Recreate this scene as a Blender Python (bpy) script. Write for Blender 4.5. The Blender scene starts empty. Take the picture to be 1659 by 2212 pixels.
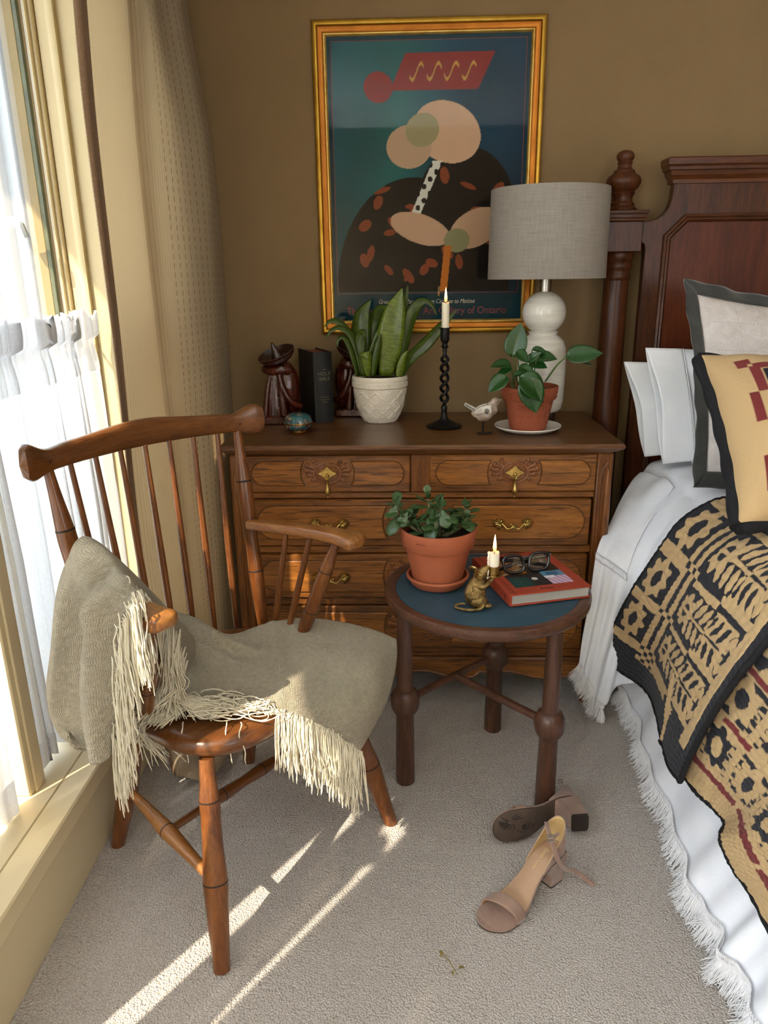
import bpy, math, random
import numpy as np
from mathutils import Vector, Matrix
random.seed(7); RNG = np.random.default_rng(7)
SC = bpy.context.scene; COL = SC.collection
PI = math.pi

# ---------------------------------------------------------------- camera
cam_d = bpy.data.cameras.new('camera'); cam = bpy.data.objects.new('camera', cam_d); COL.objects.link(cam)
cam_d.sensor_fit = 'HORIZONTAL'; cam_d.sensor_width = 36.0; cam_d.lens = 34.72
cam_d.clip_start = 0.05
def cam_matrix(pos, pitch, yaw, roll):
    fw = Vector((-math.sin(yaw)*math.cos(pitch), math.cos(yaw)*math.cos(pitch), -math.sin(pitch)))
    r = fw.cross(Vector((0, 0, 1))).normalized(); u = r.cross(fw)
    c, s = math.cos(roll), math.sin(roll)
    r2 = r*c - u*s; u2 = u*c + r*s
    m = Matrix((r2, u2, -fw)).transposed().to_4x4(); m.translation = pos
    return m
cam.matrix_world = cam_matrix(Vector((0, -2.54, 1.29)), math.radians(17.8), math.radians(2.0), math.radians(0.8))
SC.camera = cam

# ---------------------------------------------------------------- sky, sun, exposure
SC.view_settings.view_transform = 'Standard'; SC.view_settings.look = 'None'
SC.view_settings.gamma = 1.0; SC.view_settings.use_curve_mapping = False
SC.view_settings.exposure = 0.55
world = bpy.data.worlds.new('sky'); SC.world = world; world.use_nodes = True
wn = world.node_tree.nodes; wl = world.node_tree.links
sky = wn.new('ShaderNodeTexSky'); sky.sky_type = 'NISHITA'; sky.sun_disc = False
sky.sun_elevation = math.radians(45); sky.sun_rotation = math.radians(215); sky.air_density = 1.0; sky.dust_density = 1.5
wl.new(sky.outputs['Color'], wn['Background'].inputs['Color']); wn['Background'].inputs['Strength'].default_value = 0.30
sun_d = bpy.data.lights.new('sun', 'SUN'); sun_d.energy = 13.0; sun_d.angle = math.radians(0.55); sun_d.color = (1.0, 0.86, 0.66)
sun = bpy.data.objects.new('sun', sun_d); COL.objects.link(sun)
sun.rotation_euler = Vector((0.406, 0.579, -0.707)).to_track_quat('-Z', 'Y').to_euler()
# daylight through the window bays; the strong unseen near one is added fill
for wy, ww, pw in ((-1.35, 1.9, 28), (-3.95, 1.05, 350)):
    ad = bpy.data.lights.new('window_daylight', 'AREA'); ad.shape = 'RECTANGLE'; ad.size = ww; ad.size_y = 2.1
    ad.energy = pw * ww; ad.color = (0.84, 0.92, 1.0)
    ao = bpy.data.objects.new('window_daylight', ad); COL.objects.link(ao)
    ao.location = (-1.22, wy, 1.28); ao.rotation_euler = (0, -PI/2, 0)

# unseen fill lamp added behind the camera, before the solid front wall
fd = bpy.data.lights.new('front_window_daylight', 'AREA'); fd.shape = 'RECTANGLE'; fd.size = 1.3; fd.size_y = 1.4; fd.energy = 16; fd.color = (0.95, 0.97, 1.0)
fo = bpy.data.objects.new('front_window_daylight', fd); COL.objects.link(fo); fo.location = (1.75, -4.5, 1.5); fo.rotation_euler = (PI/2, 0, 0)

# ---------------------------------------------------------------- helpers
def lin(c):
    return tuple(((x/255)/12.92 if x/255 <= 0.04045 else ((x/255+0.055)/1.055)**2.4) for x in c) + (1.0,)
class Mat:
    """small node-tree builder"""
    def __init__(s, name, rough=0.5, metal=0.0, spec=0.5):
        s.m = bpy.data.materials.new(name); s.m.use_nodes = True
        s.t = s.m.node_tree; s.b = s.t.nodes['Principled BSDF']; s.out = s.t.nodes['Material Output']
        s.b.inputs['Roughness'].default_value = rough; s.b.inputs['Metallic'].default_value = metal
        s.b.inputs['Specular IOR Level'].default_value = spec
    def n(s, kind, **kw):
        x = s.t.nodes.new(kind)
        for k, v in kw.items():
            if k in x.inputs: x.inputs[k].default_value = v
            else: setattr(x, k, v)
        return x
    def l(s, a, b): s.t.links.new(a, b)
    def coords(s, scale=(1, 1, 1), kind='Object', rot=(0, 0, 0)):
        tc = s.n('ShaderNodeTexCoord'); mp = s.n('ShaderNodeMapping')
        mp.inputs['Scale'].default_value = scale; mp.inputs['Rotation'].default_value = rot
        s.l(tc.outputs[kind], mp.inputs['Vector']); return mp.outputs['Vector']
    def noise(s, vec, scale=5, detail=3, rough=0.5, dist=0.0):
        x = s.n('ShaderNodeTexNoise', Scale=scale, Detail=detail, Roughness=rough, Distortion=dist); s.l(vec, x.inputs['Vector']); return x.outputs['Fac']
    def ramp(s, fac, stops):
        x = s.n('ShaderNodeValToRGB'); e = x.color_ramp.elements
        while len(e) < len(stops): e.new(0.5)
        for k, (p, c) in enumerate(stops):
            e[k].position = p; e[k].color = lin(c) if len(c) == 3 else c
        s.l(fac, x.inputs['Fac']); return x.outputs['Color']
    def mix(s, fac, a, b, mode='MIX'):
        x = s.n('ShaderNodeMix', data_type='RGBA', blend_type=mode)
        for sock, v in ((x.inputs[0], fac), (x.inputs[6], a), (x.inputs[7], b)):
            if hasattr(v, 'links'): s.l(v, sock)
            elif isinstance(v, (int, float)): sock.default_value = v
            else: sock.default_value = lin(v)
        return x.outputs[2]
    def math(s, op, a, b=0.0, c=0.0):
        x = s.n('ShaderNodeMath', operation=op)
        for k, v in enumerate((a, b, c)):
            if hasattr(v, 'links'): s.l(v, x.inputs[k])
            else: x.inputs[k].default_value = v
        return x.outputs[0]
    def color(s, c):
        if hasattr(c, 'links'): s.l(c, s.b.inputs['Base Color'])
        else: s.b.inputs['Base Color'].default_value = lin(c)
        return s
    def bump(s, h, strength=0.3, dist=0.002):
        x = s.n('ShaderNodeBump', Strength=strength, Distance=dist); s.l(h, x.inputs['Height']); s.l(x.outputs['Normal'], s.b.inputs['Normal']); s.bn = x.outputs['Normal']; return s
    def set(s, **kw):
        for k, v in kw.items(): s.b.inputs[k.replace('_', ' ')].default_value = v
        return s
    def translucent(s, fac=0.4, color=(255, 255, 255), transp=0.0):
        tr = s.n('ShaderNodeBsdfTranslucent'); tr.inputs['Color'].default_value = lin(color)
        cl = s.b.inputs['Base Color']
        if cl.links: s.l(cl.links[0].from_socket, tr.inputs['Color'])
        mx = s.n('ShaderNodeMixShader', Fac=fac); s.l(s.b.outputs[0], mx.inputs[1]); s.l(tr.outputs[0], mx.inputs[2])
        o = mx.outputs[0]
        if transp:
            tp = s.n('ShaderNodeBsdfTransparent'); m2 = s.n('ShaderNodeMixShader')
            if hasattr(transp, 'links'): s.l(transp, m2.inputs[0])
            else: m2.inputs[0].default_value = transp
            s.l(o, m2.inputs[1]); s.l(tp.outputs[0], m2.inputs[2]); o = m2.outputs[0]
        s.l(o, s.out.inputs['Surface']); return s
def plain(name, c1, c2=None, scale=8, rough=0.5, metal=0.0, bump=0.0, bscale=60, stretch=(1, 1, 1), dist=0.001, spec=0.5, detail=4, **kw):
    M = Mat(name, rough, metal, spec); v = M.coords(stretch)
    if c2 is not None: M.color(M.ramp(M.noise(v, scale, detail, 0.6), [(0.3, c1), (0.7, c2)]))
    else: M.color(c1)
    if bump: M.bump(M.noise(v, bscale, 4, 0.6), bump, dist)
    M.set(**kw); return M.m
def wood(name, dark, mid, light, axis='X', scale=9, rough=0.38, coat=0.3, pores=0.35, ring=1.0, spec=0.4):
    M = Mat(name, rough, 0, spec)
    st = {'X': (0.12, 1, 1), 'Y': (1, 0.12, 1), 'Z': (1, 1, 0.12)}[axis]
    v = M.coords(st)
    a = M.noise(v, scale, 5, 0.62, 1.4*ring)
    fine = M.noise(v, scale*14, 3, 0.7, 0.3)
    st2 = {'X': (0.05, 1, 1), 'Y': (1, 0.05, 1), 'Z': (1, 1, 0.05)}[axis]
    v2 = M.coords(st2); por = M.noise(v2, 210, 2, 0.6)
    c = M.ramp(a, [(0.28, dark), (0.48, mid), (0.7, light)])
    c = M.mix(0.35, c, M.ramp(fine, [(0.35, dark), (0.65, light)]))
    pm = M.ramp(por, [(0.34, (0, 0, 0)), (0.44, (255, 255, 255))])
    c = M.mix(pores, c, M.mix(1.0, c, pm, 'MULTIPLY'))
    M.color(c); M.bump(por, 0.12, 0.001); M.set(Coat_Weight=coat, Coat_Roughness=0.22); return M.m

class MB:
    """collects geometry for ONE mesh"""
    def __init__(s): s.V = []; s.F = []; s.n = 0; s.uv = []; s.col = []
    def add(s, v, f):
        v = np.asarray(v, float).reshape(-1, 3); s.V.append(v)
        s.F += [tuple(int(i)+s.n for i in q) for q in f]; s.n += len(v); return s
    def merge(s, o, M=None):
        v = o.verts()
        if M is not None: v = v @ np.array(M.to_3x3()).T + np.array(M.translation)
        return s.add(v, o.F)
    def verts(s): return np.concatenate(s.V) if s.V else np.zeros((0, 3))
    def xf(s, M):
        a = np.array(M.to_3x3()); t = np.array(M.translation); s.V = [v @ a.T + t for v in s.V]; return s
    def move(s, d): s.V = [v + np.asarray(d, float) for v in s.V]; return s
    def box(s, c, size, bevel=0.0, rot=None, seg=1):
        bm = bmesh.new(); bmesh.ops.create_cube(bm, size=1.0)
        for v in bm.verts: v.co = Vector((v.co.x*size[0], v.co.y*size[1], v.co.z*size[2]))
        if bevel: bmesh.ops.bevel(bm, geom=bm.edges[:], offset=min(bevel, min(size)*0.49), segments=seg, affect='EDGES', profile=0.6)
        bm.verts.index_update()
        V = np.array([v.co[:] for v in bm.verts]); F = [[v.index for v in f.verts] for f in bm.faces]; bm.free()
        if rot is not None: V = V @ np.array(rot.to_3x3() if hasattr(rot, 'to_3x3') else rot).T
        return s.add(V + np.asarray(c, float), F)
    def span(s, a, b, bevel=0.0, seg=1):
        a = np.asarray(a, float); b = np.asarray(b, float); return s.box((a+b)/2, np.abs(b-a), bevel, None, seg)
    def grid(s, P, closed_u=False, closed_v=False, flip=False):
        P = np.asarray(P, float); m, n = P.shape[:2]; F = []
        for i in range(m if closed_u else m-1):
            i2 = (i+1) % m
            for j in range(n if closed_v else n-1):
                j2 = (j+1) % n; q = (i*n+j, i2*n+j, i2*n+j2, i*n+j2); F.append(q[::-1] if flip else q)
        return s.add(P.reshape(-1, 3), F)
    def sheet(s, P, th=0.002):
        """cloth with thickness: two skins and a closed rim"""
        P = np.asarray(P, float); N = normals(P); A = P + N*th/2; B = P - N*th/2; m, n = P.shape[:2]; b = s.n
        s.grid(A); s.grid(B, flip=True); o = b + m*n
        rim = [(i, 0) for i in range(m)] + [(m-1, j) for j in range(1, n)] + [(i, n-1) for i in range(m-2, -1, -1)] + [(0, j) for j in range(n-2, 0, -1)]
        ids = [i*n+j for i, j in rim]
        for k in range(len(ids)):
            a, c = ids[k], ids[(k+1) % len(ids)]; s.F.append((b+c, b+a, o+a, o+c))
        return s
    def lathe(s, prof, n=28, M=None):
        a = np.linspace(0, 2*PI, n, endpoint=False); P = []
        for r, z in prof: P.append(np.stack([max(r, 1e-5)*np.cos(a), max(r, 1e-5)*np.sin(a), np.full(n, z)], 1))
        P = np.array(P)
        if M is not None: P = P @ np.array(M.to_3x3()).T + np.array(M.translation)
        return s.grid(P, closed_v=True, flip=True)
    def tube(s, pts, r, n=8, caps=True, flat=1.0, up=None):
        pts = np.asarray(pts, float); m = len(pts); r = np.broadcast_to(np.asarray(r, float), (m,))
        T = np.gradient(pts, axis=0); T /= np.linalg.norm(T, axis=1)[:, None] + 1e-12
        ref = np.array(up if up is not None else ((0, 0, 1) if abs(T[0][2]) < 0.9 else (1, 0, 0)), float)
        u = ref - T[0]*(ref @ T[0]); u /= np.linalg.norm(u); P = []; a = np.linspace(0, 2*PI, n, endpoint=False)
        for k in range(m):
            u = u - T[k]*(u @ T[k]); u /= np.linalg.norm(u) + 1e-12; w = np.cross(T[k], u)
            P.append(pts[k] + r[k]*(np.outer(np.cos(a), w) + flat*np.outer(np.sin(a), u)))
        b = s.n; s.grid(np.array(P), closed_v=True)
        if caps: s.F.append(tuple(b+i for i in range(n))[::-1]); s.F.append(tuple(b+(m-1)*n+i for i in range(n)))
        return s
    def ell(s, c, r, R=None, n=16, m=10):
        th = np.linspace(0, PI, m+1); prof = [(math.sin(t), -math.cos(t)) for t in th]; t = MB().lathe(prof, n)
        v = t.verts()*np.asarray(r, float)
        if R is not None: v = v @ np.array(R.to_3x3() if hasattr(R, 'to_3x3') else R).T
        return s.add(v + np.asarray(c, float), t.F)
    def prism(s, out, d, bevel=0.0, fr=None, back=True):
        """2-D outline (counter-clockwise) raised by d; fr = (origin, ex, ey, ez)"""
        o = np.asarray(out, float); n = len(o); L = [(o, 0.0), (o, d-bevel)]
        if bevel: L.append((inset(o, bevel), d))
        org, ex, ey, ez = [np.asarray(q, float) for q in (fr or ((0, 0, 0), (1, 0, 0), (0, 1, 0), (0, 0, 1)))]
        V = np.concatenate([org + np.outer(p[:, 0], ex) + np.outer(p[:, 1], ey) + z*ez for p, z in L]); F = []
        for k in range(len(L)-1):
            for i in range(n): j = (i+1) % n; F.append((k*n+i, k*n+j, (k+1)*n+j, (k+1)*n+i))
        F.append(tuple((len(L)-1)*n+i for i in range(n)))
        if back: F.append(tuple(range(n))[::-1])
        return s.add(V, F)
    def sweep(s, prof, path, closed=False, up=(0, 0, 1), caps=True):
        """profile (a, b) carried along a path with mitred corners: a sideways (right of travel), b along up"""
        path = np.asarray(path, float); m = len(path); up = np.asarray(up, float); P = []
        for k in range(m):
            d1 = path[k]-path[k-1] if (k > 0 or closed) else path[1]-path[0]
            d2 = path[(k+1) % m]-path[k] if (k < m-1 or closed) else path[k]-path[k-1]
            d1 = d1/np.linalg.norm(d1); d2 = d2/np.linalg.norm(d2)
            s1 = np.cross(d1, up); s2 = np.cross(d2, up); b = s1+s2; b /= np.linalg.norm(b)
            sc = 1/max(0.25, (b @ s1)); P.append([path[k] + b*sc*a + up*h for a, h in prof])
        b0 = s.n; q = len(prof); s.grid(np.array(P), closed_u=closed, closed_v=True)
        if caps and not closed: s.F.append(tuple(b0+i for i in range(q))); s.F.append(tuple(b0+(m-1)*q+i for i in range(q))[::-1])
        return s
import bmesh
def inset(o, d):
    a = o - np.roll(o, 1, 0); b = np.roll(o, -1, 0) - o
    na = np.stack([-a[:, 1], a[:, 0]], 1); nb = np.stack([-b[:, 1], b[:, 0]], 1)
    na /= np.linalg.norm(na, axis=1)[:, None]+1e-12; nb /= np.linalg.norm(nb, axis=1)[:, None]+1e-12
    h = na+nb; h /= np.linalg.norm(h, axis=1)[:, None]+1e-12
    return o + h*d/np.maximum(0.5, (h*na).sum(1))[:, None]
def normals(P):
    du = np.gradient(P, axis=0); dv = np.gradient(P, axis=1); N = np.cross(du, dv); return N/(np.linalg.norm(N, axis=2)[..., None]+1e-12)
def cr(p, t):
    """Catmull-Rom through the rows of p (any trailing shape) at t in [0,1]"""
    p = np.asarray(p, float); n = len(p); x = np.clip(np.asarray(t)*(n-1), 0, n-1-1e-9); i = x.astype(int); f = x-i
    e = np.concatenate([[2*p[0]-p[1]], p, [2*p[-1]-p[-2]]]); f = f.reshape((-1,)+(1,)*(p.ndim-1))
    a, b, c, d = e[i], e[i+1], e[i+2], e[i+3]
    return 0.5*(2*b + (c-a)*f + (2*a-5*b+4*c-d)*f**2 + (3*b-a-3*c+d)*f**3)
def spl(p, n): return cr(p, np.linspace(0, 1, n))
def surf(ctrl, nu, nv):
    a = cr(np.asarray(ctrl, float), np.linspace(0, 1, nu)); return np.swapaxes(cr(np.swapaxes(a, 0, 1), np.linspace(0, 1, nv)), 0, 1)
def wob(shape, n=6, amp=1.0, seed=0, fu=(1, 5), fv=(1, 5)):
    """smooth random field on a grid"""
    r = np.random.default_rng(seed); u = np.linspace(0, 1, shape[0])[:, None]; v = np.linspace(0, 1, shape[1])[None]; o = np.zeros(shape)
    for _ in range(n): o += r.normal()*np.sin(2*PI*(r.uniform(*fu)*u + r.uniform(-1, 1)*r.uniform(*fv)*v) + r.uniform(0, 6.3))
    return amp*o/math.sqrt(n)
def obj(name, mb, mat, parent=None, world=False, smooth=38, color=None):
    me = bpy.data.meshes.new(name)
    if isinstance(mb, MB):
        V = mb.verts()
        if world and parent is not None:
            q = parent
            while q.parent is not None: q = q.parent
            V = V - np.array(q.location)
        me.from_pydata(V.tolist(), [], mb.F)
        if mb.uv:
            uv = np.concatenate(mb.uv); l = me.uv_layers.new(name='UVMap'); idx = np.empty(len(me.loops), int); me.loops.foreach_get('vertex_index', idx)
            l.data.foreach_set('uv', uv[idx].ravel())
        if mb.col:
            c = np.concatenate(mb.col); ca = me.color_attributes.new('Col', 'FLOAT_COLOR', 'POINT'); ca.data.foreach_set('color', np.concatenate([c, np.ones((len(c), 1))], 1).ravel())
    else: me = mb
    if smooth:
        me.polygons.foreach_set('use_smooth', [True]*len(me.polygons))
        if smooth < 180: me.set_sharp_from_angle(angle=math.radians(smooth))
    me.update()
    if mat is not None: me.materials.append(mat)
    o = bpy.data.objects.new(name, me); COL.objects.link(o)
    if parent is not None: o.parent = parent
    return o
def thing(name, label, cat, loc=(0, 0, 0), rotz=0.0, group=None):
    o = bpy.data.objects.new(name, None); COL.objects.link(o); o.location = loc; o.rotation_euler = (0, 0, rotz); o.empty_display_size = 0.05
    o['label'] = label; o['category'] = cat
    if group: o['group'] = group
    return o
def tag(o, label, cat, group=None):
    o['label'] = label; o['category'] = cat
    if group: o['group'] = group
    return o
def struct(o): o['kind'] = 'structure'; return o
def remesh(mb, voxel, smooth=6):
    me = bpy.data.meshes.new('tmp'); me.from_pydata(mb.verts().tolist(), [], mb.F); o = bpy.data.objects.new('tmp', me); COL.objects.link(o)
    a = o.modifiers.new('r', 'REMESH'); a.mode = 'VOXEL'; a.voxel_size = voxel
    b = o.modifiers.new('s', 'SMOOTH'); b.iterations = smooth; b.factor = 0.5
    dg = bpy.context.evaluated_depsgraph_get(); r = bpy.data.meshes.new_from_object(o.evaluated_get(dg))
    bpy.data.objects.remove(o); return r
def text(body, size, mat, parent, loc, rot, name='lettering', shear=0.0, ext=0.0003, sx=1.0, align='CENTER', space=1.0):
    cu = bpy.data.curves.new('t', 'FONT'); cu.body = body; cu.size = size; cu.extrude = ext; cu.shear = shear; cu.align_x = align; cu.align_y = 'CENTER'; cu.space_character = space
    o = bpy.data.objects.new('t', cu); COL.objects.link(o); dg = bpy.context.evaluated_depsgraph_get(); dg.update()
    me = bpy.data.meshes.new_from_object(o.evaluated_get(dg)); bpy.data.objects.remove(o); me.transform(Matrix.Diagonal((sx, 1, 1, 1)))
    r = obj(name, me, mat, parent, smooth=0); r.location = loc; r.rotation_euler = rot; return r
def rot_to(d, up=(0, 0, 1)):
    d = Vector(d).normalized(); x = Vector(up).cross(d)
    if x.length < 1e-5: x = Vector((1, 0, 0))
    x.normalize(); y = d.cross(x); return Matrix((x, y, d)).transposed()
def M4(loc, R=None): m = (R.to_4x4() if R is not None else Matrix.Identity(4)); m.translation = Vector(loc); return m

# ---------------------------------------------------------------- materials of the room
M = Mat('carpet_pile', 0.95, 0, 0.1); v = M.coords((1, 1, 1))
vo = M.n('ShaderNodeTexVoronoi', Scale=250.0, Randomness=1.0); nz = M.n('ShaderNodeTexNoise', Scale=70.0, Detail=3.0); M.l(v, nz.inputs['Vector'])
wv = M.n('ShaderNodeMix', data_type='VECTOR'); wv.inputs[0].default_value = 0.004; M.l(v, wv.inputs[4]); M.l(nz.outputs['Color'], wv.inputs[5]); M.l(wv.outputs[1], vo.inputs['Vector'])
big = M.noise(v, 3.0, 4, 0.6); mid = M.noise(v, 110, 4, 0.7)
c = M.ramp(mid, [(0.3, (182, 173, 165)), (0.7, (212, 205, 198))])
c = M.mix(0.25, c, M.ramp(big, [(0.35, (168, 159, 151)), (0.65, (216, 210, 203))]))
c = M.mix(0.5, c, M.ramp(vo.outputs['Distance'], [(0.1, (218, 211, 204)), (0.75, (150, 141, 134))]))
M.color(c); M.set(Sheen_Weight=0.3, Sheen_Roughness=0.6)
M.bump(M.math('ADD', M.math('MULTIPLY', vo.outputs['Distance'], -1.0), M.math('MULTIPLY', mid, 0.9)), 0.85, 0.005); CARPET = M.m
WALL = plain('tan_wall_paint', (127, 104, 71), (135, 111, 77), 3, 0.75, bump=0.06, bscale=220, spec=0.3)
CREAM = plain('cream_gloss_paint', (214, 197, 158), (220, 205, 168), 5, 0.38, bump=0.04, bscale=80, stretch=(1, 0.15, 1))
JAMB = plain('cream_jamb_paint', (184, 164, 120), (191, 172, 130), 5, 0.45)  # same cream trim paint, darkened to offset strong window light on the jamb
CEIL = plain('white_ceiling_paint', (232, 228, 218), (238, 234, 226), 4, 0.9)
TANEXT = plain('tan_exterior_paint', (134, 114, 74), (142, 122, 82), 6, 0.6)
WHITEEXT = plain('white_sash_paint', (150, 156, 162), (160, 166, 171), 6, 0.4)
GASKET = plain('dark_green_gasket', (70, 74, 52), (92, 94, 66), 20, 0.5)
M = Mat('window_glass', 0.02); tp = M.n('ShaderNodeBsdfTransparent'); gl = M.n('ShaderNodeBsdfGlossy', Roughness=0.02); mx = M.n('ShaderNodeMixShader'); mx.inputs[0].default_value = 0.05; M.l(tp.outputs[0], mx.inputs[1]); M.l(gl.outputs[0], mx.inputs[2]); M.l(mx.outputs[0], M.out.inputs['Surface']); GLASS = M.m
M = Mat('insect_screen', 0.7); M.color((84, 78, 60)); M.translucent(0.3, transp=0.76); SCREEN = M.m

# ---------------------------------------------------------------- shell: left wall at x=-0.73, back wall at y=0
X0, XR, YF, ZC = -0.73, 3.1, -4.6, 2.5
P = np.stack(np.meshgrid(np.linspace(X0-0.02, XR, 40), np.linspace(YF, 0.0, 50), indexing='ij') + [np.zeros((40, 50))], 2)
f = obj('floor', MB().grid(P), CARPET); struct(f); tag(f, 'pale greige cut-pile carpet', 'floor')
struct(obj('ceiling', MB().span((X0-0.5, YF, ZC), (XR, 0.12, ZC+0.1)), CEIL))
struct(obj('wall_back', MB().span((X0-0.5, 0, -0.05), (XR+0.1, 0.12, ZC)), WALL))
struct(obj('wall_right', MB().span((XR, YF, -0.05), (XR+0.1, 0, ZC)), WALL))
struct(obj('wall_front', MB().span((X0-0.5, YF-0.1, -0.05), (XR+0.1, YF, ZC)), WALL))
b = MB().span((X0-0.30, -0.40, 0), (X0, 0, ZC), 0).span((X0-0.30, YF, 2.32), (X0, -0.40, ZC)).span((X0-0.30, YF, -0.3), (X0-0.004, -0.40, 0.17))
struct(obj('wall_left', b, WALL))
# low cream kneewall board, nosing and stool under the window
b = MB().span((X0-0.02, YF, 0.0), (X0+0.002, -0.40, 0.165), 0.002)
struct(obj('baseboard_left', b, CREAM))
b = MB(); b.sweep([(0, 0), (0.004, -0.02), (0.006, -0.03), (-0.058, -0.03), (-0.058, 0.006), (-0.004, 0.006), (0, 0.002)], [(X0, YF, 0.195), (X0, -0.40, 0.195)])
struct(obj('trim_1', b, CREAM))
b = MB().span((X0-0.23, YF, 0.165), (X0-0.0605, -0.40, 0.2005), 0.003)
struct(obj('trim_2', b, CREAM))
struct(obj('baseboard_back', MB().span((X0, -0.014, 0), (XR, 0, 0.10), 0.004), CREAM))
# right jamb: board, stop bead, inner trims
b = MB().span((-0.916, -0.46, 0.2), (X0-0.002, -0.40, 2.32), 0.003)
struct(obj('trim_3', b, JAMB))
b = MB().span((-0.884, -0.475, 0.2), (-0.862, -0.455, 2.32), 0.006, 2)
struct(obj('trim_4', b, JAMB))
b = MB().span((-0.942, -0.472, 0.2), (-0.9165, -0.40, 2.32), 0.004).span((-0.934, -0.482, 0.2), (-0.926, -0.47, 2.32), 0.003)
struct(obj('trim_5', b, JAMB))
# window bays with posts, sashes, panes, screens
posts = [-1.165, -1.925, -2.68, -3.44, -4.2]
for y in posts:
    b = MB().span((-0.955, y-0.034, 0.2), (-0.835, y+0.034, 2.32), 0.004).span((-0.836, y-0.018, 0.2), (-0.829, y+0.018, 2.32), 0.003)
    struct(obj('trim_%d' % (6+posts.index(y)), b, CREAM))
ys = [-0.475] + posts
for k in range(5):
    a, b_ = ys[k]-(0.0 if k == 0 else 0.034), ys[k+1]+0.034
    fr = MB()
    z0, z1, x0, x1 = 0.2, 2.32, -1.075, -1.03
    for (p, q) in (((x0, b_, z0), (x1, b_+0.05, z1)), ((x0, a-0.05, z0), (x1, a, z1)), ((x0, b_+0.05, z0), (x1, a-0.05, z0+0.07)), ((x0, b_+0.05, z1-0.07), (x1, a-0.05, z1))):
        fr.span(p, q, 0.004)
    w = obj('window_%d' % (k+1), fr, TANEXT); struct(w)
    st = MB().span((-1.029, a-0.022, z0), (-0.998, a-0.001, z1), 0.003).span((-1.029, b_+0.001, z0), (-0.998, b_+0.022, z1), 0.003)
    obj('sash_stile', st, WHITEEXT, w)
    fr2 = MB().span((-0.997, a-0.012, z0), (-0.957, a-0.001, z1), 0.002).span((-0.997, b_+0.001, z0), (-0.957, b_+0.012, z1), 0.002)
    obj('screen_frame', fr2, TANEXT, w)
    obj('gasket', MB().span((-0.956, a-0.016, z0), (-0.9435, a-0.001, z1), 0.002).span((-0.956, b_+0.001, z0), (-0.9435, b_+0.016, z1), 0.002), GASKET, w)
    obj('pane', MB().span((-1.056, b_+0.049, z0+0.069), (-1.050, a-0.049, z1-0.069)), GLASS, w, smooth=0)
    obj('screen_mesh', MB().span((-0.9805, b_+0.0115, z0), (-0.9795, a-0.0115, z1)), SCREEN, w, smooth=0)
# crank lever of the casement seen at the left edge
lv = MB().tube([(-1.02, -0.56, 1.425), (-1.0, -0.56, 1.43), (-0.985, -0.555, 1.42), (-0.98, -0.55, 1.39)], 0.012, 8)
obj('sash_lock', lv, WHITEEXT, bpy.data.objects['window_1'])

# ---------------------------------------------------------------- outdoors: eave, lawn, trees
EAVE = plain('painted_soffit', (190, 178, 150), (205, 194, 168), 4, 0.7)
def ez(y): return 2.565 - 0.168*(y+1.5)
b = MB(); P = [[(-0.95, y, ez(y)+0.02), (-1.60, y, ez(y)), (-1.60, y, ez(y)+0.14), (-0.95, y, ez(y)+0.42)] for y in (1.5, -5.6)]
b.grid(np.array(P), closed_v=True); b.F += [(0, 1, 2, 3), (7, 6, 5, 4)]
struct(obj('trim_12', b, EAVE, smooth=0))
LAWN = plain('lawn_grass', (70, 92, 40), (104, 122, 62), 30, 0.9)
g = obj('lawn', MB().grid(np.array([[(-14, -9, -0.35), (-1.05, -9, -0.35)], [(-14, 16, -0.35), (-1.05, 16, -0.35)]])), LAWN); g['kind'] = 'structure'
BARK = plain('bark', (70, 56, 42), (96, 80, 60), 20, 0.9, bump=0.5)
LEAFT = plain('sunlit_leaves', (48, 70, 30), (84, 106, 50), 14, 0.6)
def tree(loc, h, r, label, seed):
    t = thing('garden_tree', label, 'tree', loc, 0, 'trees beyond the window')
    obj('trunk', MB().tube([(0, 0, 0), (0.05, 0.02, h*0.35), (0, 0.05, h*0.7)], [0.12, 0.09, 0.04], 8), BARK, t)
    rr = np.random.default_rng(seed); n = 5200; d = rr.normal(size=(n, 3)); d /= np.linalg.norm(d, axis=1)[:, None]
    c = d*(rr.uniform(0.35, 1, (n, 1))**0.5)*np.array([r, r, h*0.42])*(1+0.25*np.sin(4*d[:, :1]+3*d[:, 2:3])) + np.array([0, 0, h*0.55])
    a = rr.normal(size=(n, 3)); a /= np.linalg.norm(a, axis=1)[:, None]; q = np.cross(a, rr.normal(size=(n, 3))); q /= np.linalg.norm(q, axis=1)[:, None]
    L = 0.09; V = np.stack([c-a*L, c+q*L*0.45, c+a*L, c-q*L*0.45], 1).reshape(-1, 3)
    o = obj('foliage', MB().add(V, [(4*k, 4*k+1, 4*k+2, 4*k+3) for k in range(n)]), LEAFT, t, smooth=0); o['kind'] = 'stuff'
tree((-4.6, 6.2, -0.35), 3.2, 1.5, 'leafy garden tree seen through the window, right of its neighbours', 1)
tree((-8.0, 4.4, -0.35), 3.6, 1.7, 'leafy garden tree beyond the glass at the left picture edge', 2)

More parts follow.
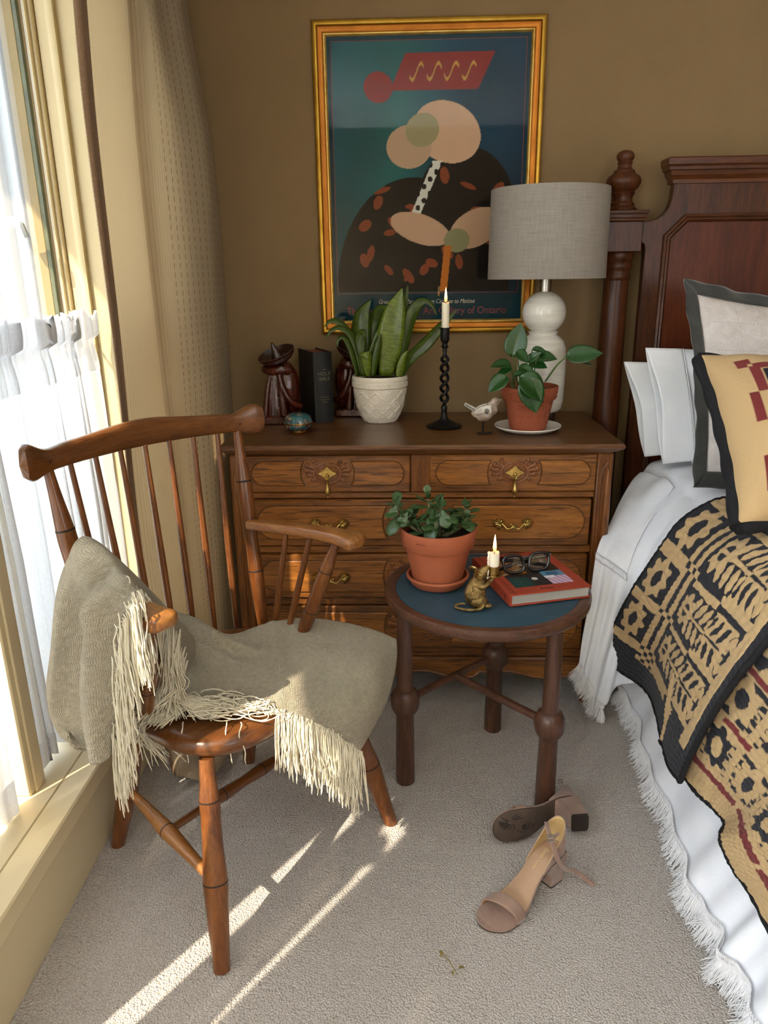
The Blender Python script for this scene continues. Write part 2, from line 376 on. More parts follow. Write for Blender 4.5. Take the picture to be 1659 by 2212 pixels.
# ---------------------------------------------------------------- cafe curtains and drape
M = Mat('sheer_white_linen', 0.9, 0, 0.1); v = M.coords((1, 1, 1), 'UV')
thr = M.noise(M.coords((900, 60, 1), 'UV'), 1.0, 2, 0.6); thr2 = M.noise(M.coords((60, 1500, 1), 'UV'), 1.0, 2, 0.6)
M.color(M.mix(0.5, M.ramp(thr, [(0.3, (226, 228, 232)), (0.6, (250, 250, 250))]), M.ramp(thr2, [(0.3, (226, 228, 232)), (0.6, (250, 250, 250))])))
M.translucent(0.45, transp=0.05); SHEER = M.m
def cafe(name, y0, y1, zb, zt, label, seed, folds, slant=0.0):
    """panel gathered on a rod: y0 right edge, y1 left edge, header ruffle above the rod"""
    r = np.random.default_rng(seed); nu, nv = 150, 74; s = np.linspace(0, 1, nu); t = np.linspace(0, 1, nv)
    ph = 2*PI*folds*(s + 0.06*np.sin(2*PI*s*1.7+seed) + 0.03*np.sin(2*PI*s*4.1))
    P = np.zeros((nu, nv, 3))
    for j, tt in enumerate(t):
        z = zt + (zb-zt)*tt; d = (zt-z)
        g = 0.030*min(1, 0.35+1.3*tt)
        pin = math.exp(-((d-0.075)/0.03)**2)
        am = g*(1-0.5*pin) + (0.016 if d < 0.06 else 0)
        wav = np.sin(ph + 0.6*np.sin(3*tt+seed)) + 0.45*np.sin(2.3*ph+1.1+tt) + (0.9*np.sin(3.4*ph+2+5*d) if d < 0.10 else 0.5*np.sin(3.4*ph+2+0.5)*math.exp(-(d-0.1)/0.05))
        P[:, j, 0] = -0.862 + am*0.5*(wav+0.8)
        P[:, j, 1] = y0 + (y1-y0)*s + slant*tt*(1-s) + 0.35*am*np.cos(ph*1.3)
        P[:, j, 2] = z + ((0.007*np.sin(ph*2.9+seed)+0.006*np.sin(ph*5.3))*max(0, 1-d/0.06)) + 0.012*np.sin(2*PI*s*2+seed)*(tt > 0.97)
    mb = MB(); mb.grid(P); mb.uv.append(np.stack([np.repeat(s, nv), np.tile(t, nu)], 1))
    th = thing(name, label, 'curtain', (-0.868, (y0+y1)/2, zb)); obj('cloth', mb, SHEER, th, True, 180)
    # doubled rod pocket and hem read as denser bands
    h = MB(); k = [j for j in range(nv) if (zt-(zt+(zb-zt)*t[j])) < 0.16]; h.grid(P[:, k] + np.array([0.002, 0, 0])); h.uv.append(np.stack([np.repeat(s, len(k)), np.tile(t[k], nu)], 1))
    obj('rod_pocket', h, SHEER, th, True, 180)
    k = [j for j in range(nv) if P[0, j, 2] < zb+0.075]; h = MB(); h.grid(P[:, k] + np.array([0.002, 0, 0])); h.uv.append(np.stack([np.repeat(s, len(k)), np.tile(t[k], nu)], 1))
    obj('hem', h, SHEER, th, True, 180)
    rod = MB().tube([(-0.874, y0+0.02, zt-0.075), (-0.874, y1-0.02, zt-0.075)], 0.004, 8); obj('rod', rod, CREAM, th, True)
cafe('cafe_curtain', -0.50, -1.118, 0.213, 1.20, 'sheer white cafe curtain with ruffled top behind the armchair back', 3, 9)
cafe('cafe_curtain', -1.222, -1.885, 0.213, 1.25, 'sheer white cafe curtain panel hanging nearest the camera at the left edge', 5, 8, -0.02)
cafe('cafe_curtain', -2.044, -2.245, 0.213, 1.36, 'narrow sheer white cafe curtain outside the left picture edge', 8, 4)  # unseen panel; edges and height set to shape the sun streaks
cafe('cafe_curtain', -2.266, -2.64, 0.213, 1.62, 'sheer white cafe curtain outside the left picture edge beyond the narrow panel', 9, 5)  # unseen panel, top raised to keep sun off the floor
cafe('cafe_curtain', -2.70, -3.40, 0.213, 1.70, 'sheer white cafe curtain farthest along the window toward the camera', 12, 8)  # unseen panel kept to block sun from the visible carpet
M = Mat('tan_waffle_drape', 0.95, 0, 0.1); u = M.n('ShaderNodeTexCoord').outputs['UV']; sp = M.n('ShaderNodeSeparateXYZ'); M.l(u, sp.inputs[0])
U, W = sp.outputs[0], sp.outputs[1]            # metres across the cloth, metres down
st = M.math('FRACT', M.math('MULTIPLY', U, 26.0)); dash = M.math('GREATER_THAN', M.math('FRACT', M.math('MULTIPLY', W, 62.0)), 0.42)
band = M.math('LESS_THAN', M.math('ABSOLUTE', M.math('SUBTRACT', st, 0.5)), 0.09)
fx = M.math('SINE', M.math('MULTIPLY', U, 2*PI*190)); fz = M.math('SINE', M.math('MULTIPLY', W, 2*PI*150)); waf = M.math('MULTIPLY', fx, fz)
c = M.ramp(M.math('ADD', M.math('MULTIPLY', waf, 0.5), 0.5), [(0.2, (206, 189, 160)), (0.8, (234, 221, 195))])
c = M.mix(M.math('MULTIPLY', M.math('MULTIPLY', band, dash), M.math('MULTIPLY', M.math('GREATER_THAN', U, 0.46), 0.55)), c, (150, 124, 96)); ln = M.math('LESS_THAN', M.math('ABSOLUTE', M.math('SUBTRACT', M.math('FRACT', M.math('MULTIPLY', U, 78.0)), 0.5)), 0.10); c = M.mix(M.math('MULTIPLY', ln, 0.35), c, (168, 136, 108))
M.color(c); M.bump(waf, 0.5, 0.002); M.translucent(0.6); DRAPE = M.m; DHEM = plain('drape_folded_edge', (124, 98, 74), (140, 112, 86), 200, 0.95, bump=0.3, bscale=500)  # folded edge coloured dark in place of backlight lost in its layers
#                 top plan                mid plan                 floor plan
topP = [(-0.681, -0.796), (-0.674, -0.786), (-0.664, -0.735), (-0.684, -0.60), (-0.694, -0.45), (-0.668, -0.435), (-0.650, -0.35), (-0.652, -0.26), (-0.632, -0.20), (-0.628, -0.12)]
midP = [(-0.677, -0.832), (-0.670, -0.815), (-0.658, -0.770), (-0.672, -0.66), (-0.672, -0.55), (-0.640, -0.53), (-0.604, -0.42), (-0.600, -0.33), (-0.576, -0.24), (-0.584, -0.10)]
lowP = [(-0.674, -0.85), (-0.668, -0.838), (-0.656, -0.80), (-0.654, -0.70), (-0.650, -0.60), (-0.622, -0.575), (-0.602, -0.50), (-0.592, -0.40), (-0.58, -0.26), (-0.592, -0.10)]
floP = [(-0.672, -0.80), (-0.635, -0.87), (-0.590, -0.91), (-0.530, -0.915), (-0.505, -0.80), (-0.56, -0.66), (-0.60, -0.56), (-0.60, -0.40), (-0.59, -0.25), (-0.60, -0.10)]
ctrl = []
for P2, z in ((topP, 2.30), (topP, 2.02), (midP, 1.62), (midP, 1.15), (lowP, 0.75), (lowP, 0.36), (lowP, 0.14), (floP, 0.035)):
    ctrl.append([(x, y, z) for x, y in P2])
ctrl = np.array(ctrl); ctrl[1, :, :2] += 0.004
P = surf(ctrl, 90, 150); N = normals(P); zz = P[:, :, 2]
P += N*(wob((90, 150), 8, 0.005, 4, (0.2, 1.2), (2, 9)))[..., None]
P[:, :, 0] = np.maximum(P[:, :, 0], -0.722); P[:, :, 1] = np.minimum(P[:, :, 1], -0.02)
sl = np.cumsum(np.concatenate([[0], np.linalg.norm(np.diff(P[30], axis=0), axis=1)]))
mb = MB().sheet(P, 0.003); uv = np.stack([np.tile(sl*1.25, 90), np.repeat(np.linspace(0, 2.3, 90), 150)], 1); mb.uv += [uv, uv]
th = thing('window_drape', 'tan waffle-weave floor-length drape hanging in the corner beside the window', 'curtain', (-0.65, -0.5, 0)); obj('cloth', mb, DRAPE, th, True, 180)
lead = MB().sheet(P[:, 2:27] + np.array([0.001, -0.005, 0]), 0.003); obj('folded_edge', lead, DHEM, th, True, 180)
hm = MB().sheet(P[-7:] + np.array([0.003, -0.003, 0.001]), 0.004); k = 7*150; hm.uv += [uv[-k:], uv[-k:]]; obj('hem', hm, DRAPE, th, True, 180)

# ---------------------------------------------------------------- oak chest of drawers
OAKX = wood('golden_oak_along', (62, 32, 10), (122, 72, 26), (156, 100, 42), 'X', 9, 0.4, 0.25, 0.65)
OAKZ = wood('golden_oak_upright', (66, 34, 10), (112, 64, 22), (140, 86, 34), 'Z', 9, 0.4, 0.25, 0.5)
OAKTOP = wood('brown_oak_top', (58, 34, 16), (96, 60, 31), (118, 77, 42), 'X', 8, 0.36, 0.25, 0.5)
OAKFIELD = wood('pale_oak_field', (88, 48, 15), (146, 90, 33), (172, 112, 48), 'X', 8, 0.4, 0.25, 0.6)
CARVE = wood('carved_oak', (78, 40, 16), (120, 68, 30), (150, 92, 48), 'X', 30, 0.36, 0.3, 0.2)
DARKIN = plain('dark_carcase', (28, 16, 8), (36, 20, 10), 8, 0.8)
BRASS = plain('aged_brass', (166, 138, 74), (212, 182, 108), 40, 0.3, 1.0, bump=0.15, bscale=120)
DX, DY = 0.032, -0.27
DR = thing('chest_of_drawers', 'carved golden oak chest of drawers with brass pulls against the tan wall', 'dresser', (DX, DY, 0))
yf = -0.498
top = MB(); R = [(-0.5635, -0.534), (0.5635, -0.534), (0.5635, -0.02), (-0.5635, -0.02)]
pr = [(0.0, 0.823), (0.004, 0.832), (0.0, 0.838)]
def slab(mb, hw, y0, y1, prof):
    """rectangular slab whose edge follows prof (inset, z), bottom to top"""
    P = [[(DX-hw+i, y0+i, z), (DX+hw-i, y0+i, z), (DX+hw-i, y1, z), (DX-hw+i, y1, z)] for i, z in prof]
    b = mb.n; mb.grid(np.array(P), closed_v=True, flip=True); m = len(prof); mb.F += [(b, b+1, b+2, b+3)[::-1], tuple(b+4*(m-1)+k for k in range(4))]
slab(top, 0.5635, -0.534, -0.021, [(0.030, 0.806), (0.024, 0.812), (0.014, 0.815), (0.010, 0.820), (0.004, 0.822), (0.0, 0.827), (0.0, 0.833), (0.004, 0.838)])
obj('top', top, OAKTOP, DR, True, 25)
car = MB().span((DX-0.50, -0.470, 0.12), (DX+0.50, -0.03, 0.806)); obj('carcase', car, DARKIN, DR, True)
for s in (-1, 1):
    sd = MB().span((DX+s*0.515, -0.47, 0.13), (DX+s*0.540, -0.03, 0.807), 0.002); obj('side_panel', sd, OAKZ, DR, True)
    x0, x1 = sorted((DX+s*0.4985, DX+s*0.5425)); pf = MB()
    pf.span((x0, yf-0.004, 0.10), (x1, -0.44, 0.8065), 0.004)
    obj('corner_post', pf, OAKZ, DR, True)
    rl = MB(); pts = [(DX+s*0.531, yf-0.001, z) for z in np.linspace(0.16, 0.762, 12)]
    rl.tube(pts, [0.003, 0.010] + [0.0125]*8 + [0.010, 0.003], 12); obj('corner_roll', rl, OAKZ, DR, True)
    bd = MB().tube([(DX+s*0.512, yf-0.004, 0.16), (DX+s*0.512, yf-0.004, 0.74), (DX+s*0.516, yf-0.004, 0.762), (DX+s*0.528, yf-0.004, 0.778)], 0.0022, 6); obj('corner_bead', bd, OAKZ, DR, True)
def rail(name, z0, z1, y=yf+0.006, x0=-0.4985, x1=0.4985, mt=OAKX):
    obj(name, MB().span((DX+x0, y, z0), (DX+x1, -0.46, z1), 0.003), mt, DR, True)
rail('frieze_rail', 0.8045, 0.8215-0.015); rail('rail', 0.6735, 0.6925); rail('rail', 0.5045, 0.5285); rail('rail', 0.3375, 0.361); rail('base_rail', 0.163, 0.1925)
rail('divider', 0.6925, 0.8045, yf+0.002, 0.0370-0.064, 0.0370+0.0245-0.001, OAKZ)
obj('base_moulding', MB().sweep([(0, 0), (0.004, 0.002), (0.006, 0.006), (0.003, 0.011), (0, 0.013)], [(DX-0.50, yf+0.004, 0.150), (DX+0.50, yf+0.004, 0.150)]), OAKX, DR, True)
# scalloped apron
xs = np.linspace(-0.4985, 0.4985, 81); a = np.abs(xs)
lowz = 0.098 + 0.012*np.cos(a*2*PI/0.26) + np.where(a > 0.36, (a-0.36)*-0.05, 0) + 0.014*np.exp(-((a-0.19)/0.012)**2)
out = [(x, z) for x, z in zip(xs, lowz)] + [(0.4985, 0.162), (-0.4985, 0.162)]
ap = MB().prism(out, 0.024, 0.003, ((DX, yf+0.026, 0), (1, 0, 0), (0, 0, 1), (0, -1, 0))); obj('apron', ap, OAKX, DR, True)
ab = MB().tube([(DX+x, yf+0.002, z+0.006) for x, z in zip(xs, lowz)], 0.004, 6); obj('apron_bead', ab, OAKX, DR, True)
# cabriole feet
for sx in (-1, 1):
    for yy in (-0.468, -0.075):
        c = np.array([DX+sx*0.512, yy, 0]); o = np.array([sx*0.75, -0.6 if yy < -0.2 else 0.6, 0]); ft = MB()
        pts = spl([c+(0, 0, 0.125), c+o*0.012+(0, 0, 0.10), c+o*0.006+(0, 0, 0.065), c-o*0.004+(0, 0, 0.038), c+o*0.008+(0, 0, 0.017), c+o*0.016+(0, 0, 0.010)], 18)
        ft.tube(pts, np.interp(np.linspace(0, 1, 18), [0, 0.3, 0.6, 0.8, 1], [0.030, 0.027, 0.016, 0.015, 0.0165]), 12); ft.lathe([(0.0, 0), (0.018, 0.0), (0.019, 0.006), (0.012, 0.012)], 12, M4(c+o*0.012))
        th = np.linspace(0, 3.6*PI, 26); rr = 0.003+0.0125*(1-th/th[-1]); dv = Vector(o).normalized()
        q = [c + o*0.024 + np.array(dv)*(rr[k]*math.cos(th[k]))*0.9 + np.array([0, 0, 0.028+rr[k]*math.sin(th[k])]) for k in range(26)]
        ft.tube(q, 0.0052, 7); obj('foot', ft, OAKZ, DR, True)
# --- drawers
def arc(cx, cz, r, a0, a1, n=14): return [(cx+r*math.cos(t), cz+r*math.sin(t)) for t in np.linspace(a0, a1, n)]
def fields(xl, xr, z0, z1, cx, rc):
    """two raised fields with a round outer end and an end cut by the circle round cx"""
    h = (z1-z0)/2; zc = (z0+z1)/2; t = math.asin(min(0.98, h/rc)); r = h*0.995
    left = arc(xl+r, zc, h, PI/2, 3*PI/2, 16) + arc(cx, zc, rc, PI+t, PI-t, 12)
    right = arc(xr-r, zc, h, -PI/2, PI/2, 16) + arc(cx, zc, rc, t, -t, 12)
    return left, right
def spiral(cx, cz, r0, turns, a0, sgn, n=16):
    t = np.linspace(0, 1, n); return [(cx + r0*(1-0.8*k)*math.cos(a0+sgn*turns*2*PI*k), cz + r0*(1-0.8*k)*math.sin(a0+sgn*turns*2*PI*k)) for k in t]
def carve(mb, cx, cz, w, h, y):
    """oval ring with a broken scroll top and acanthus sprays at both sides"""
    def tub(p, r, n=7, fl=0.6): mb.tube([(a, y, b) for a, b in p], r, n, up=(0, 1, 0), flat=fl)
    for s in (-1, 1):
        th = np.linspace(PI/2-0.22, -PI/2+0.1, 22); p = [(cx+s*w*0.62*math.cos(t), cz+h*math.sin(t)) for t in th]
        tub(p, np.interp(np.linspace(0, 1, 22), [0, 0.5, 1], [0.0030, 0.0055, 0.0025]))
        tub(spiral(cx+s*w*0.10, cz+h*0.80, h*0.20, 0.8, PI/2, -s, 12), 0.0030)
        p = [(cx+s*w*0.47*math.cos(t), cz+h*0.72*math.sin(t)) for t in np.linspace(PI/2-0.35, -PI/2+0.2, 18)]; tub(p, 0.0026)
        for k, (a0, ln, r) in enumerate(((0.95, 0.50, 0.0042), (0.45, 0.60, 0.0055), (0.10, 0.64, 0.0052), (-0.30, 0.55, 0.0045), (-0.75, 0.42, 0.0042))):
            b = (cx+s*w*0.60*math.cos(a0*0.8), cz+h*math.sin(a0*0.8)); e = (cx+s*(w*0.62*math.cos(a0*0.8)+w*ln*0.62*math.cos(a0)), cz+h*math.sin(a0*0.8)+w*ln*0.42*math.sin(a0+0.25))
            m = ((b[0]+e[0])/2, (b[1]+e[1])/2+0.004); q = spl([(b[0], b[1]), m, e, (e[0]-s*0.002, e[1]+0.005), (e[0]-s*0.006, e[1]+0.004)], 12)
            tub(q, np.interp(np.linspace(0, 1, 12), [0, 0.35, 0.75, 1], [0.003, r*1.15, r*1.45, r*0.7]), 9, 0.75)
def drop_handle(p, x, z, y):
    bp = MB(); o = []
    for k in range(48):
        t = 2*PI*k/48; r = 0.0135+0.0085*abs(math.cos(2*t))**1.5 + 0.002*math.cos(8*t); o.append((r*math.cos(t)*1.12, r*math.sin(t)*0.85))
    bp.prism(o, 0.002, 0.0008, ((x, y, z), (1, 0, 0), (0, 0, 1), (0, -1, 0)))
    for dx, dz in ((-0.013, 0), (0.013, 0), (0, 0.010)): bp.ell((x+dx, y-0.002, z+dz), (0.0016, 0.001, 0.0016), None, 8, 5)
    h = obj('drop_handle', bp, BRASS, p, True)
    dp = MB(); dp.ell((x, y-0.007, z-0.003), (0.005, 0.006, 0.005), None, 12, 8); dp.tube([(x-0.005, y-0.008, z-0.004), (x-0.0045, y-0.009, z-0.013), (x, y-0.009, z-0.018), (x+0.0045, y-0.009, z-0.013), (x+0.005, y-0.008, z-0.004)], 0.0014, 6)
    dp.lathe([(0.0, 0), (0.0022, 0.001), (0.0030, 0.003), (0.0016, 0.005), (0.004, 0.008), (0.0078, 0.016), (0.0082, 0.021), (0.006, 0.030), (0.0034, 0.040), (0.0032, 0.050), (0.0045, 0.052), (0.0, 0.055)], 16, M4((x, y-0.0095, z-0.070)))
    obj('drop', dp, BRASS, h, True)
def bail_pull(p, x, z, y):
    b = MB(); ts = np.linspace(-1, 1, 25); pts = [(x+0.033*t, y-0.012-0.004*(1-t*t), z-0.010*(1-abs(t)**1.6)+0.004*math.cos(t*PI*2)) for t in ts]
    b.tube(pts, np.interp(np.abs(ts), [0, 0.25, 1], [0.0035, 0.0022, 0.003]), 8)
    b.ell((x, y-0.0155, z-0.006), (0.0045, 0.004, 0.0075), None, 12, 8)
    for s in (-1, 1):
        b.ell((x+s*0.006, y-0.0155, z-0.001), (0.003, 0.003, 0.006), None, 8, 6)
    h = obj('bail_pull', b, BRASS, p, True)
    for s in (-1, 1):
        lf = MB()
        for k, (a, ln) in enumerate(((2.3, 0.012), (1.75, 0.014), (1.2, 0.017), (0.7, 0.019), (0.2, 0.020), (-0.3, 0.018), (-0.85, 0.019), (-1.35, 0.022))):
            c0 = np.array([x+s*0.036, y-0.010, z+0.003]); e = c0 + np.array([s*math.cos(a)*ln, 0.004, math.sin(a)*ln*0.8]); m = (c0+e)/2+np.array([0, -0.004, 0.002])
            lf.tube(spl([c0, m, e, e+np.array([-s*0.001, 0.001, -0.003])], 9), [0.003, 0.0042, 0.0050, 0.0052, 0.0050, 0.0046, 0.0042, 0.0036, 0.002], 8, flat=0.6)
        lf.tube([(x+s*0.036, y, z+0.003), (x+s*0.036, y-0.012, z+0.003)], 0.004, 8)
        obj('leaf_mount', lf, BRASS, h, True)
def drawer(x0, x1, z0, z1, cx, f0, f1, fx0, fx1, rc, cw, ch, cz=None, tilt=0.0):
    d = obj('drawer', MB().span((x0, yf-0.002, z0), (x1, -0.465, z1), 0.003), OAKX, DR, True)
    for o in fields(fx0, fx1, f0, f1, cx, rc): obj('field_groove', MB().prism(inset(np.array(o), -0.0016), 0.0006, 0, ((0, yf-0.0019, 0), (1, 0, 0), (0, 0, 1), (0, -1, 0))), DARKIN, d, True); obj('raised_field', MB().prism(o, 0.0055, 0.0028, ((0, yf-0.0019, 0), (1, 0, 0), (0, 0, 1), (0, -1, 0))), OAKFIELD, d, True)
    g = MB(); cz = cz or (f0+f1)/2; carve(g, cx, cz, cw, ch, yf-0.003); obj('carved_ornament', g, CARVE, d, True)
    return d
for x0, x1, cx in ((-0.4655, 0.0045, -0.231), (0.0615, 0.5295, 0.300)):
    d = drawer(x0, x1, 0.6945, 0.8030, cx, 0.715, 0.786, x0+0.017, x1-0.017, 0.076, 0.062, 0.030)
    drop_handle(d, cx, 0.752, yf-0.009)
for z0, z1, f0, f1 in ((0.5305, 0.6715, 0.552, 0.653), (0.3630, 0.5025, 0.384, 0.484), (0.1945, 0.3355, 0.215, 0.316)):
    d = drawer(-0.4585, 0.5225, z0, z1, DX, f0, f1, -0.441, 0.505, 0.107, 0.088, 0.043)
    for x in (-0.231, 0.300): bail_pull(d, x, (f0+f1)/2-0.003, yf-0.006)

# ---------------------------------------------------------------- spindle-back armchair; local x = across, local y = toward the back
CHZ = wood('honey_maple_upright', (62, 30, 10), (104, 57, 21), (138, 84, 38), 'Z', 11, 0.3, 0.5, 0.12)
CHX = wood('honey_maple_across', (58, 29, 10), (96, 53, 20), (126, 78, 36), 'X', 9, 0.3, 0.5, 0.12)
CHY = wood('honey_maple_arm', (90, 50, 20), (136, 84, 38), (170, 118, 64), 'Y', 9, 0.32, 0.5, 0.15)
GROOVE = plain('dark_scored_ring', (34, 16, 6), None, rough=0.6)
CO = Vector((-0.39, -1.097, 0)); CR = math.atan2(0.79, 0.614)
CH = thing('spindle_back_armchair', 'honey brown wooden armchair with turned spindles and legs beside the window', 'chair', CO, CR)
def turned(name, a, b, prof, mt=CHZ, rings=()):
    """turned post from a to b; prof = (fraction, radius); rings = fractions with a scored dark line"""
    a, b = Vector(a), Vector(b); L = (b-a).length; R = rot_to(b-a); f = np.array([p[0] for p in prof]); r = np.array([p[1] for p in prof])
    t = np.linspace(0, 1, 44); rr = cr(np.stack([f, r], 1), np.linspace(0, 1, 160)); rad = np.interp(t, rr[:, 0], rr[:, 1])
    P = [(0, 0)] + [(q, k*L) for k, q in zip(t, rad)] + [(0, L)]
    o = obj(name, MB().lathe(P, 18, M4(a, R)), mt, CH)
    for g in rings:
        q = float(np.interp(g, rr[:, 0], rr[:, 1])); m = MB().lathe([(q-0.0008, (g-0.006)*L), (q+0.0005, (g-0.003)*L), (q+0.0005, (g+0.003)*L), (q-0.0008, (g+0.006)*L)], 18, M4(a, R)); obj('scored_ring', m, GROOVE, o)
    return o
# seat: thick rounded saddle
th = np.linspace(0, 2*PI, 56, endpoint=False)
def seat_out(k):
    x = np.sign(np.cos(th))*np.abs(np.cos(th))**0.62*0.232; y = np.sign(np.sin(th))*np.abs(np.sin(th))**0.66*0.215
    x = x*(1-0.10*np.clip(y/0.215, 0, 1)); return np.stack([x*k[0], y*k[0] + 0.010, np.full(56, k[1])], 1)
P = [seat_out(k) for k in ((0.02, 0.400), (0.86, 0.400), (0.95, 0.405), (0.99, 0.416), (1.0, 0.426), (0.985, 0.438), (0.95, 0.4445), (0.88, 0.446), (0.70, 0.443), (0.40, 0.440), (0.02, 0.440))]
obj('seat', MB().grid(np.array(P), closed_v=True, flip=True), CHX, CH, smooth=180)
LP = [(0, 0.0165), (0.12, 0.0185), (0.30, 0.0225), (0.42, 0.0245), (0.55, 0.021), (0.70, 0.0195), (0.80, 0.0200), (0.88, 0.0165), (1.0, 0.0150)]
for sx in (-1, 1):
    turned('leg', (sx*0.262, -0.232, 0), (sx*0.186, -0.140, 0.402), LP, rings=(0.42, 0.80))
    turned('leg', (sx*0.204, 0.232, 0), (sx*0.150, 0.130, 0.402), LP, rings=(0.42, 0.80))
BP = [(0, 0.009), (0.15, 0.011), (0.36, 0.015), (0.5, 0.0175), (0.64, 0.015), (0.85, 0.011), (1, 0.009)]
ends = []
for sx in (-1, 1):
    f = 0.415; a = Vector((sx*0.262, -0.232, 0)).lerp(Vector((sx*0.186, -0.140, 0.402)), f); b = Vector((sx*0.204, 0.232, 0)).lerp(Vector((sx*0.150, 0.130, 0.402)), f)
    turned('side_stretcher', a, b, BP, CHY, (0.5,)); ends.append(a.lerp(b, 0.5))
turned('cross_stretcher', ends[0], ends[1], [(0, 0.009), (0.2, 0.010), (0.36, 0.015), (0.5, 0.0125), (0.64, 0.015), (0.8, 0.010), (1, 0.009)], CHX, (0.36, 0.64))
# back: two posts, seven spindles, bowed crest with ear lobes
for sx in (-1, 1):
    turned('back_post', (sx*0.212, 0.140, 0.440), (sx*0.238, 0.219, 0.944), [(0, 0.0135), (0.18, 0.0175), (0.30, 0.0185), (0.42, 0.0165), (0.58, 0.0185), (0.70, 0.0195), (0.76, 0.0175), (0.88, 0.0125), (1, 0.0095)][::1], rings=(0.29, 0.735))
def crest_y(u): return 0.252 - 0.045*(u/0.29)**2
for k, u in enumerate(np.linspace(-0.186, 0.186, 7)):
    ub = u*0.86; yb = 0.165 + 0.048*(1-(ub/0.2)**2)
    turned('spindle', (ub, yb, 0.438), (u, crest_y(u)-0.004, 0.946), [(0, 0.0065), (0.25, 0.0080), (0.45, 0.0082), (0.7, 0.0066), (1, 0.0055)])
us = np.linspace(-0.302, 0.302, 61); P = []
for u in us:
    a = abs(u)/0.302; top = 0.977 + 0.017*math.exp(-(u/0.12)**2) + 0.020*math.exp(-((a-0.955)/0.11)**2) - 0.005*math.exp(-((a-0.76)/0.1)**2)
    bot = 0.928 + 0.006*(1-a*a) - 0.009*math.exp(-((a-0.94)/0.12)**2)
    e = max(0.0, (a-0.90)/0.10); k = math.sqrt(max(0.0, 1-e*e)) if e > 0 else 1.0; zc = (top+bot)/2; h = (top-bot)/2*max(k, 0.04); w = 0.0125+0.007*a*a
    y = crest_y(u) - 0.014*max(0, (a-0.7)/0.3)**2; w *= max(0.15, k**0.5)
    P.append([(u, y+w*math.copysign(abs(math.cos(q))**0.45, math.cos(q)), zc+h*math.copysign(abs(math.sin(q))**0.6, math.sin(q))) for q in np.linspace(0, 2*PI, 20, endpoint=False)])
mb = MB().grid(np.array(P), closed_v=True, flip=True); n = 20; mb.F += [tuple(range(n)), tuple(60*n+i for i in range(n))[::-1]]
cz = obj('crest_rail', mb, CHX, CH, smooth=50)
for sx in (-1, 1): obj('peg', MB().ell((sx*0.238, crest_y(0.238)-0.0165, 0.951), (0.004, 0.002, 0.004), None, 10, 6), GROOVE, cz)
# arms
for sx in (-1, 1):
    c = spl([(sx*0.214, 0.168, 0.708), (sx*0.230, 0.07, 0.716), (sx*0.246, -0.04, 0.722), (sx*0.254, -0.120, 0.722), (sx*0.250, -0.160, 0.720)], 34); P = []
    for k, p in enumerate(c):
        t = k/33; w = np.interp(t, [0, 0.3, 0.7, 0.88, 1], [0.013, 0.019, 0.026, 0.031, 0.027]); h = np.interp(t, [0, 0.5, 0.9, 1], [0.012, 0.0135, 0.0165, 0.013])
        e = max(0, (t-0.93)/0.07); w *= math.sqrt(max(0.02, 1-0.75*e*e)); h *= math.sqrt(max(0.03, 1-0.6*e*e))
        P.append([(p[0]+w*math.copysign(abs(math.cos(q))**0.5, math.cos(q)), p[1], p[2]+h*math.copysign(abs(math.sin(q))**0.55, math.sin(q))) for q in np.linspace(0, 2*PI, 18, endpoint=False)])
    mb = MB().grid(np.array(P), closed_v=True, flip=(sx > 0)); mb.F += [tuple(range(18)), tuple(33*18+i for i in range(18))[::-1]]
    arm = obj('arm', mb, CHY, CH, smooth=60)
    obj('peg', MB().ell((sx*0.247-sx*0.0235*0, -0.098, 0.7355), (0.004, 0.004, 0.0012), None, 10, 6), CHX, arm)
    turned('arm_post', (sx*0.216, 0.012, 0.440), (sx*0.244, -0.098, 0.715), [(0, 0.0135), (0.2, 0.0165), (0.34, 0.0175), (0.48, 0.0165), (0.62, 0.0175), (0.74, 0.0165), (0.88, 0.0115), (1, 0.0095)], rings=(0.32, 0.72))
    for yb, yt, xb, xt in ((0.055, -0.02, 0.214, 0.238), (0.100, 0.052, 0.213, 0.229)):
        turned('arm_spindle', (sx*xb, yb, 0.440), (sx*xt, yt, 0.714), [(0, 0.0062), (0.3, 0.0082), (0.6, 0.0076), (1, 0.0058)])

# ---------------------------------------------------------------- woven throw over the left arm and the seat
M = Mat('oatmeal_woven_throw', 0.95, 0, 0.1); u = M.n('ShaderNodeTexCoord').outputs['UV']
dn = M.n('ShaderNodeTexNoise', Scale=40.0, Detail=2.0); M.l(u, dn.inputs['Vector']); dm = M.n('ShaderNodeMix', data_type='VECTOR'); dm.inputs[0].default_value = 0.012; M.l(u, dm.inputs[4]); M.l(dn.outputs['Color'], dm.inputs[5])
sp = M.n('ShaderNodeSeparateXYZ'); M.l(dm.outputs[1], sp.inputs[0]); A, B = sp.outputs[0], sp.outputs[1]
pa = M.math('MULTIPLY', A, 2*PI*160); pb = M.math('MULTIPLY', B, 2*PI*160)
wv = M.math('MULTIPLY', M.math('SINE', pa), M.math('SINE', pb)); slub = M.noise(u, 90, 3, 0.7); slub2 = M.noise(u, 7, 3, 0.6)
hgt = M.math('ADD', M.math('MULTIPLY', M.math('ABSOLUTE', wv), 1.0), M.math('MULTIPLY', slub, 0.9))
c = M.ramp(hgt, [(0.35, (122, 106, 80)), (0.62, (184, 168, 138)), (0.95, (218, 206, 178))]); c = M.mix(0.18, c, M.ramp(slub2, [(0.35, (140, 128, 104)), (0.65, (206, 196, 172))]))
M.color(c); M.bump(hgt, 0.9, 0.004); M.set(Sheen_Weight=0.35, Sheen_Roughness=0.5); THROW = M.m
FRINGE = plain('cream_fringe_yarn', (214, 203, 174), (236, 228, 206), 60, 0.9, bump=0.4, bscale=500, Sheen_Weight=0.3)
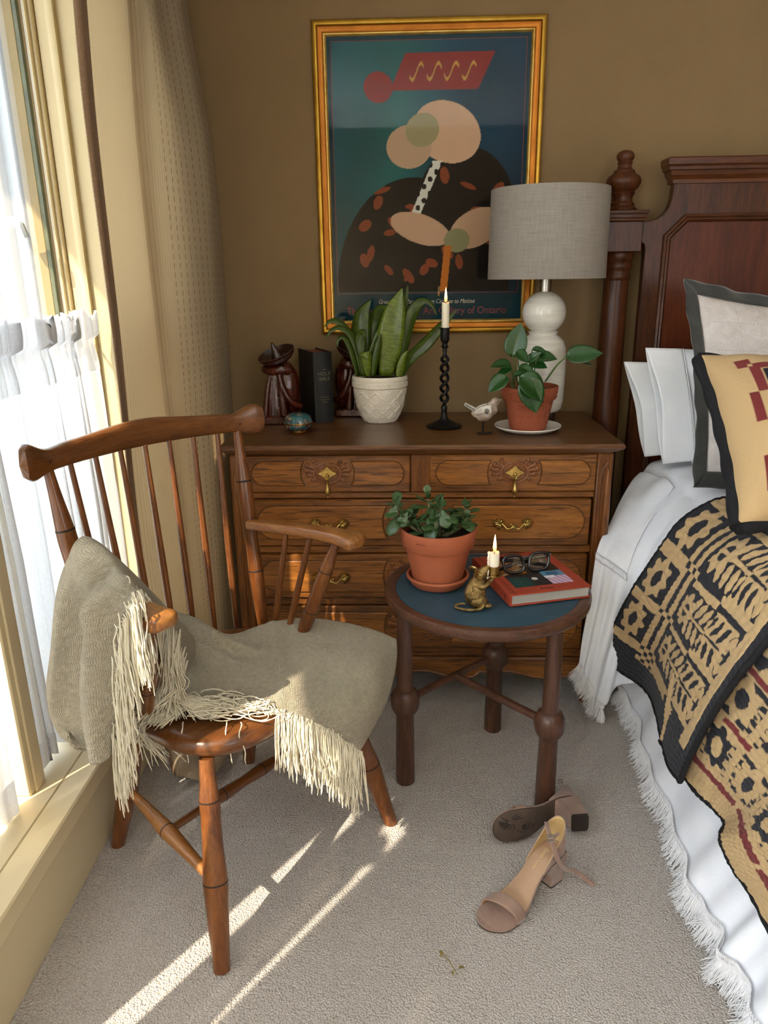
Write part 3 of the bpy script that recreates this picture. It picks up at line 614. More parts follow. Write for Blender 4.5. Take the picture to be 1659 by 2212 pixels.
TH = thing('woven_throw', 'oatmeal woven throw blanket with cream fringe draped over the wooden armchair', 'blanket', (-0.45, -1.2, 0.44))
def metre_uv(P):
    a = np.linalg.norm(np.diff(P, axis=0), axis=2).mean(1); b = np.linalg.norm(np.diff(P, axis=1), axis=2).mean(0)
    a = np.concatenate([[0], np.cumsum(a)]); b = np.concatenate([[0], np.cumsum(b)]); return np.stack([np.repeat(a, len(b)), np.tile(b, len(a))], 1)
def throw_part(name, P, th=0.006):
    mb = MB().sheet(P, th); uv = metre_uv(P); mb.uv += [uv, uv]; return obj(name, mb, THROW, TH, True, 180)
# seat piece: back edge to front edge
G = [[(-0.564, -0.948, 0.530), (-0.504, -0.942, 0.505), (-0.429, -0.960, 0.475), (-0.357, -0.901, 0.470), (-0.269, -0.872, 0.474), (-0.175, -0.888, 0.474), (-0.088, -0.920, 0.468), (-0.030, -0.937, 0.452)],
     [(-0.553, -1.009, 0.500), (-0.481, -1.023, 0.492), (-0.408, -1.026, 0.474), (-0.329, -0.995, 0.466), (-0.245, -0.972, 0.466), (-0.156, -0.983, 0.466), (-0.085, -1.001, 0.458), (-0.030, -0.974, 0.425)],
     [(-0.537, -1.076, 0.468), (-0.464, -1.099, 0.474), (-0.392, -1.099, 0.464), (-0.303, -1.081, 0.460), (-0.222, -1.070, 0.460), (-0.143, -1.081, 0.458), (-0.078, -1.081, 0.440), (-0.038, -1.028, 0.392)],
     [(-0.506, -1.161, 0.460), (-0.445, -1.173, 0.462), (-0.374, -1.182, 0.460), (-0.287, -1.174, 0.458), (-0.199, -1.172, 0.455), (-0.131, -1.173, 0.438), (-0.082, -1.131, 0.396), (-0.059, -1.062, 0.352)],
     [(-0.466, -1.223, 0.456), (-0.411, -1.236, 0.456), (-0.340, -1.247, 0.456), (-0.276, -1.250, 0.453), (-0.216, -1.240, 0.432), (-0.168, -1.228, 0.398), (-0.134, -1.219, 0.365), (-0.106, -1.210, 0.332)]]
P = surf(G, 70, 110); N = normals(P); sgn = 1 if N[30, 40, 2] > 0 else -1
P = P + sgn*N*(wob((70, 110), 8, 0.0035, 21, (0.5, 2.5), (0.6, 3.0)))[..., None]
# a soft ridge running from the arm over to the middle of the seat, and a centre crease
uu = np.linspace(0, 1, 70)[:, None]; vv = np.linspace(0, 1, 110)[None]
P[:, :, 2] += 0.030*np.exp(-((uu-0.10-0.55*vv)/0.06)**2)*np.exp(-((vv-0.22)/0.15)**2) + 0.020*np.exp(-((uu-0.34-0.25*vv)/0.05)**2)*np.exp(-((vv-0.12)/0.14)**2) - 0.006*np.exp(-((uu-0.24-0.45*vv)/0.04)**2)*np.exp(-((vv-0.2)/0.15)**2) + 0.004*np.exp(-((vv-0.46)/0.02)**2)
SEATP = P; throw_part('seat_fold', P)
# hanging end outside the left arm: ridge over the arm to hem
H = [[(-0.546, -0.905, 0.462), (-0.482, -0.998, 0.455), (-0.476, -1.068, 0.452), (-0.489, -1.109, 0.450)],
     [(-0.552, -1.193, 0.738), (-0.492, -1.227, 0.691), (-0.480, -1.236, 0.669), (-0.487, -1.237, 0.660)],
     [(-0.591, -1.273, 0.834), (-0.525, -1.324, 0.814), (-0.491, -1.351, 0.786), (-0.473, -1.364, 0.769)],
     [(-0.627, -1.283, 0.793), (-0.562, -1.328, 0.786), (-0.509, -1.372, 0.774), (-0.462, -1.408, 0.770)],
     [(-0.667, -1.268, 0.712), (-0.599, -1.312, 0.719), (-0.533, -1.371, 0.729), (-0.481, -1.408, 0.741)],
     [(-0.705, -1.247, 0.594), (-0.648, -1.276, 0.590), (-0.564, -1.357, 0.634), (-0.505, -1.395, 0.656)],
     [(-0.747, -1.217, 0.473), (-0.677, -1.254, 0.473), (-0.585, -1.346, 0.539), (-0.523, -1.381, 0.563)],
     [(-0.736, -1.223, 0.413), (-0.660, -1.267, 0.416), (-0.591, -1.341, 0.469), (-0.540, -1.365, 0.502)],
     [(-0.696, -1.252, 0.397), (-0.640, -1.285, 0.396), (-0.586, -1.342, 0.418), (-0.558, -1.351, 0.442)]]
P = surf(H, 100, 70); N = normals(P); uu = np.linspace(0, 1, 100)[:, None]; vv = np.linspace(0, 1, 70)[None]
n0 = N[70, 20]; tocam = np.array([0.3, -0.95, 0.1]); sgn = 1 if n0 @ tocam > 0 else -1
low = np.clip((uu-0.22)/0.25, 0, 1); fold = 0.030*np.exp(-((vv-0.20)/0.13)**2) + 0.034*np.exp(-((vv-0.74)/0.15)**2) - 0.020*np.exp(-((vv-0.47)/0.06)**2)
ridge = 0.020*np.exp(-((uu-0.30-0.25*vv)/0.05)**2)*np.exp(-((vv-0.55)/0.35)**2)
P = P + sgn*N*(low*fold + ridge + wob((100, 70), 8, 0.003, 5, (0.5, 3), (0.5, 3)))[..., None]
HANGP = P; throw_part('hanging_end', P)
# second layer of the folded hem peeping out below
Q = P[62:].copy(); Q += np.array([-0.004, 0.012, -0.016]); throw_part('under_layer', Q[:, :40], 0.005)
# fringe: loose plied strands
rr = np.random.default_rng(11)
def strand(mb, pts, r=0.0017, n=16):
    q = spl(pts, n); k = np.linspace(0, 1, n); ph = rr.uniform(0, 6); q = q + 0.0012*np.sin(k*rr.uniform(9, 17)+ph)[:, None]*rr.normal(size=3)*np.minimum(1, k*3)[:, None]; mb.tube(q, r*(1+0.22*np.sin(k*34+ph))*np.interp(k, [0, 0.93, 1], [1, 1, 0.5]), 5)
fr = MB()
# A: along the front edge of the hanging end, falling straight down
edge = HANGP[:, -1]; idx = np.linspace(20, 98, 330).astype(int)
for i in idx:
    p = edge[i] + rr.normal(size=3)*np.array([0.004, 0.006, 0.004]); t = (i-22)/76; L = rr.uniform(0.11, 0.165); d = np.array([0.004, -0.006, 0])*rr.uniform(0.2, 1.3) + rr.normal(size=3)*0.004
    d2 = np.array([0.006, -0.004, 0])*rr.normal()
    strand(fr, [p, p + np.array([0.005, -0.005, -0.01]) + d*0.4, p + d + (0, 0, -L*0.45), p + d + d2 + (0, 0, -L*0.75), p + d + d2*1.3 + (0, 0, -L)], 0.00125)
# bundle thrown over the arm
for k in range(90):
    a = np.array((-0.515, -1.332, 0.768)) + rr.normal(size=3)*0.008; t = rr.uniform(); b = np.array((-0.483, -1.386, 0.771)) + np.array([0.002, 0, 0.008])*rr.normal(); L = rr.uniform(0.10, 0.18)
    e = b + np.array([rr.normal()*0.006-0.012*t*2, rr.normal()*0.006-0.01, -L*0.45]); strand(fr, [a, (a+b)/2 + (0, 0, 0.012), b, e, e + np.array([rr.normal()*0.004, 0, -L*0.55])], 0.00125)
# B: inside the arm, down to the seat and over its left front corner
for k in range(170):
    t = rr.uniform(); a = np.array((-0.483, -1.206, 0.640))*(1-t) + np.array((-0.482, -1.153, 0.500))*t + rr.normal(size=3)*0.006
    b = np.array((-0.485, -1.221, 0.485)) + np.array([0.011*rr.normal(), 0.012*rr.normal(), 0.012*rr.uniform()])
    if k % 3 == 0:
        c = b + np.array([rr.uniform(-0.01, 0.05), rr.uniform(-0.06, -0.02), -0.02]); c[2] = 0.452+0.006*rr.uniform(); strand(fr, [a, (a+b)/2+(0, -0.01, -0.02), b, c], 0.00125)
    else:
        c = np.array((-0.521, -1.267, 0.455)) + np.array([0.02*rr.normal(), 0.016*rr.normal(), 0.004]); e = np.array((-0.521, -1.232, 0.360)) + np.array([0.022*rr.normal(), 0.012*rr.normal(), 0.02*rr.normal()])
        strand(fr, [a, (a+b)/2+(0, -0.012, -0.015), b, c, (c+e)/2 + np.array([-0.01, -0.012, 0.01]), e], 0.00125)
# C: curls lying on the seat
for k in range(95):
    c = np.array((-0.387, -1.251, 0.456)) + np.array([0.050*rr.normal(), 0.014*rr.normal(), 0.010*rr.uniform()]); c[0] = np.clip(c[0], -0.40, -0.24)
    a0 = rr.uniform(0, 2*PI); R = rr.uniform(0.014, 0.034); tt = np.linspace(0, rr.uniform(1.5, 4.6), 9)
    q = [c + np.array([R*math.cos(a0+x)*1.5, R*math.sin(a0+x)*0.62, 0.006*math.sin(x*2)+0.004]) for x in tt]; strand(fr, q, 0.00125, 20)
for k in range(95):
    a = np.array((-0.465, -1.224, 0.460)) + np.array([0.014*rr.normal(), 0.010*rr.normal(), 0.006]); b = np.array((-0.400, -1.270, 0.458)) + np.array([0.02*rr.normal(), 0.010*rr.normal(), 0.004]); e = np.array((-0.494, -1.286, 0.452)) + np.array([0.015*rr.normal(), 0.012*rr.normal(), 0.0])
    strand(fr, [b, (a+b)/2+(0, 0, 0.008), a, (a+e)/2+(0, 0, 0.003), e], 0.00125)
# D: front edge, hanging over the seat front
fe = SEATP[-1]
for k in range(380):
    t = rr.uniform(0.40, 1.0)**0.85; i = int(t*109); p = fe[i] + rr.normal(size=3)*np.array([0.003, 0.003, 0.002]); L = rr.uniform(0.085, 0.135)*(0.85+0.3*t); d = np.array([0.004*rr.normal(), -0.012-0.008*rr.uniform(), 0]); d2 = np.array([0.005*rr.normal(), 0.004*rr.normal(), 0])
    strand(fr, [p, p + d + (0, 0, -0.006), p + d*1.4 + (0, 0, -L*0.4), p + d*1.4 + d2 + (0, 0, -L*0.7), p + d*1.4 + d2*1.6 + (0, 0, -L)], 0.00125)
for px in ((-0.359, -1.289, 0.455), (-0.331, -1.289, 0.455), (-0.447, -1.286, 0.452)):
    p = np.array(px); strand(fr, [p, p+(0.004, -0.016, 0.004), p+(0.004, -0.030, -0.015), p+(0.010, -0.030, -0.05), p+(0.012, -0.028, -0.075)], 0.00125)
o = obj('fringe', fr, FRINGE, TH, True, 180); o['kind'] = 'stuff'
# knots along the fringed edges
kn = MB()
for k in range(46):
    p = fe[int(44+k*1.43)]; kn.ell(p + np.array([0.001*rr.normal(), -0.003, -0.002]), (0.0042, 0.0042, 0.0048), None, 7, 5)
o = obj('fringe_knots', kn, FRINGE, TH, True, 180); o['kind'] = 'stuff'

# ---------------------------------------------------------------- round side table
WALZ = wood('walnut_upright', (44, 26, 18), (74, 46, 33), (100, 66, 48), 'Z', 12, 0.4, 0.25, 0.35)
WALX = wood('walnut_across', (48, 28, 20), (80, 50, 36), (106, 70, 52), 'X', 12, 0.38, 0.3, 0.35)
LEATHER = plain('teal_blue_leather', (40, 66, 80), (50, 79, 94), 7, 0.5, bump=0.1, bscale=400, spec=0.4)
TC = Vector((0.1925, -0.842, 0))
TB = thing('round_side_table', 'round walnut side table with dark teal leather inset top and ball-turned legs', 'table', TC)
rim = MB().lathe([(0.224, 0.5475), (0.2265, 0.5505), (0.232, 0.552), (0.247, 0.552), (0.2515, 0.549), (0.2525, 0.543), (0.2515, 0.532), (0.247, 0.526), (0.232, 0.5195), (0.20, 0.518), (0.0, 0.518)], 96)
obj('rim', rim, WALX, TB, smooth=32)
obj('leather_top', MB().lathe([(0.2255, 0.5465), (0.2245, 0.5490), (0.222, 0.5495), (0.0, 0.5495)], 96), LEATHER, TB, smooth=40)
legs = []
for a, r, nm in ((188.6, 0.206, 'L'), (-40.9, 0.196, 'R'), (75.5, 0.216, 'B')):
    c = np.array([r*math.cos(math.radians(a)), r*math.sin(math.radians(a)), 0]); legs.append(c)
    l = MB().lathe([(0, 0), (0.0235, 0), (0.0252, 0.003), (0.0252, 0.02), (0.0228, 0.205), (0.0238, 0.2075), (0.0300, 0.215), (0.0355, 0.227), (0.0378, 0.2445), (0.0358, 0.262), (0.0300, 0.2745), (0.0232, 0.280), (0.0208, 0.2815), (0.0205, 0.284), (0.0186, 0.519), (0, 0.519)], 28, M4(c)); obj('leg', l, WALZ, TB, smooth=35)
L, R, B = legs; mid = (L*0.47+B*0.53)
obj('stretcher', MB().tube([L+(0, 0, 0.244), B+(0, 0, 0.244)], 0.0098, 14), WALX, TB)
obj('stretcher', MB().tube([mid+(0, 0, 0.244)+(R-mid)*0.012, R+(0, 0, 0.244)], 0.0105, 14), WALX, TB)

# ---------------------------------------------------------------- terracotta pot, saucer, jade plant
TERRA = plain('terracotta', (160, 86, 56), (178, 102, 70), 6, 0.72, bump=0.05, bscale=150, spec=0.3)
TERRAD = plain('weathered_terracotta', (140, 72, 46), (158, 86, 58), 7, 0.75, bump=0.1, bscale=120, spec=0.3)
SOIL = plain('potting_soil', (34, 26, 20), (54, 42, 32), 60, 0.95, bump=0.8, bscale=140, dist=0.004)
JADE = plain('jade_leaf_green', (40, 68, 38), (66, 96, 50), 14, 0.30, spec=0.5, Coat_Weight=0.15)
JSTEM = plain('jade_stem', (88, 96, 60), (110, 104, 74), 30, 0.7)
PC = Vector((0.072, -0.822, 0.552))
SA = thing('terracotta_saucer', 'terracotta saucer under the jade plant pot on the round table', 'saucer', PC)
obj('dish', MB().lathe([(0, 0), (0.062, 0), (0.067, 0.004), (0.0745, 0.018), (0.0775, 0.0195), (0.0785, 0.023), (0.0765, 0.0265), (0.073, 0.0265), (0.069, 0.010), (0.064, 0.006), (0, 0.006)], 48), TERRA, SA, smooth=35)
JP = thing('potted_jade_plant', 'jade plant with thick dark green leaves in a plain terracotta pot', 'plant', PC + Vector((0, 0, 0.0062)))
prof = [(0, 0), (0.058, 0), (0.0605, 0.002), (0.0805, 0.095), (0.0865, 0.0965), (0.0885, 0.099), (0.0945, 0.139), (0.0935, 0.143), (0.0900, 0.1435), (0.0875, 0.141), (0.083, 0.118), (0, 0.118)]
pot = obj('pot', MB().lathe(prof, 56), TERRA, JP, smooth=35)
sm_ = MB()
for k in range(5): a_ = -0.62+0.055*k; sm_.tube([(0.0925*math.sin(a_+d), -0.0925*math.cos(a_+d), 0.122+z) for d, z in ((0, 0), (0.012, 0.004), (0.024, 0.001), (0.036, 0.003))], 0.0006, 4)
obj('stamped_mark', sm_, plain('stamped_mark', (112, 56, 34), None, rough=0.8), JP)['kind'] = 'stuff'
s = MB().lathe([(0.0845, 0.119), (0.06, 0.122), (0, 0.125)], 32); obj('soil', s, SOIL, JP)
def leaf_mesh(name, n=11, m=7, shape='jade', thick=0.10, fold=0.2, curl=0.3):
    """unit leaf along +x from 0 to 1, half width 0.5, upper side +z"""
    t = np.linspace(0, 1, n); s = np.linspace(-1, 1, m)
    if shape == 'jade': w = 0.30*np.interp(t, [0, 0.15, 0.4, 0.68, 0.86, 0.96, 1], [0.14, 0.32, 0.80, 1.0, 0.78, 0.40, 0.03])
    else: w = 0.31*np.interp(t, [0, 0.04, 0.16, 0.34, 0.55, 0.78, 0.92, 1], [0.05, 0.45, 0.9, 1.0, 0.92, 0.55, 0.2, 0.0])
    X = t[:, None] - 0.03*np.abs(s)[None]*(t[:, None] < 0.1); Y = w[:, None]*s[None]
    Z = fold*np.abs(Y)*1.0 - curl*(t[:, None]**2)*0.35 + 0*Y
    P = np.stack([X+0*Y, Y, Z], 2); mb = MB()
    if shape == 'jade':
        h = thick*np.sqrt(np.maximum(0, 1-s**2))[None]*np.minimum(1, w/0.2)[:, None]; A = P.copy(); A[:, :, 2] += h*0.6; B = P.copy(); B[:, :, 2] -= h
        mb.grid(A, flip=True); mb.grid(B)
    else: mb.sheet(P, 0.006)
    me = bpy.data.meshes.new(name); me.from_pydata(mb.verts().tolist(), [], mb.F); me.polygons.foreach_set('use_smooth', [True]*len(me.polygons)); return me
def put_leaf(me, parent, base, d, up, L, width=1.0, name='leaf'):
    o = bpy.data.objects.new(name, me); COL.objects.link(o); o.parent = parent
    x = Vector(d).normalized(); y = Vector(up).cross(x); y = y.normalized() if y.length > 1e-4 else Vector((0, 1, 0)); z = x.cross(y)
    m = Matrix((x*L, y*L*width, z*L)).transposed().to_4x4(); m.translation = Vector(base); o.matrix_basis = m; return o
JL = [leaf_mesh('jade_leaf', 11, 9, 'jade', 0.085, f, c) for f, c in ((0.15, 0.2), (0.05, 0.5), (0.25, -0.2))]
for q in JL: q.materials.append(JADE)
off = PC + Vector((0, 0, 0.0062)); r2 = np.random.default_rng(4)
clusters = [((-0.036, -0.830, 0.764), 1.0, 4), ((0.047, -0.815, 0.769), 1.0, 4), ((0.074, -0.865, 0.765), 1.15, 4), ((0.145, -0.825, 0.757), 0.9, 4), ((0.006, -0.800, 0.724), 0.9, 3), ((0.105, -0.800, 0.720), 0.9, 3), ((0.025, -0.860, 0.710), 0.8, 3), ((0.113, -0.860, 0.710), 0.75, 2), ((0.057, -0.890, 0.744), 0.9, 3), ((0.141, -0.850, 0.732), 0.8, 3), ((-0.014, -0.840, 0.730), 0.85, 3)]
for tip, sc, lv in clusters:
    tip = Vector(tip) - off; base = Vector((tip.x*0.25, tip.y*0.3, 0.121)); m = base.lerp(tip, 0.5) + Vector((tip.x*0.08, 0, -0.004))
    obj('stem', MB().tube(spl([base, m, tip], 10), np.linspace(0.0055, 0.0026, 10), 8), JSTEM, JP)
    ax = (tip-m).normalized(); a0 = r2.uniform(0, PI)
    for k in range(lv):
        el = [1.15, 0.55, 0.05, -0.55][k]; Ln = [0.023, 0.039, 0.050, 0.058][k]*sc; b = tip - ax*(0.000+0.011*k)
        for s_ in range(2 if k != 2 else 3):
            az = a0 + k*PI/2 + s_*(PI if k != 2 else 2*PI/3) + r2.normal()*0.25; e = el + r2.normal()*0.15
            d = Vector((math.cos(az)*math.cos(e), math.sin(az)*math.cos(e), math.sin(e))); put_leaf(JL[int(r2.integers(3))], JP, b, d, Vector((0, 0, 1)) if abs(e) < 1.2 else Vector((1, 0, 0)), Ln*r2.uniform(0.88, 1.12), 1.0)
# front hanging pair and the upright tip leaf
for (b, e_, L_) in (((0.076, -0.875, 0.752), (0.047, -0.885, 0.717), 0), ((0.079, -0.880, 0.761), (0.090, -0.900, 0.724), 0), ((0.046, -0.815, 0.776), (0.045, -0.812, 0.803), 0), ((-0.030, -0.845, 0.764), (-0.041, -0.855, 0.735), 0), ((-0.003, -0.850, 0.745), (-0.023, -0.855, 0.711), 0)):
    b = Vector(b)-off; e_ = Vector(e_)-off; put_leaf(JL[0], JP, b, e_-b, Vector((0, -1, 0.35)), (e_-b).length*1.02, 1.15)
# ---------------------------------------------------------------- coffee-table book with folded glasses
BKRED = plain('burnt_orange_cloth', (150, 54, 28), (162, 62, 34), 90, 0.8, bump=0.15, bscale=700)
PAGES = plain('page_edges', (150, 148, 142), (182, 178, 170), 30, 0.9, stretch=(0.1, 0.1, 60), bump=0.5, bscale=40)
BO = Vector((0.235, -0.967, 0.5525)); ba = math.radians(15.5); BW, BL, BT = 0.205, 0.250, 0.029
BK = thing('art_book', 'burnt orange hardback art book with a photo collage on its cover', 'book', BO, ba)
obj('cover_board', MB().span((0.0, 0, 0.0), (BW, BL, 0.003), 0.001), BKRED, BK)
obj('cover_board', MB().span((0.0, 0, BT-0.003), (BW, BL, BT), 0.001), BKRED, BK)
obj('spine', MB().span((-0.0022, 0, 0.0005), (0.0035, BL, BT-0.0005), 0.0012), BKRED, BK)
obj('hinge_groove', MB().span((0.012, 0.0005, BT-0.0004), (0.0145, BL-0.0005, BT+0.0001)), plain('book_groove', (112, 36, 18), None, rough=0.85), BK)
obj('page_block', MB().span((0.0036, 0.005, 0.0031), (BW-0.005, BL-0.005, BT-0.0031)), PAGES, BK)
nx, ny = 90, 110; gx, gy = np.meshgrid(np.linspace(0, 1, nx), np.linspace(0, 1, ny), indexing='ij'); cl = np.zeros((nx, ny, 3)); cl[:] = (40, 34, 32)
def put(m, c): cl[m] = c
put((gx < 0.42) & (gy > 0.42), (150, 98, 22)); put((gx > 0.40) & (gy > 0.62), (44, 34, 30)); put((gx > 0.38) & (gy > 0.90), (120, 120, 122)); put((gx > 0.38) & (np.abs(gy-0.895-0.012*np.sin(gx*60)) < 0.02), (70, 74, 62))
put((gx < 0.34) & (gy < 0.30), (10, 66, 64)); put((gx > 0.34) & (gx < 0.64) & (gy < 0.34), (34, 32, 34)); put(((gx-0.44)/0.05)**2+((gy-0.22)/0.045)**2 < 1, (214, 208, 196))
put((gx > 0.64) & (gy < 0.24), (206, 188, 204)); put((gx > 0.64) & (gy < 0.24) & (np.sin(gx*70+gy*30) > 0.35), (176, 122, 164)); put((gx > 0.62) & (gy >= 0.24) & (gy < 0.42), (86, 132, 158)); put((gx > 0.70) & (gx < 0.9) & (gy > 0.27) & (gy < 0.38), (44, 96, 130)); put((gx > 0.62) & (gy > 0.20) & (gy < 0.27) & (gx < 0.8), (222, 222, 226))
put((gx < 0.42) & (np.abs(gy-0.42-gx*0.4) < 0.012), (206, 190, 168)); put((gx < 0.34) & (gy < 0.3) & (np.sin(gx*90)*np.sin(gy*95) > 0.97), (190, 186, 120))
lc = np.array([lin(q)[:3] for q in cl.reshape(-1, 3)]); P = np.stack([0.028+gx*0.150, 0.036+gy*0.186, np.full_like(gx, BT+0.0004)], 2)
mb = MB().grid(P); mb.col.append(lc)
def vcol(name, rough=0.5, bumpscale=0, bump=0.0, **kw):
    M = Mat(name, rough); a = M.n('ShaderNodeVertexColor', layer_name='Col'); M.color(a.outputs['Color'])
    if bump: M.bump(M.noise(M.coords(), bumpscale, 4, 0.6), bump, 0.002)
    M.set(**kw); return M
obj('cover_photo', mb, vcol('printed_cover_photo', 0.35).m, BK, smooth=0)
INKW = plain('white_print', (206, 200, 190), None, rough=0.6); INKB = plain('dark_print', (58, 22, 14), None, rough=0.6)
for s_, x, y, sz, rz in (('AM', 0.105, 0.166, 0.028, 0), ('YOU', 0.122, 0.150, 0.014, 0), ('I AM', 0.066, 0.176, 0.02, 0), ('MY', 0.160, 0.176, 0.02, 60)):
    text(s_, sz, INKW, BK, (x, y, BT+0.0008), (0, 0, math.radians(rz)), 'title_lettering', 0, 0.0001)
text('Rizzoli', 0.0125, INKB, BK, (0.098, 0.019, BT+0.0003), (0, 0, 0), 'publisher_lettering', 0.15, 0.0001)
text('R', 0.012, INKB, BK, (-0.0024, 0.030, 0.015), (PI/2, 0, -PI/2), 'spine_lettering', 0, 0.0001)
BLACKP = plain('black_acetate', (12, 12, 15), (20, 20, 24), 10, 0.18, spec=0.6, Coat_Weight=0.5)
M = Mat('spectacle_lens', 0.02); tp = M.n('ShaderNodeBsdfTransparent'); gl = M.n('ShaderNodeBsdfGlossy', Roughness=0.02); mx = M.n('ShaderNodeMixShader', Fac=0.14); tp.inputs['Color'].default_value = (0.86, 0.82, 0.82, 1); M.l(tp.outputs[0], mx.inputs[1]); M.l(gl.outputs[0], mx.inputs[2]); M.l(mx.outputs[0], M.out.inputs['Surface']); LENS = M.m
GO = Vector((0.292, -0.832, 0.5818)); GL = thing('eyeglasses', 'black-framed eyeglasses lying folded on the orange book', 'glasses', GO, math.radians(17))
tilt = Matrix.Rotation(math.radians(-14), 4, 'X')
def rimpts(cx, s):
    o = []
    for a in np.linspace(0, 2*PI, 40, endpoint=False):
        c_, s2 = math.cos(a), math.sin(a); x = 0.0265*math.copysign(abs(c_)**0.62, c_); z = 0.0215*math.copysign(abs(s2)**0.66, s2); x += s*0.003*(z/0.02); o.append(tilt @ Vector((cx+x, 0, 0.0255+z)))
    return o
fr = MB()
for s in (-1, 1):
    pts = rimpts(s*0.034, s); q = pts + pts[:2]; T = MB().tube(q, 0.0040, 8, caps=False, up=(0, 1, 0)); fr.merge(T)
    le = MB(); v = [tuple(p) for p in pts]; le.add(v, [tuple(range(40))]); obj('lens', le, LENS, GL, smooth=0)
fr.tube([tilt @ Vector((x, 0, 0.033+0.003*math.cos(x*260))) for x in np.linspace(-0.010, 0.010, 7)], 0.0032, 8)
obj('frame', fr, BLACKP, GL, smooth=180)
for s in (-1, 1):
    a = tilt @ Vector((s*0.063, 0.0, 0.041)); b = Vector((-s*0.045, 0.020+0.007*(s > 0), 0.010)); tmp = MB().tube([a, a+Vector((s*0.001, 0.006, -0.001)), Vector((s*0.052, 0.013, 0.034)), (a+b)/2+Vector((0, 0.012, 0)), b, b+Vector((-s*0.022, 0.001, -0.0065))], [0.0052, 0.0048, 0.0042, 0.0034, 0.0036, 0.003], 8, flat=1.3); obj('temple', tmp, BLACKP, GL, smooth=180)
# ---------------------------------------------------------------- gilded mouse candle holder and candle stub
M = Mat('antique_gilt', 0.34, 1.0); v = M.coords((1, 1, 0.28)); fur = M.noise(v, 420, 3, 0.7, 0.5); big = M.noise(M.coords(), 60, 3, 0.6)
M.color(M.mix(0.6, M.ramp(fur, [(0.35, (70, 54, 30)), (0.65, (196, 164, 104))]), M.ramp(big, [(0.35, (96, 76, 44)), (0.7, (206, 176, 116))]))); M.bump(fur, 0.9, 0.003); GILT = M.m
GILTS = plain('smooth_gilt', (120, 98, 60), (190, 160, 104), 40, 0.25, 1.0)
MO = Vector((0.153, -0.962, 0.552)); MS = thing('mouse_candle_holder', 'small antique gold mouse figurine holding up a candle cup', 'candle holder', MO, math.radians(12))
mb = MB(); mb.ell((0, 0, 0.031), (0.0255, 0.0245, 0.032)); mb.ell((0.004, 0, 0.053), (0.0195, 0.0185, 0.022)); mb.ell((0.010, 0, 0.078), (0.0145, 0.0135, 0.0135))
mb.tube([(0.010, 0, 0.080), (0.020, 0, 0.089), (0.0275, 0, 0.0955), (0.031, 0, 0.0985)], [0.0125, 0.0095, 0.0055, 0.0030], 12); mb.ell((0.031, 0, 0.099), (0.0032, 0.003, 0.003))
for s in (-1, 1):
    mb.ell((0.004, s*0.015, 0.018), (0.020, 0.012, 0.018)); mb.tube(spl([(0.004, s*0.012, 0.056), (0.014, s*0.017, 0.055), (0.027, s*0.013, 0.061), (0.040, s*0.006, 0.0715)], 10), np.linspace(0.0085, 0.0040, 10), 10)
    mb.ell((0.027, s*0.015, 0.005), (0.0105, 0.0065, 0.0058)); mb.ell((0.018, s*0.0105, 0.083), (0.0028, 0.0022, 0.0028))
obj('body', remesh(mb, 0.0013, 3), GILT, MS, smooth=180)
for s in (-1, 1):
    R = rot_to((0.55, s*0.55, 0.45)); e = MB(); e.lathe([(0, -0.0015), (0.008, -0.0005), (0.0120, 0.0018), (0.0128, 0.0035), (0.0116, 0.0037), (0.008, 0.0010), (0, 0.0)], 18, M4((-0.001, s*0.0150, 0.0835), R)); obj('ear', e, GILTS, MS)
    ey = MB().ell((0.0195, s*0.0110, 0.0845), (0.0018, 0.0014, 0.0018), None, 8, 6); obj('eye', ey, GROOVE, MS)
tl = spl([(0.012, -0.021, 0.016), (0.010, -0.026, 0.008), (-0.004, -0.028, 0.0045), (-0.024, -0.024, 0.004), (-0.044, -0.011, 0.004), (-0.045, 0.004, 0.004), (-0.030, 0.012, 0.004), (-0.020, 0.010, 0.004)], 30); obj('tail', MB().tube(tl, np.linspace(0.0042, 0.0024, 30), 9), GILT, MS)
cup = MB().lathe([(0, 0), (0.018, 0.0005), (0.0205, 0.0025), (0.0200, 0.0032), (0.013, 0.0018), (0.0128, 0.003), (0.0132, 0.024), (0.0122, 0.024), (0.0118, 0.004), (0, 0.004)], 32, M4((0.043, 0, 0.0745))); obj('candle_cup', cup, GILTS, MS, smooth=40)
WAX = plain('ivory_wax', (238, 228, 202), (246, 240, 222), 8, 0.45, spec=0.4, Subsurface_Weight=0.25, Subsurface_Radius=(0.02, 0.012, 0.006))
M = Mat('candle_flame', 0.5); v = M.coords((1, 1, 1), 'Generated'); sx = M.n('ShaderNodeSeparateXYZ'); M.l(v, sx.inputs[0]); col = M.ramp(sx.outputs[2], [(0.0, (255, 120, 30)), (0.3, (255, 190, 80)), (0.75, (255, 232, 160))]); em = M.n('ShaderNodeEmission', Strength=7.0); M.l(col, em.inputs['Color']); M.l(em.outputs[0], M.out.inputs['Surface']); FLAME = M.m
WICK = plain('charred_wick', (22, 16, 12), None, rough=0.9)
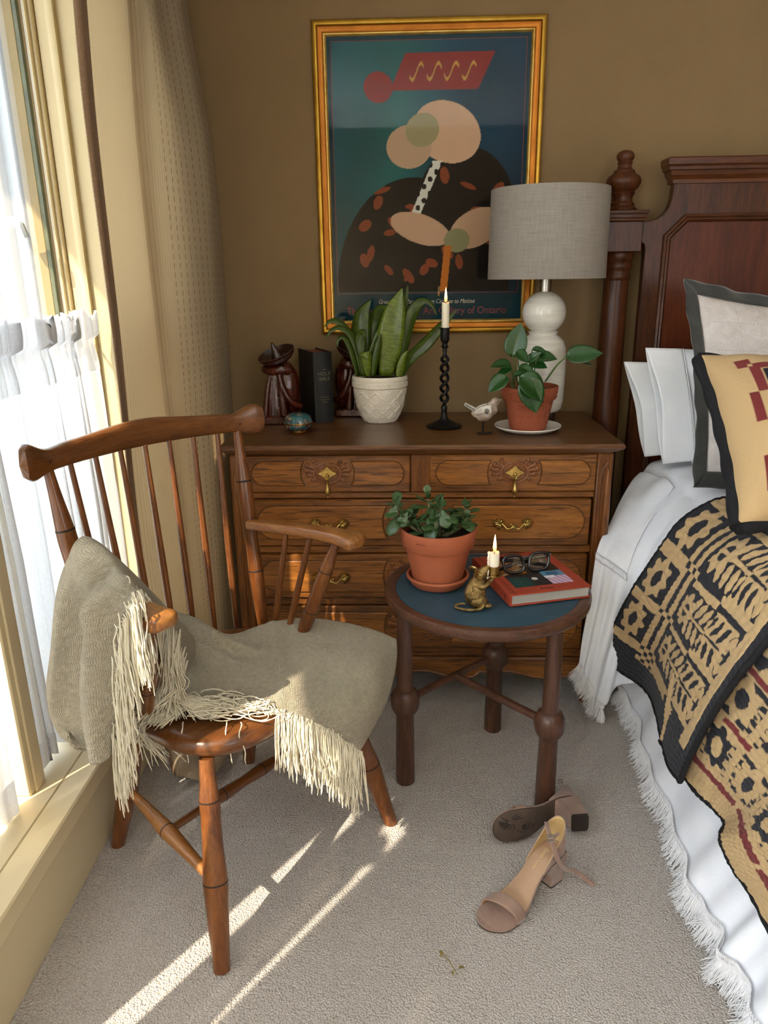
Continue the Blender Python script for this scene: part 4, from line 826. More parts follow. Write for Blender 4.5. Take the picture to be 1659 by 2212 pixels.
def candle(name, label, loc, r, h, fh, drips=0):
    t = thing(name, label, 'candle', loc); w = MB(); n = 26; a = np.linspace(0, 2*PI, n, endpoint=False); ri = 1+0.03*np.sin(3*a+1)+0.02*np.sin(5*a)
    P = [np.stack([q*ri*np.cos(a), q*ri*np.sin(a), np.full(n, z) + (0.0018*np.sin(2*a+0.5) if z > h*0.9 else 0)], 1) for q, z in ((1e-5, 0), (r*0.99, 0), (r, h*0.5), (r*0.985, h*0.97), (r*0.90, h), (r*0.75, h-0.003), (r*0.3, h-0.006), (1e-5, h-0.006))]
    w.grid(np.array(P), closed_v=True, flip=True); b = obj('wax', w, WAX, t, smooth=60)
    if drips:
        d = MB()
        for k, (z0, z1, q) in enumerate(((h, h*0.62, 0.0030), (h*0.66, h*0.30, 0.0026), (h*0.36, -0.012, 0.0028))):
            zz = np.linspace(z0, z1, 8); d.tube([(-(r+0.0012)*1.0+0.0008*math.sin(k*2+j), -0.003+0.001*math.sin(j*1.3+k), z) for j, z in enumerate(zz)], q*(0.75+0.35*np.sin(np.arange(8)*1.9+k)**2), 8)
        d.ell((-r-0.0005, -0.002, h), (0.0042, 0.004, 0.0035)); obj('wax_drip', remesh(d, 0.0008, 3), WAX, b, smooth=180)
    obj('wick', MB().tube([(0, 0, h-0.007), (0.0003, 0, h+0.002), (0.0012, 0, h+0.006)], 0.0008, 6), WICK, t)
    f = MB().lathe([(0.0, 0), (0.0022, 0.0015), (0.0038, 0.006), (0.0041, fh*0.28), (0.0032, fh*0.5), (0.0017, fh*0.78), (0.0, fh)], 16, M4((0.0006, 0, h+0.002))); obj('flame', f, FLAME, t, smooth=180)
    return t
a = math.radians(12); candle('candle_stub', 'short dripping ivory candle burning in the mouse holder cup', MO + Vector((0.043*math.cos(a), 0.043*math.sin(a), 0.0786)), 0.0118, 0.052, 0.042, 1)

# ---------------------------------------------------------------- things on the chest: z = 0.8385
ZT = 0.8385
REDW = wood('dark_carved_mahogany', (30, 10, 5), (68, 24, 12), (98, 38, 20), 'Z', 14, 0.26, 0.6, 0.1)
REDD = plain('dark_stained_hat', (32, 14, 10), (52, 24, 17), 30, 0.32, Coat_Weight=0.4)
def bookend(loc, mir, label, rz):
    t = thing('carved_bookend', label, 'bookend', loc, rz); s = mir
    b = MB().span((-0.062, -0.045, 0.0), (0.056, 0.045, 0.026), 0.004).xf(Matrix.Diagonal((s, 1, 1, 1)));
    if s < 0: b.F = [f[::-1] for f in b.F]
    obj('base', b, REDW, t)
    m = MB(); m.ell((s*0.020, 0, 0.112), (0.040, 0.041, 0.076)); m.ell((s*0.012, 0, 0.165), (0.030, 0.036, 0.034)); m.ell((s*0.034, 0.0, 0.062), (0.022, 0.040, 0.040))
    P = [(s*-0.012, 0, 0.175), (s*-0.018, 0, 0.13), (s*-0.022, 0, 0.08), (s*-0.022, 0, 0.023)]; m.tube(P, [0.020, 0.026, 0.032, 0.036], 18)
    for k, yy in enumerate((-0.030, -0.012, 0.010, 0.030)):
        m.tube(spl([(s*-0.030, yy*0.5, 0.165), (s*-0.042, yy*0.8, 0.11), (s*-0.054, yy, 0.024)], 12), np.linspace(0.006, 0.011, 12), 10)
    m.tube(spl([(s*-0.004, -0.034, 0.160), (s*0.006, -0.043, 0.115), (s*0.030, -0.042, 0.072), (s*0.055, -0.026, 0.055), (s*0.058, -0.010, 0.050)], 16), np.linspace(0.009, 0.011, 16), 10)
    m.tube([(s*-0.002, -0.036, 0.16), (s*0.000, -0.040, 0.10), (s*0.008, -0.040, 0.024)], [0.008, 0.010, 0.013], 10)
    obj('robed_body', remesh(m, 0.0028, 2), REDW, t, smooth=180)
    a = MB(); a.tube(spl([(s*0.030, -0.030, 0.166), (s*0.008, -0.040, 0.172), (s*-0.020, -0.034, 0.168), (s*-0.046, -0.014, 0.170), (s*-0.048, 0.008, 0.172)], 14), [0.013]*9 + [0.0125, 0.012, 0.0115, 0.011, 0.010], 14, flat=1.1)
    a.tube(spl([(s*0.030, 0.030, 0.166), (s*-0.010, 0.040, 0.170), (s*-0.044, 0.020, 0.176)], 10), 0.012, 12); a.box((s*0.004, -0.045, 0.172), (0.017, 0.012, 0.028), 0.004); obj('folded_arms', remesh(a, 0.0024, 2), REDW, t, smooth=180)
    R = Matrix.Rotation(-s*0.33, 4, 'Y') @ Matrix.Rotation(0.24, 4, 'X'); R.translation = Vector((s*-0.004, -0.004, 0.202))
    h = MB().lathe([(0, -0.014), (0.026, -0.012), (0.046, -0.002), (0.058, 0.012), (0.0605, 0.021), (0.0585, 0.0225), (0.055, 0.014), (0.040, 0.003), (0.022, 0.000), (0.019, 0.006), (0.0125, 0.026), (0.0065, 0.046), (0.0035, 0.055), (0, 0.057)], 40, R); hat = obj('hat', h, REDD, t, smooth=50)
    g = MB()
    for r_, z_ in ((0.0525, 0.006), (0.0575, 0.0125), (0.0170, 0.012), (0.0125, 0.026), (0.0095, 0.036)):
        q = [R @ Vector((r_*math.cos(x)*1.012, r_*math.sin(x)*1.012, z_)) for x in np.linspace(0, 2*PI, 37)]; g.tube(q, 0.0009, 5, caps=False)
    o = obj('hat_ring', g, REDW, hat); o['kind'] = 'stuff'
    return t
bookend((-0.405, -0.178, ZT), 1, 'carved reddish wooden bookend of a sleeping man in a sombrero, left of the black bible', 0.12)
bookend((-0.187, -0.054, ZT), -1, 'carved reddish wooden bookend of a man in a sombrero, half hidden behind the snake plant', -0.05)
BBLK = plain('black_bible_cloth', (10, 12, 13), (18, 20, 20), 60, 0.6, bump=0.15, bscale=500)
REDEDGE = plain('faded_red_page_edge', (112, 52, 40), (134, 66, 50), 40, 0.8, stretch=(60, 1, 1)); GOLDT = plain('dull_gilt_lettering', (112, 104, 82), None, rough=0.5); STRIPE = plain('dull_gilt_stripe', (60, 58, 44), None, rough=0.6)
BBm = Vector((-0.2955, -0.198, ZT)); bb = thing('bible', 'thick black bible standing between the two carved bookends', 'book', BBm, math.radians(24))
TH_, LN, HT = 0.058, 0.165, 0.222       # thickness (x), depth (y), height
obj('cover_board', MB().span((-0.002, 0, 0), (0.002, LN, HT), 0.0012), BBLK, bb); obj('cover_board', MB().span((TH_-0.002, 0, 0), (TH_+0.002, LN, HT), 0.0012), BBLK, bb)
pts = [(x, -0.007*math.sin(PI*(x+0.001)/(TH_+0.002))) for x in np.linspace(-0.001, TH_+0.001, 14)]; pol = pts + [(TH_, 0.004), (0.0, 0.004)]
obj('spine', MB().prism(pol, HT), BBLK, bb, smooth=30); obj('page_block', MB().span((0.0021, 0.0042, 0.005), (TH_-0.0021, LN-0.006, HT-0.006)), REDEDGE, bb)
for k, x in enumerate((0.0035, 0.0075)): obj('gilt_stripe', MB().span((x, -0.0076+0.0035*(k == 0)-0.0005*k, 0.002), (x+0.0016, -0.001, HT-0.001)), STRIPE, bb)
for s_, sz, z in (('THE', 0.006, 0.168), ('HOLY', 0.0155, 0.155), ('BIBLE', 0.0145, 0.139), ('Saint Joseph', 0.0060, 0.082), ('New Catholic', 0.0060, 0.074), ('Edition', 0.0060, 0.066)): text(s_, sz, GOLDT, bb, (0.031, -0.0074, z), (PI/2, 0, 0), 'gilt_lettering', 0, 0.0001)
# cloisonne box
M = Mat('cloisonne_enamel', 0.22, 0.1); v = M.coords(); vo = M.n('ShaderNodeTexVoronoi', Scale=120.0); M.l(v, vo.inputs['Vector']); n1 = M.noise(v, 55, 2, 0.5)
hs = M.n('ShaderNodeSeparateColor'); M.l(vo.outputs['Color'], hs.inputs[0]); c = M.ramp(hs.outputs[0], [(0.0, (120, 50, 40)), (0.25, (24, 34, 60)), (0.5, (170, 150, 130)), (0.75, (44, 96, 92)), (1.0, (90, 64, 84))])
c = M.mix(M.ramp(n1, [(0.50, (0, 0, 0)), (0.56, (255, 255, 255))]), (36, 92, 98), c); M.color(c); M.set(Coat_Weight=0.6); ENAMEL = M.m
GOLDB = plain('gilt_rim', (150, 104, 50), (180, 130, 66), 30, 0.3, 1.0)
bx = thing('cloisonne_box', 'small round teal cloisonne enamel box with gilt rim at the chest front', 'box', (-0.331, -0.345, ZT))
obj('bowl', MB().lathe([(0, 0.006), (0.020, 0.006), (0.032, 0.011), (0.0405, 0.021), (0.0420, 0.0285), (0, 0.0285)], 40), ENAMEL, bx, smooth=180)
obj('lid', MB().lathe([(0, 0.031), (0.0420, 0.031), (0.0415, 0.040), (0.036, 0.050), (0.024, 0.0575), (0.010, 0.060), (0, 0.060)], 40), ENAMEL, bx, smooth=60)
obj('rim_band', MB().lathe([(0.041, 0.0275), (0.0438, 0.0280), (0.0442, 0.0297), (0.0438, 0.0315), (0.041, 0.032)], 40), GOLDB, bx); obj('foot_ring', MB().lathe([(0, 0), (0.0225, 0), (0.0235, 0.003), (0.0215, 0.0065), (0, 0.0065)], 32), GOLDB, bx)
# snake plant in a moulded white pot
GLAZE = plain('cream_white_glaze', (222, 214, 196), (232, 226, 210), 10, 0.25, spec=0.5, Coat_Weight=0.4)
SP = Vector((-0.0905, -0.165, ZT)); sp_ = thing('potted_snake_plant', 'snake plant with long dark leaves in a white pot moulded with quatrefoils', 'plant', SP)
nt, nz_ = 400, 190; hh = 0.146; tt = np.linspace(0, 2*PI, nt, endpoint=False); zz = np.linspace(0, 1, nz_)
rad = np.interp(zz*hh, [0, 0.004, 0.02, 0.05, 0.085, 0.1085, 0.1095, 0.1115, 0.1125, 0.140, 0.146], [0.050, 0.0535, 0.0635, 0.0745, 0.0815, 0.0845, 0.0845, 0.0870, 0.0880, 0.0885, 0.0875])
TT, ZZ = np.meshgrid(tt, zz*hh, indexing='ij'); D = np.zeros_like(TT); nrep = 11
def ring(d, r, w): return np.exp(-((d-r)/w)**2)
body = ZZ < 0.107; row = 0.0475
for k in range(-1, 3):
    for off_ in (0, 1):
        zc = 0.010 + k*row + (row/2 if off_ else 0); a = ((TT*nrep/(2*PI) + (0.5 if off_ else 0)) % 1 - 0.5)*2; dx = a*row/2*0.92; dz = ZZ-zc
        ang = np.arctan2(dz, dx); dd = np.hypot(dx, dz); q = 1/(1+0.0*ang) if False else (0.80+0.28*np.abs(np.cos(2*ang)))
        if off_ == 0: D += body*(ring(dd/q, 0.0205, 0.0014)*1.0 + ring(dd/q, 0.0130, 0.0012)*0.9 + ring(dd/q, 0.0065, 0.0012)*0.9 + ring(dd, 0.0, 0.002)*0.8)
        else: D += body*(ring(dd/q, 0.0165, 0.0013)*0.7)
a = ((TT*34/(2*PI)) % 1-0.5)*0.0162; zr = ZZ-0.1205; arch = np.where(zr > 0, np.hypot(a, zr), np.abs(a)); band = (ZZ > 0.1145) & (ZZ < 0.134)
D += band*(ring(arch, 0.0066, 0.0010) + ring(arch, 0.0035, 0.0009)); bd = ((TT*68/(2*PI)) % 1-0.5)*0.0081
D += -0.9*np.exp(-((np.hypot(bd, ZZ-0.1395))/0.0015)**2) - 0.9*np.exp(-((np.hypot(bd, ZZ-0.1118))/0.0013)**2) + 0.8*ring(ZZ, 0.1360, 0.0008) + 0.8*ring(ZZ, 0.1140, 0.0007)
Rr = rad[None] + 0.0016*np.clip(D, -1.2, 1.3); P = np.stack([Rr*np.cos(TT), Rr*np.sin(TT), ZZ], 2); mb = MB(); mb.grid(P, closed_u=True)
mb.lathe([(0.0875, 0.146), (0.0865, 0.1475), (0.0845, 0.1470), (0.082, 0.132), (0, 0.132)], 80); mb.lathe([(0.050, 0), (0, 0.0)], 80)
obj('pot', mb, GLAZE, sp_, smooth=180); obj('soil', MB().lathe([(0.0818, 0.1325), (0.05, 0.136), (0, 0.138)], 32), SOIL, sp_)
def snake_mat(name, d, l, mott):
    M = Mat(name, 0.34, 0, 0.5); v = M.coords((1, 1, 1), 'UV'); w = M.noise(M.coords((2.2, 26, 1), 'UV'), 1.6, 3, 0.6, 1.6); e = M.noise(M.coords((3, 2, 1), 'UV'), 2.0, 2)
    M.color(M.mix(mott, M.ramp(e, [(0.3, d), (0.7, l)]), M.ramp(w, [(0.45, (18, 34, 12)), (0.56, l)]))); M.set(Coat_Weight=0.15); M.translucent(0.16); return M.m
SN1 = snake_mat('snake_leaf_dark', (42, 62, 10), (74, 96, 18), 0.12); SN2 = snake_mat('snake_leaf_light', (88, 108, 20), (122, 142, 38), 0.45)
def strap_leaf(pts, w, facing, mt, fold=0.25, n=26):
    pts = [Vector(p)-SP for p in pts]; C_ = spl([p[:] for p in pts], n); W = np.interp(np.linspace(0, 1, n), np.linspace(0, 1, len(w)), w)*0.5; T = np.gradient(C_, axis=0); T /= np.linalg.norm(T, axis=1)[:, None]
    fc = np.asarray(facing, float); P = []; s = np.linspace(-1, 1, 7)
    for k in range(n):
        sd = np.cross(T[k], fc); sd /= np.linalg.norm(sd)+1e-9; nn = np.cross(sd, T[k]); P.append([C_[k] + sd*W[k]*x - nn*W[k]*fold*(abs(x)-0.5) for x in s])
    mb = MB().sheet(np.array(P), 0.0016); L = np.linalg.norm(np.diff(C_, axis=0), axis=1).sum(); uv = np.stack([np.tile(s*0.03, n), np.repeat(np.linspace(0, L, n), 7)], 1)*8; mb.uv += [uv, uv]; obj('leaf', mb, mt, sp_, smooth=180)
F0 = (0.1, -1, 0.1)
strap_leaf([(-0.071, -0.190, 0.985), (-0.057, -0.195, 1.060), (-0.051, -0.195, 1.123), (-0.037, -0.190, 1.191), (-0.017, -0.185, 1.249)], [0.040, 0.070, 0.084, 0.060, 0.003], F0, SN2, 0.10)
strap_leaf([(-0.035, -0.140, 0.978), (-0.026, -0.135, 1.082), (-0.013, -0.130, 1.182), (-0.000, -0.130, 1.258)], [0.022, 0.034, 0.030, 0.002], (-0.4, -1, 0), SN1)
strap_leaf([(-0.029, -0.170, 0.982), (-0.011, -0.170, 1.092), (0.015, -0.170, 1.180), (0.048, -0.170, 1.210), (0.075, -0.170, 1.196), (0.091, -0.172, 1.166)], [0.018, 0.036, 0.040, 0.022, 0.012, 0.002], (0.35, -1, 0.5), SN1)
strap_leaf([(-0.023, -0.180, 0.983), (0.005, -0.190, 1.037), (0.055, -0.200, 1.084), (0.104, -0.200, 1.137), (0.150, -0.205, 1.186)], [0.018, 0.036, 0.042, 0.030, 0.002], (-0.35, -1, 0.35), SN1)
strap_leaf([(-0.123, -0.170, 0.983), (-0.142, -0.165, 1.058), (-0.150, -0.160, 1.126), (-0.140, -0.155, 1.176), (-0.115, -0.150, 1.214)], [0.030, 0.048, 0.062, 0.046, 0.004], (-0.25, -1, 0), SN1)
strap_leaf([(-0.103, -0.150, 0.980), (-0.111, -0.140, 1.077), (-0.104, -0.135, 1.140), (-0.083, -0.150, 1.180), (-0.062, -0.165, 1.192)], [0.030, 0.050, 0.056, 0.044, 0.006], (0.1, -1, 0.4), SN1)
strap_leaf([(-0.119, -0.190, 0.985), (-0.109, -0.195, 1.053), (-0.088, -0.190, 1.113), (-0.068, -0.185, 1.157)], [0.016, 0.030, 0.028, 0.002], (0.5, -1, 0), SN1)
strap_leaf([(-0.152, -0.180, 0.984), (-0.169, -0.185, 1.067), (-0.188, -0.190, 1.128), (-0.218, -0.195, 1.154), (-0.241, -0.195, 1.154), (-0.256, -0.200, 1.138)], [0.010, 0.018, 0.022, 0.022, 0.014, 0.002], (0.2, -0.9, 0.8), SN1)
strap_leaf([(-0.145, -0.200, 0.987), (-0.157, -0.205, 1.059), (-0.176, -0.210, 1.113), (-0.206, -0.215, 1.136), (-0.235, -0.215, 1.128), (-0.252, -0.220, 1.103)], [0.010, 0.018, 0.022, 0.020, 0.013, 0.002], (0.2, -0.9, 0.8), SN1)
strap_leaf([(-0.158, -0.200, 0.987), (-0.172, -0.210, 1.048), (-0.187, -0.215, 1.094), (-0.203, -0.220, 1.108), (-0.215, -0.220, 1.099), (-0.217, -0.225, 1.078)], [0.010, 0.016, 0.018, 0.014, 0.010, 0.001], (0.2, -0.9, 0.8), SN1)
strap_leaf([(-0.138, -0.210, 0.988), (-0.144, -0.215, 1.051), (-0.146, -0.215, 1.098), (-0.139, -0.220, 1.119), (-0.129, -0.228, 1.111)], [0.012, 0.022, 0.036, 0.030, 0.003], (0.0, -0.9, 0.6), SN1)
strap_leaf([(-0.123, -0.220, 0.988), (-0.127, -0.225, 1.019), (-0.129, -0.228, 1.047), (-0.130, -0.232, 1.061), (-0.124, -0.240, 1.043)], [0.014, 0.026, 0.036, 0.032, 0.003], (0.0, -0.8, 0.8), SN2, 0.4)
strap_leaf([(-0.109, -0.220, 0.988), (-0.099, -0.220, 1.042), (-0.090, -0.215, 1.083), (-0.084, -0.210, 1.117)], [0.012, 0.024, 0.022, 0.002], (0.6, -1, 0), SN1)
strap_leaf([(-0.028, -0.220, 0.986), (-0.022, -0.222, 1.017), (-0.014, -0.222, 1.045), (-0.002, -0.220, 1.065)], [0.022, 0.028, 0.020, 0.002], (0.3, -1, 0), SN2, 0.4)
# twisted candlestick with its candle
IRON = plain('black_iron', (12, 12, 13), (20, 20, 21), 30, 0.38, 0.4)
CS = Vector((0.110, -0.275, ZT)); cs = thing('twisted_candlestick', 'tall black iron candlestick with an open twisted stem', 'candlestick', CS)
obj('base', MB().lathe([(0, 0), (0.054, 0), (0.0565, 0.003), (0.050, 0.0075), (0.046, 0.0085), (0.030, 0.016), (0.016, 0.022), (0.010, 0.032), (0.0085, 0.046), (0.0085, 0.050), (0.0095, 0.052), (0.0095, 0.062), (0.006, 0.068), (0, 0.070)], 48), IRON, cs, smooth=45)
for ph in (0, PI):
    z = np.linspace(0.064, 0.222, 90); u = (z-0.064)/0.158; am = 0.0108*np.minimum(1, np.minimum(u, 1-u)*9); obj('twist_strand', MB().tube(np.stack([am*np.cos(ph+u*5.25*PI+0.5), am*np.sin(ph+u*5.25*PI+0.5), z], 1), 0.0048, 10), IRON, cs, smooth=180)
obj('socket', MB().lathe([(0, 0.214), (0.0055, 0.214), (0.0065, 0.236), (0.0062, 0.238), (0.0100, 0.240), (0.0112, 0.243), (0.0085, 0.247), (0.0075, 0.252), (0.0120, 0.258), (0.0135, 0.262), (0.0135, 0.2955), (0.0195, 0.2960), (0.0198, 0.298), (0.0120, 0.2985), (0.0115, 0.285), (0, 0.285)], 36), IRON, cs, smooth=40)
candle('taper_candle', 'plain ivory candle burning in the tall black candlestick', CS + Vector((0.0005, 0, 0.2862)), 0.0112, 0.083, 0.042)
# bird figurine
M = Mat('weathered_bird_paint', 0.5); v = M.coords(); n1 = M.noise(v, 60, 4, 0.6); M.color(M.ramp(n1, [(0.3, (110, 92, 80)), (0.5, (160, 142, 126)), (0.75, (206, 194, 178))])); M.bump(n1, 0.3); BIRD = M.m
BWHITE = plain('carved_white_wing', (206, 200, 188), (228, 222, 210), 60, 0.5); BLINE = plain('bird_carved_line', (50, 46, 44), None, rough=0.8)
BI = Vector((0.221, -0.385, ZT)); bi = thing('bird_figurine', 'small silver-white carved bird figurine on thin black wire legs', 'figurine', BI, math.radians(5))
m = MB(); m.ell((0.003, 0, 0.061), (0.030, 0.021, 0.022), Matrix.Rotation(-0.5, 3, 'Y')); m.ell((0.022, 0, 0.075), (0.019, 0.0175, 0.021)); m.ell((0.032, 0, 0.094), (0.0135, 0.0125, 0.0125)); m.ell((-0.018, 0, 0.062), (0.020, 0.015, 0.014))
m.tube([(-0.015, 0, 0.064), (-0.034, 0, 0.075), (-0.056, 0, 0.088)], [0.011, 0.0065, 0.0045], 12, flat=0.7); m.tube([(0.040, 0, 0.0965), (0.053, 0, 0.101)], [0.0055, 0.0012], 10)
obj('body', remesh(m, 0.0014, 3), BIRD, bi, smooth=180)
tl = MB().tube([(-0.024, 0, 0.0690), (-0.036, 0, 0.0770), (-0.0575, 0, 0.0895)], [0.0085, 0.0075, 0.0058], 12, flat=0.8); tail = obj('tail', tl, BWHITE, bi, smooth=50)
for k in range(3): obj('feather_line', MB().tube([(-0.028, -0.0082, 0.0700+0.002*k), (-0.056, -0.006, 0.0868+0.002*k)], 0.0006, 5), BLINE, tail)
for s in (-1, 1):
    P = []; cen = np.array([-0.004, s*0.0195, 0.066])
    for a_ in np.linspace(0, 1, 12):
        P.append([(0.018-0.046*a_, s*(0.0195-0.004*a_*a_*2-0.006*q*q), 0.0735-0.008*a_ + q*0.0150*math.sqrt(max(0.02, 1-(a_*1.0-0.28)**2/0.55))) for q in np.linspace(-1, 1, 9)])
    w = obj('wing', MB().sheet(np.array(P), 0.003), BWHITE, bi, smooth=180)
    for k in range(8):
        a_ = 2*PI*k/8; c0 = np.array([0.004, s*0.0222, 0.0705]); r0 = 0.0085; pt = [c0+np.array([math.cos(a_)*0.002, 0, math.sin(a_)*0.002]), c0+np.array([math.cos(a_-0.25)*r0*0.7, -s*0.0004, math.sin(a_-0.25)*r0*0.7]), c0+np.array([math.cos(a_)*r0, -s*0.0010, math.sin(a_)*r0]), c0+np.array([math.cos(a_+0.25)*r0*0.7, -s*0.0004, math.sin(a_+0.25)*r0*0.7]), c0+np.array([math.cos(a_)*0.002, 0, math.sin(a_)*0.002])]
        obj('carved_petal', MB().tube(spl(pt, 12), 0.0005, 4), BLINE, w)
    for k in range(4): obj('feather_line', MB().tube([(-0.010, s*0.0218, 0.078-0.0055*k), (-0.019, s*0.0196, 0.0745-0.0050*k), (-0.027, s*0.0165, 0.0710-0.0040*k)], 0.0005, 4), BLINE, w)
    lg = MB(); y = s*0.0065; lg.tube(spl([(0.004, y, 0.045), (-0.001, y, 0.038), (-0.002, y, 0.02), (-0.001, y, 0.003)], 12), 0.0013, 7)
    for dx, dy in ((0.027, 0.004), (0.024, -0.008*s), (-0.016, 0.007)): lg.tube([(-0.001, y, 0.003), (-0.001+dx*0.4, y+dy*0.4, 0.0018), (-0.001+dx, y+dy, 0.0015)], 0.0011, 6)
    obj('leg', lg, IRON, bi); obj('eye', MB().ell((0.0375, s*0.0105, 0.0965), (0.0016, 0.0012, 0.0016), None, 8, 6), BLINE, bi)
# pothos in an embossed terracotta pot on a white plate
CHINA = plain('white_china', (226, 222, 210), (234, 230, 220), 8, 0.2, Coat_Weight=0.4)
PLc = Vector((0.356, -0.343, ZT)); pl = thing('saucer_plate', 'white china saucer plate under the embossed terracotta pot', 'plate', PLc)
obj('plate', MB().lathe([(0, 0), (0.060, 0), (0.064, 0.002), (0.082, 0.006), (0.0960, 0.0135), (0.0990, 0.0165), (0.0980, 0.0185), (0.0945, 0.0165), (0.080, 0.0095), (0.062, 0.0058), (0, 0.0052)], 72), CHINA, pl, smooth=60)
DEC = plain('painted_yellow_flower', (150, 140, 60), (120, 128, 60), 120, 0.3); obj('painted_flower', MB().ell((-0.062, -0.018, 0.0070), (0.012, 0.006, 0.0008), Matrix.Rotation(0.5, 3, 'Z'), 12, 6), DEC, pl)
PTc = PLc + Vector((0, 0, 0.0064)); pt_ = thing('potted_pothos', 'pothos with glossy pointed leaves in a terracotta pot embossed with flowers', 'plant', PTc)
obj('pot', MB().lathe([(0, 0), (0.051, 0), (0.0535, 0.002), (0.0720, 0.090), (0.0775, 0.0915), (0.0795, 0.094), (0.0840, 0.126), (0.0830, 0.1285), (0.0800, 0.1285), (0.0755, 0.112), (0, 0.112)], 56), TERRAD, pt_, smooth=35); obj('soil', MB().lathe([(0.0758, 0.113), (0.04, 0.117), (0, 0.118)], 28), SOIL, pt_)
def on_pot(a, z): r = np.interp(z, [0.002, 0.090], [0.0535, 0.0720]) if z < 0.0905 else np.interp(z, [0.094, 0.126], [0.0795, 0.0840]); return (r*math.sin(a), -r*math.cos(a), z)
em = MB()
for z in (0.008, 0.017, 0.026): em.tube([on_pot(a_, z) for a_ in np.linspace(-1.5, 1.5, 40)], 0.0009, 4)
for k in range(8):
    for r_ in (0, 1): a_ = -1.3 + k*0.34 + 0.17*r_; em.tube([on_pot(a_, 0.008+0.009*r_), on_pot(a_, 0.017+0.009*r_)], 0.0009, 4)
o = obj('embossed_brick_line', em, TERRAD, pt_); o['kind'] = 'stuff'
for k, a_ in enumerate((-0.95, -0.5, -0.05, 0.4, 0.85)):
    e = MB(); h0 = 0.066 + 0.006*(k % 2); e.tube([on_pot(a_, 0.028), on_pot(a_+0.02, 0.045), on_pot(a_, h0)], 0.0011, 5)
    for s in (-1, 1): e.tube([on_pot(a_, 0.032), on_pot(a_+s*0.09, 0.044), on_pot(a_+s*0.12, 0.052), on_pot(a_+s*0.04, 0.042)], [0.0006, 0.0016, 0.001, 0.0006], 5)
    for q in np.linspace(-1.9, 1.9, 5): e.tube([on_pot(a_, h0), on_pot(a_+0.10*math.sin(q), h0+0.010*math.cos(q)), on_pot(a_+0.15*math.sin(q), h0+0.014*math.cos(q))], [0.001, 0.0026, 0.0008], 6)
    obj('embossed_flower', e, TERRAD, pt_)
vn = MB(); vn.tube([on_pot(a_, 0.110+0.006*math.sin(a_*7)) for a_ in np.linspace(-1.4, 1.4, 40)], 0.0010, 5)
for k in range(8): a_ = -1.25+k*0.34; vn.tube([on_pot(a_, 0.110+0.006*math.sin(a_*7)), on_pot(a_+0.06, 0.110+0.012*(-1)**k), on_pot(a_+0.10, 0.110+0.010*(-1)**k)], [0.0006, 0.002, 0.0006], 5)
obj('embossed_vine', vn, TERRAD, pt_)
POTH = plain('pothos_leaf_green', (22, 58, 20), (38, 84, 30), 18, 0.3, spec=0.5, Coat_Weight=0.2); PSTEM = plain('pothos_stem', (80, 110, 56), (96, 124, 66), 30, 0.5)
PL_ = [leaf_mesh('pothos_leaf', 13, 9, 'pothos', fold=f, curl=c) for f, c in ((0.35, 0.5), (0.2, 0.25), (0.45, 0.8))]
for q in PL_: q.materials.append(POTH)
# stem base, leaf base, leaf tip, up, width
for sb, lb, tip, up, wd, k in (
    ((0.328, -0.290, 0.983), (0.310, -0.300, 1.064), (0.330, -0.300, 1.159), (-0.2, -1, 0.1), 1.10, 1), ((0.319, -0.300, 0.978), (0.301, -0.330, 1.043), (0.243, -0.340, 1.047), (-0.3, -0.5, 1), 1.35, 0),
    ((0.315, -0.310, 0.975), (0.301, -0.335, 1.035), (0.259, -0.345, 1.014), (-0.6, -0.8, 0.6), 1.0, 1), ((0.309, -0.330, 0.975), (0.286, -0.360, 1.012), (0.232, -0.370, 0.975), (-0.3, -0.9, 0.7), 1.25, 0),
    ((0.340, -0.280, 0.971), (0.316, -0.330, 1.080), (0.350, -0.345, 1.055), (0.2, -0.8, 0.8), 1.5, 0), ((0.359, -0.290, 0.972), (0.350, -0.310, 1.051), (0.386, -0.330, 1.078), (-0.3, -0.9, 0.4), 0.9, 1),
    ((0.371, -0.300, 0.973), (0.379, -0.310, 1.060), (0.433, -0.330, 1.065), (0.1, -0.7, 1), 1.45, 0), ((0.361, -0.280, 0.968), (0.361, -0.300, 1.046), (0.407, -0.330, 1.036), (0, -0.8, 0.8), 1.1, 1),
    ((0.344, -0.300, 0.973), (0.324, -0.340, 1.038), (0.369, -0.365, 1.025), (0.1, -0.7, 0.9), 1.0, 2), ((0.417, -0.270, 0.987), (0.470, -0.300, 1.063), (0.568, -0.315, 1.076), (0.0, -0.85, 0.6), 0.98, 1),
    ((0.414, -0.270, 0.985), (0.467, -0.290, 1.058), (0.550, -0.300, 1.040), (0, -0.5, 1), 0.6, 1), ((0.341, -0.320, 0.974), (0.322, -0.390, 1.015), (0.398, -0.405, 0.956), (0.35, -0.9, 0.6), 1.35, 2),
    ((0.349, -0.320, 0.974), (0.343, -0.385, 1.012), (0.372, -0.395, 0.912), (0.0, -1, 0.1), 1.15, 1), ((0.375, -0.280, 0.970), (0.366, -0.300, 1.082), (0.416, -0.310, 1.077), (0, -0.6, 1), 0.9, 2),
    ((0.330, -0.300, 0.974), (0.310, -0.350, 1.014), (0.358, -0.370, 1.026), (0, -0.6, 1), 0.9, 2)):
    a_, b_, c_ = [(Vector(q)-Vector((0.366, -0.283, ZT+0.0055)))*0.975 for q in (sb, lb, tip)]; mid = a_.lerp(b_, 0.55) + Vector((0, 0, 0.008)); obj('stem', MB().tube(spl([a_[:], mid[:], b_[:]], 10), np.linspace(0.0024, 0.0016, 10), 7), PSTEM, pt_)
    put_leaf(PL_[k], pt_, b_, c_-b_, Vector(up), (c_-b_).length*1.02, wd)
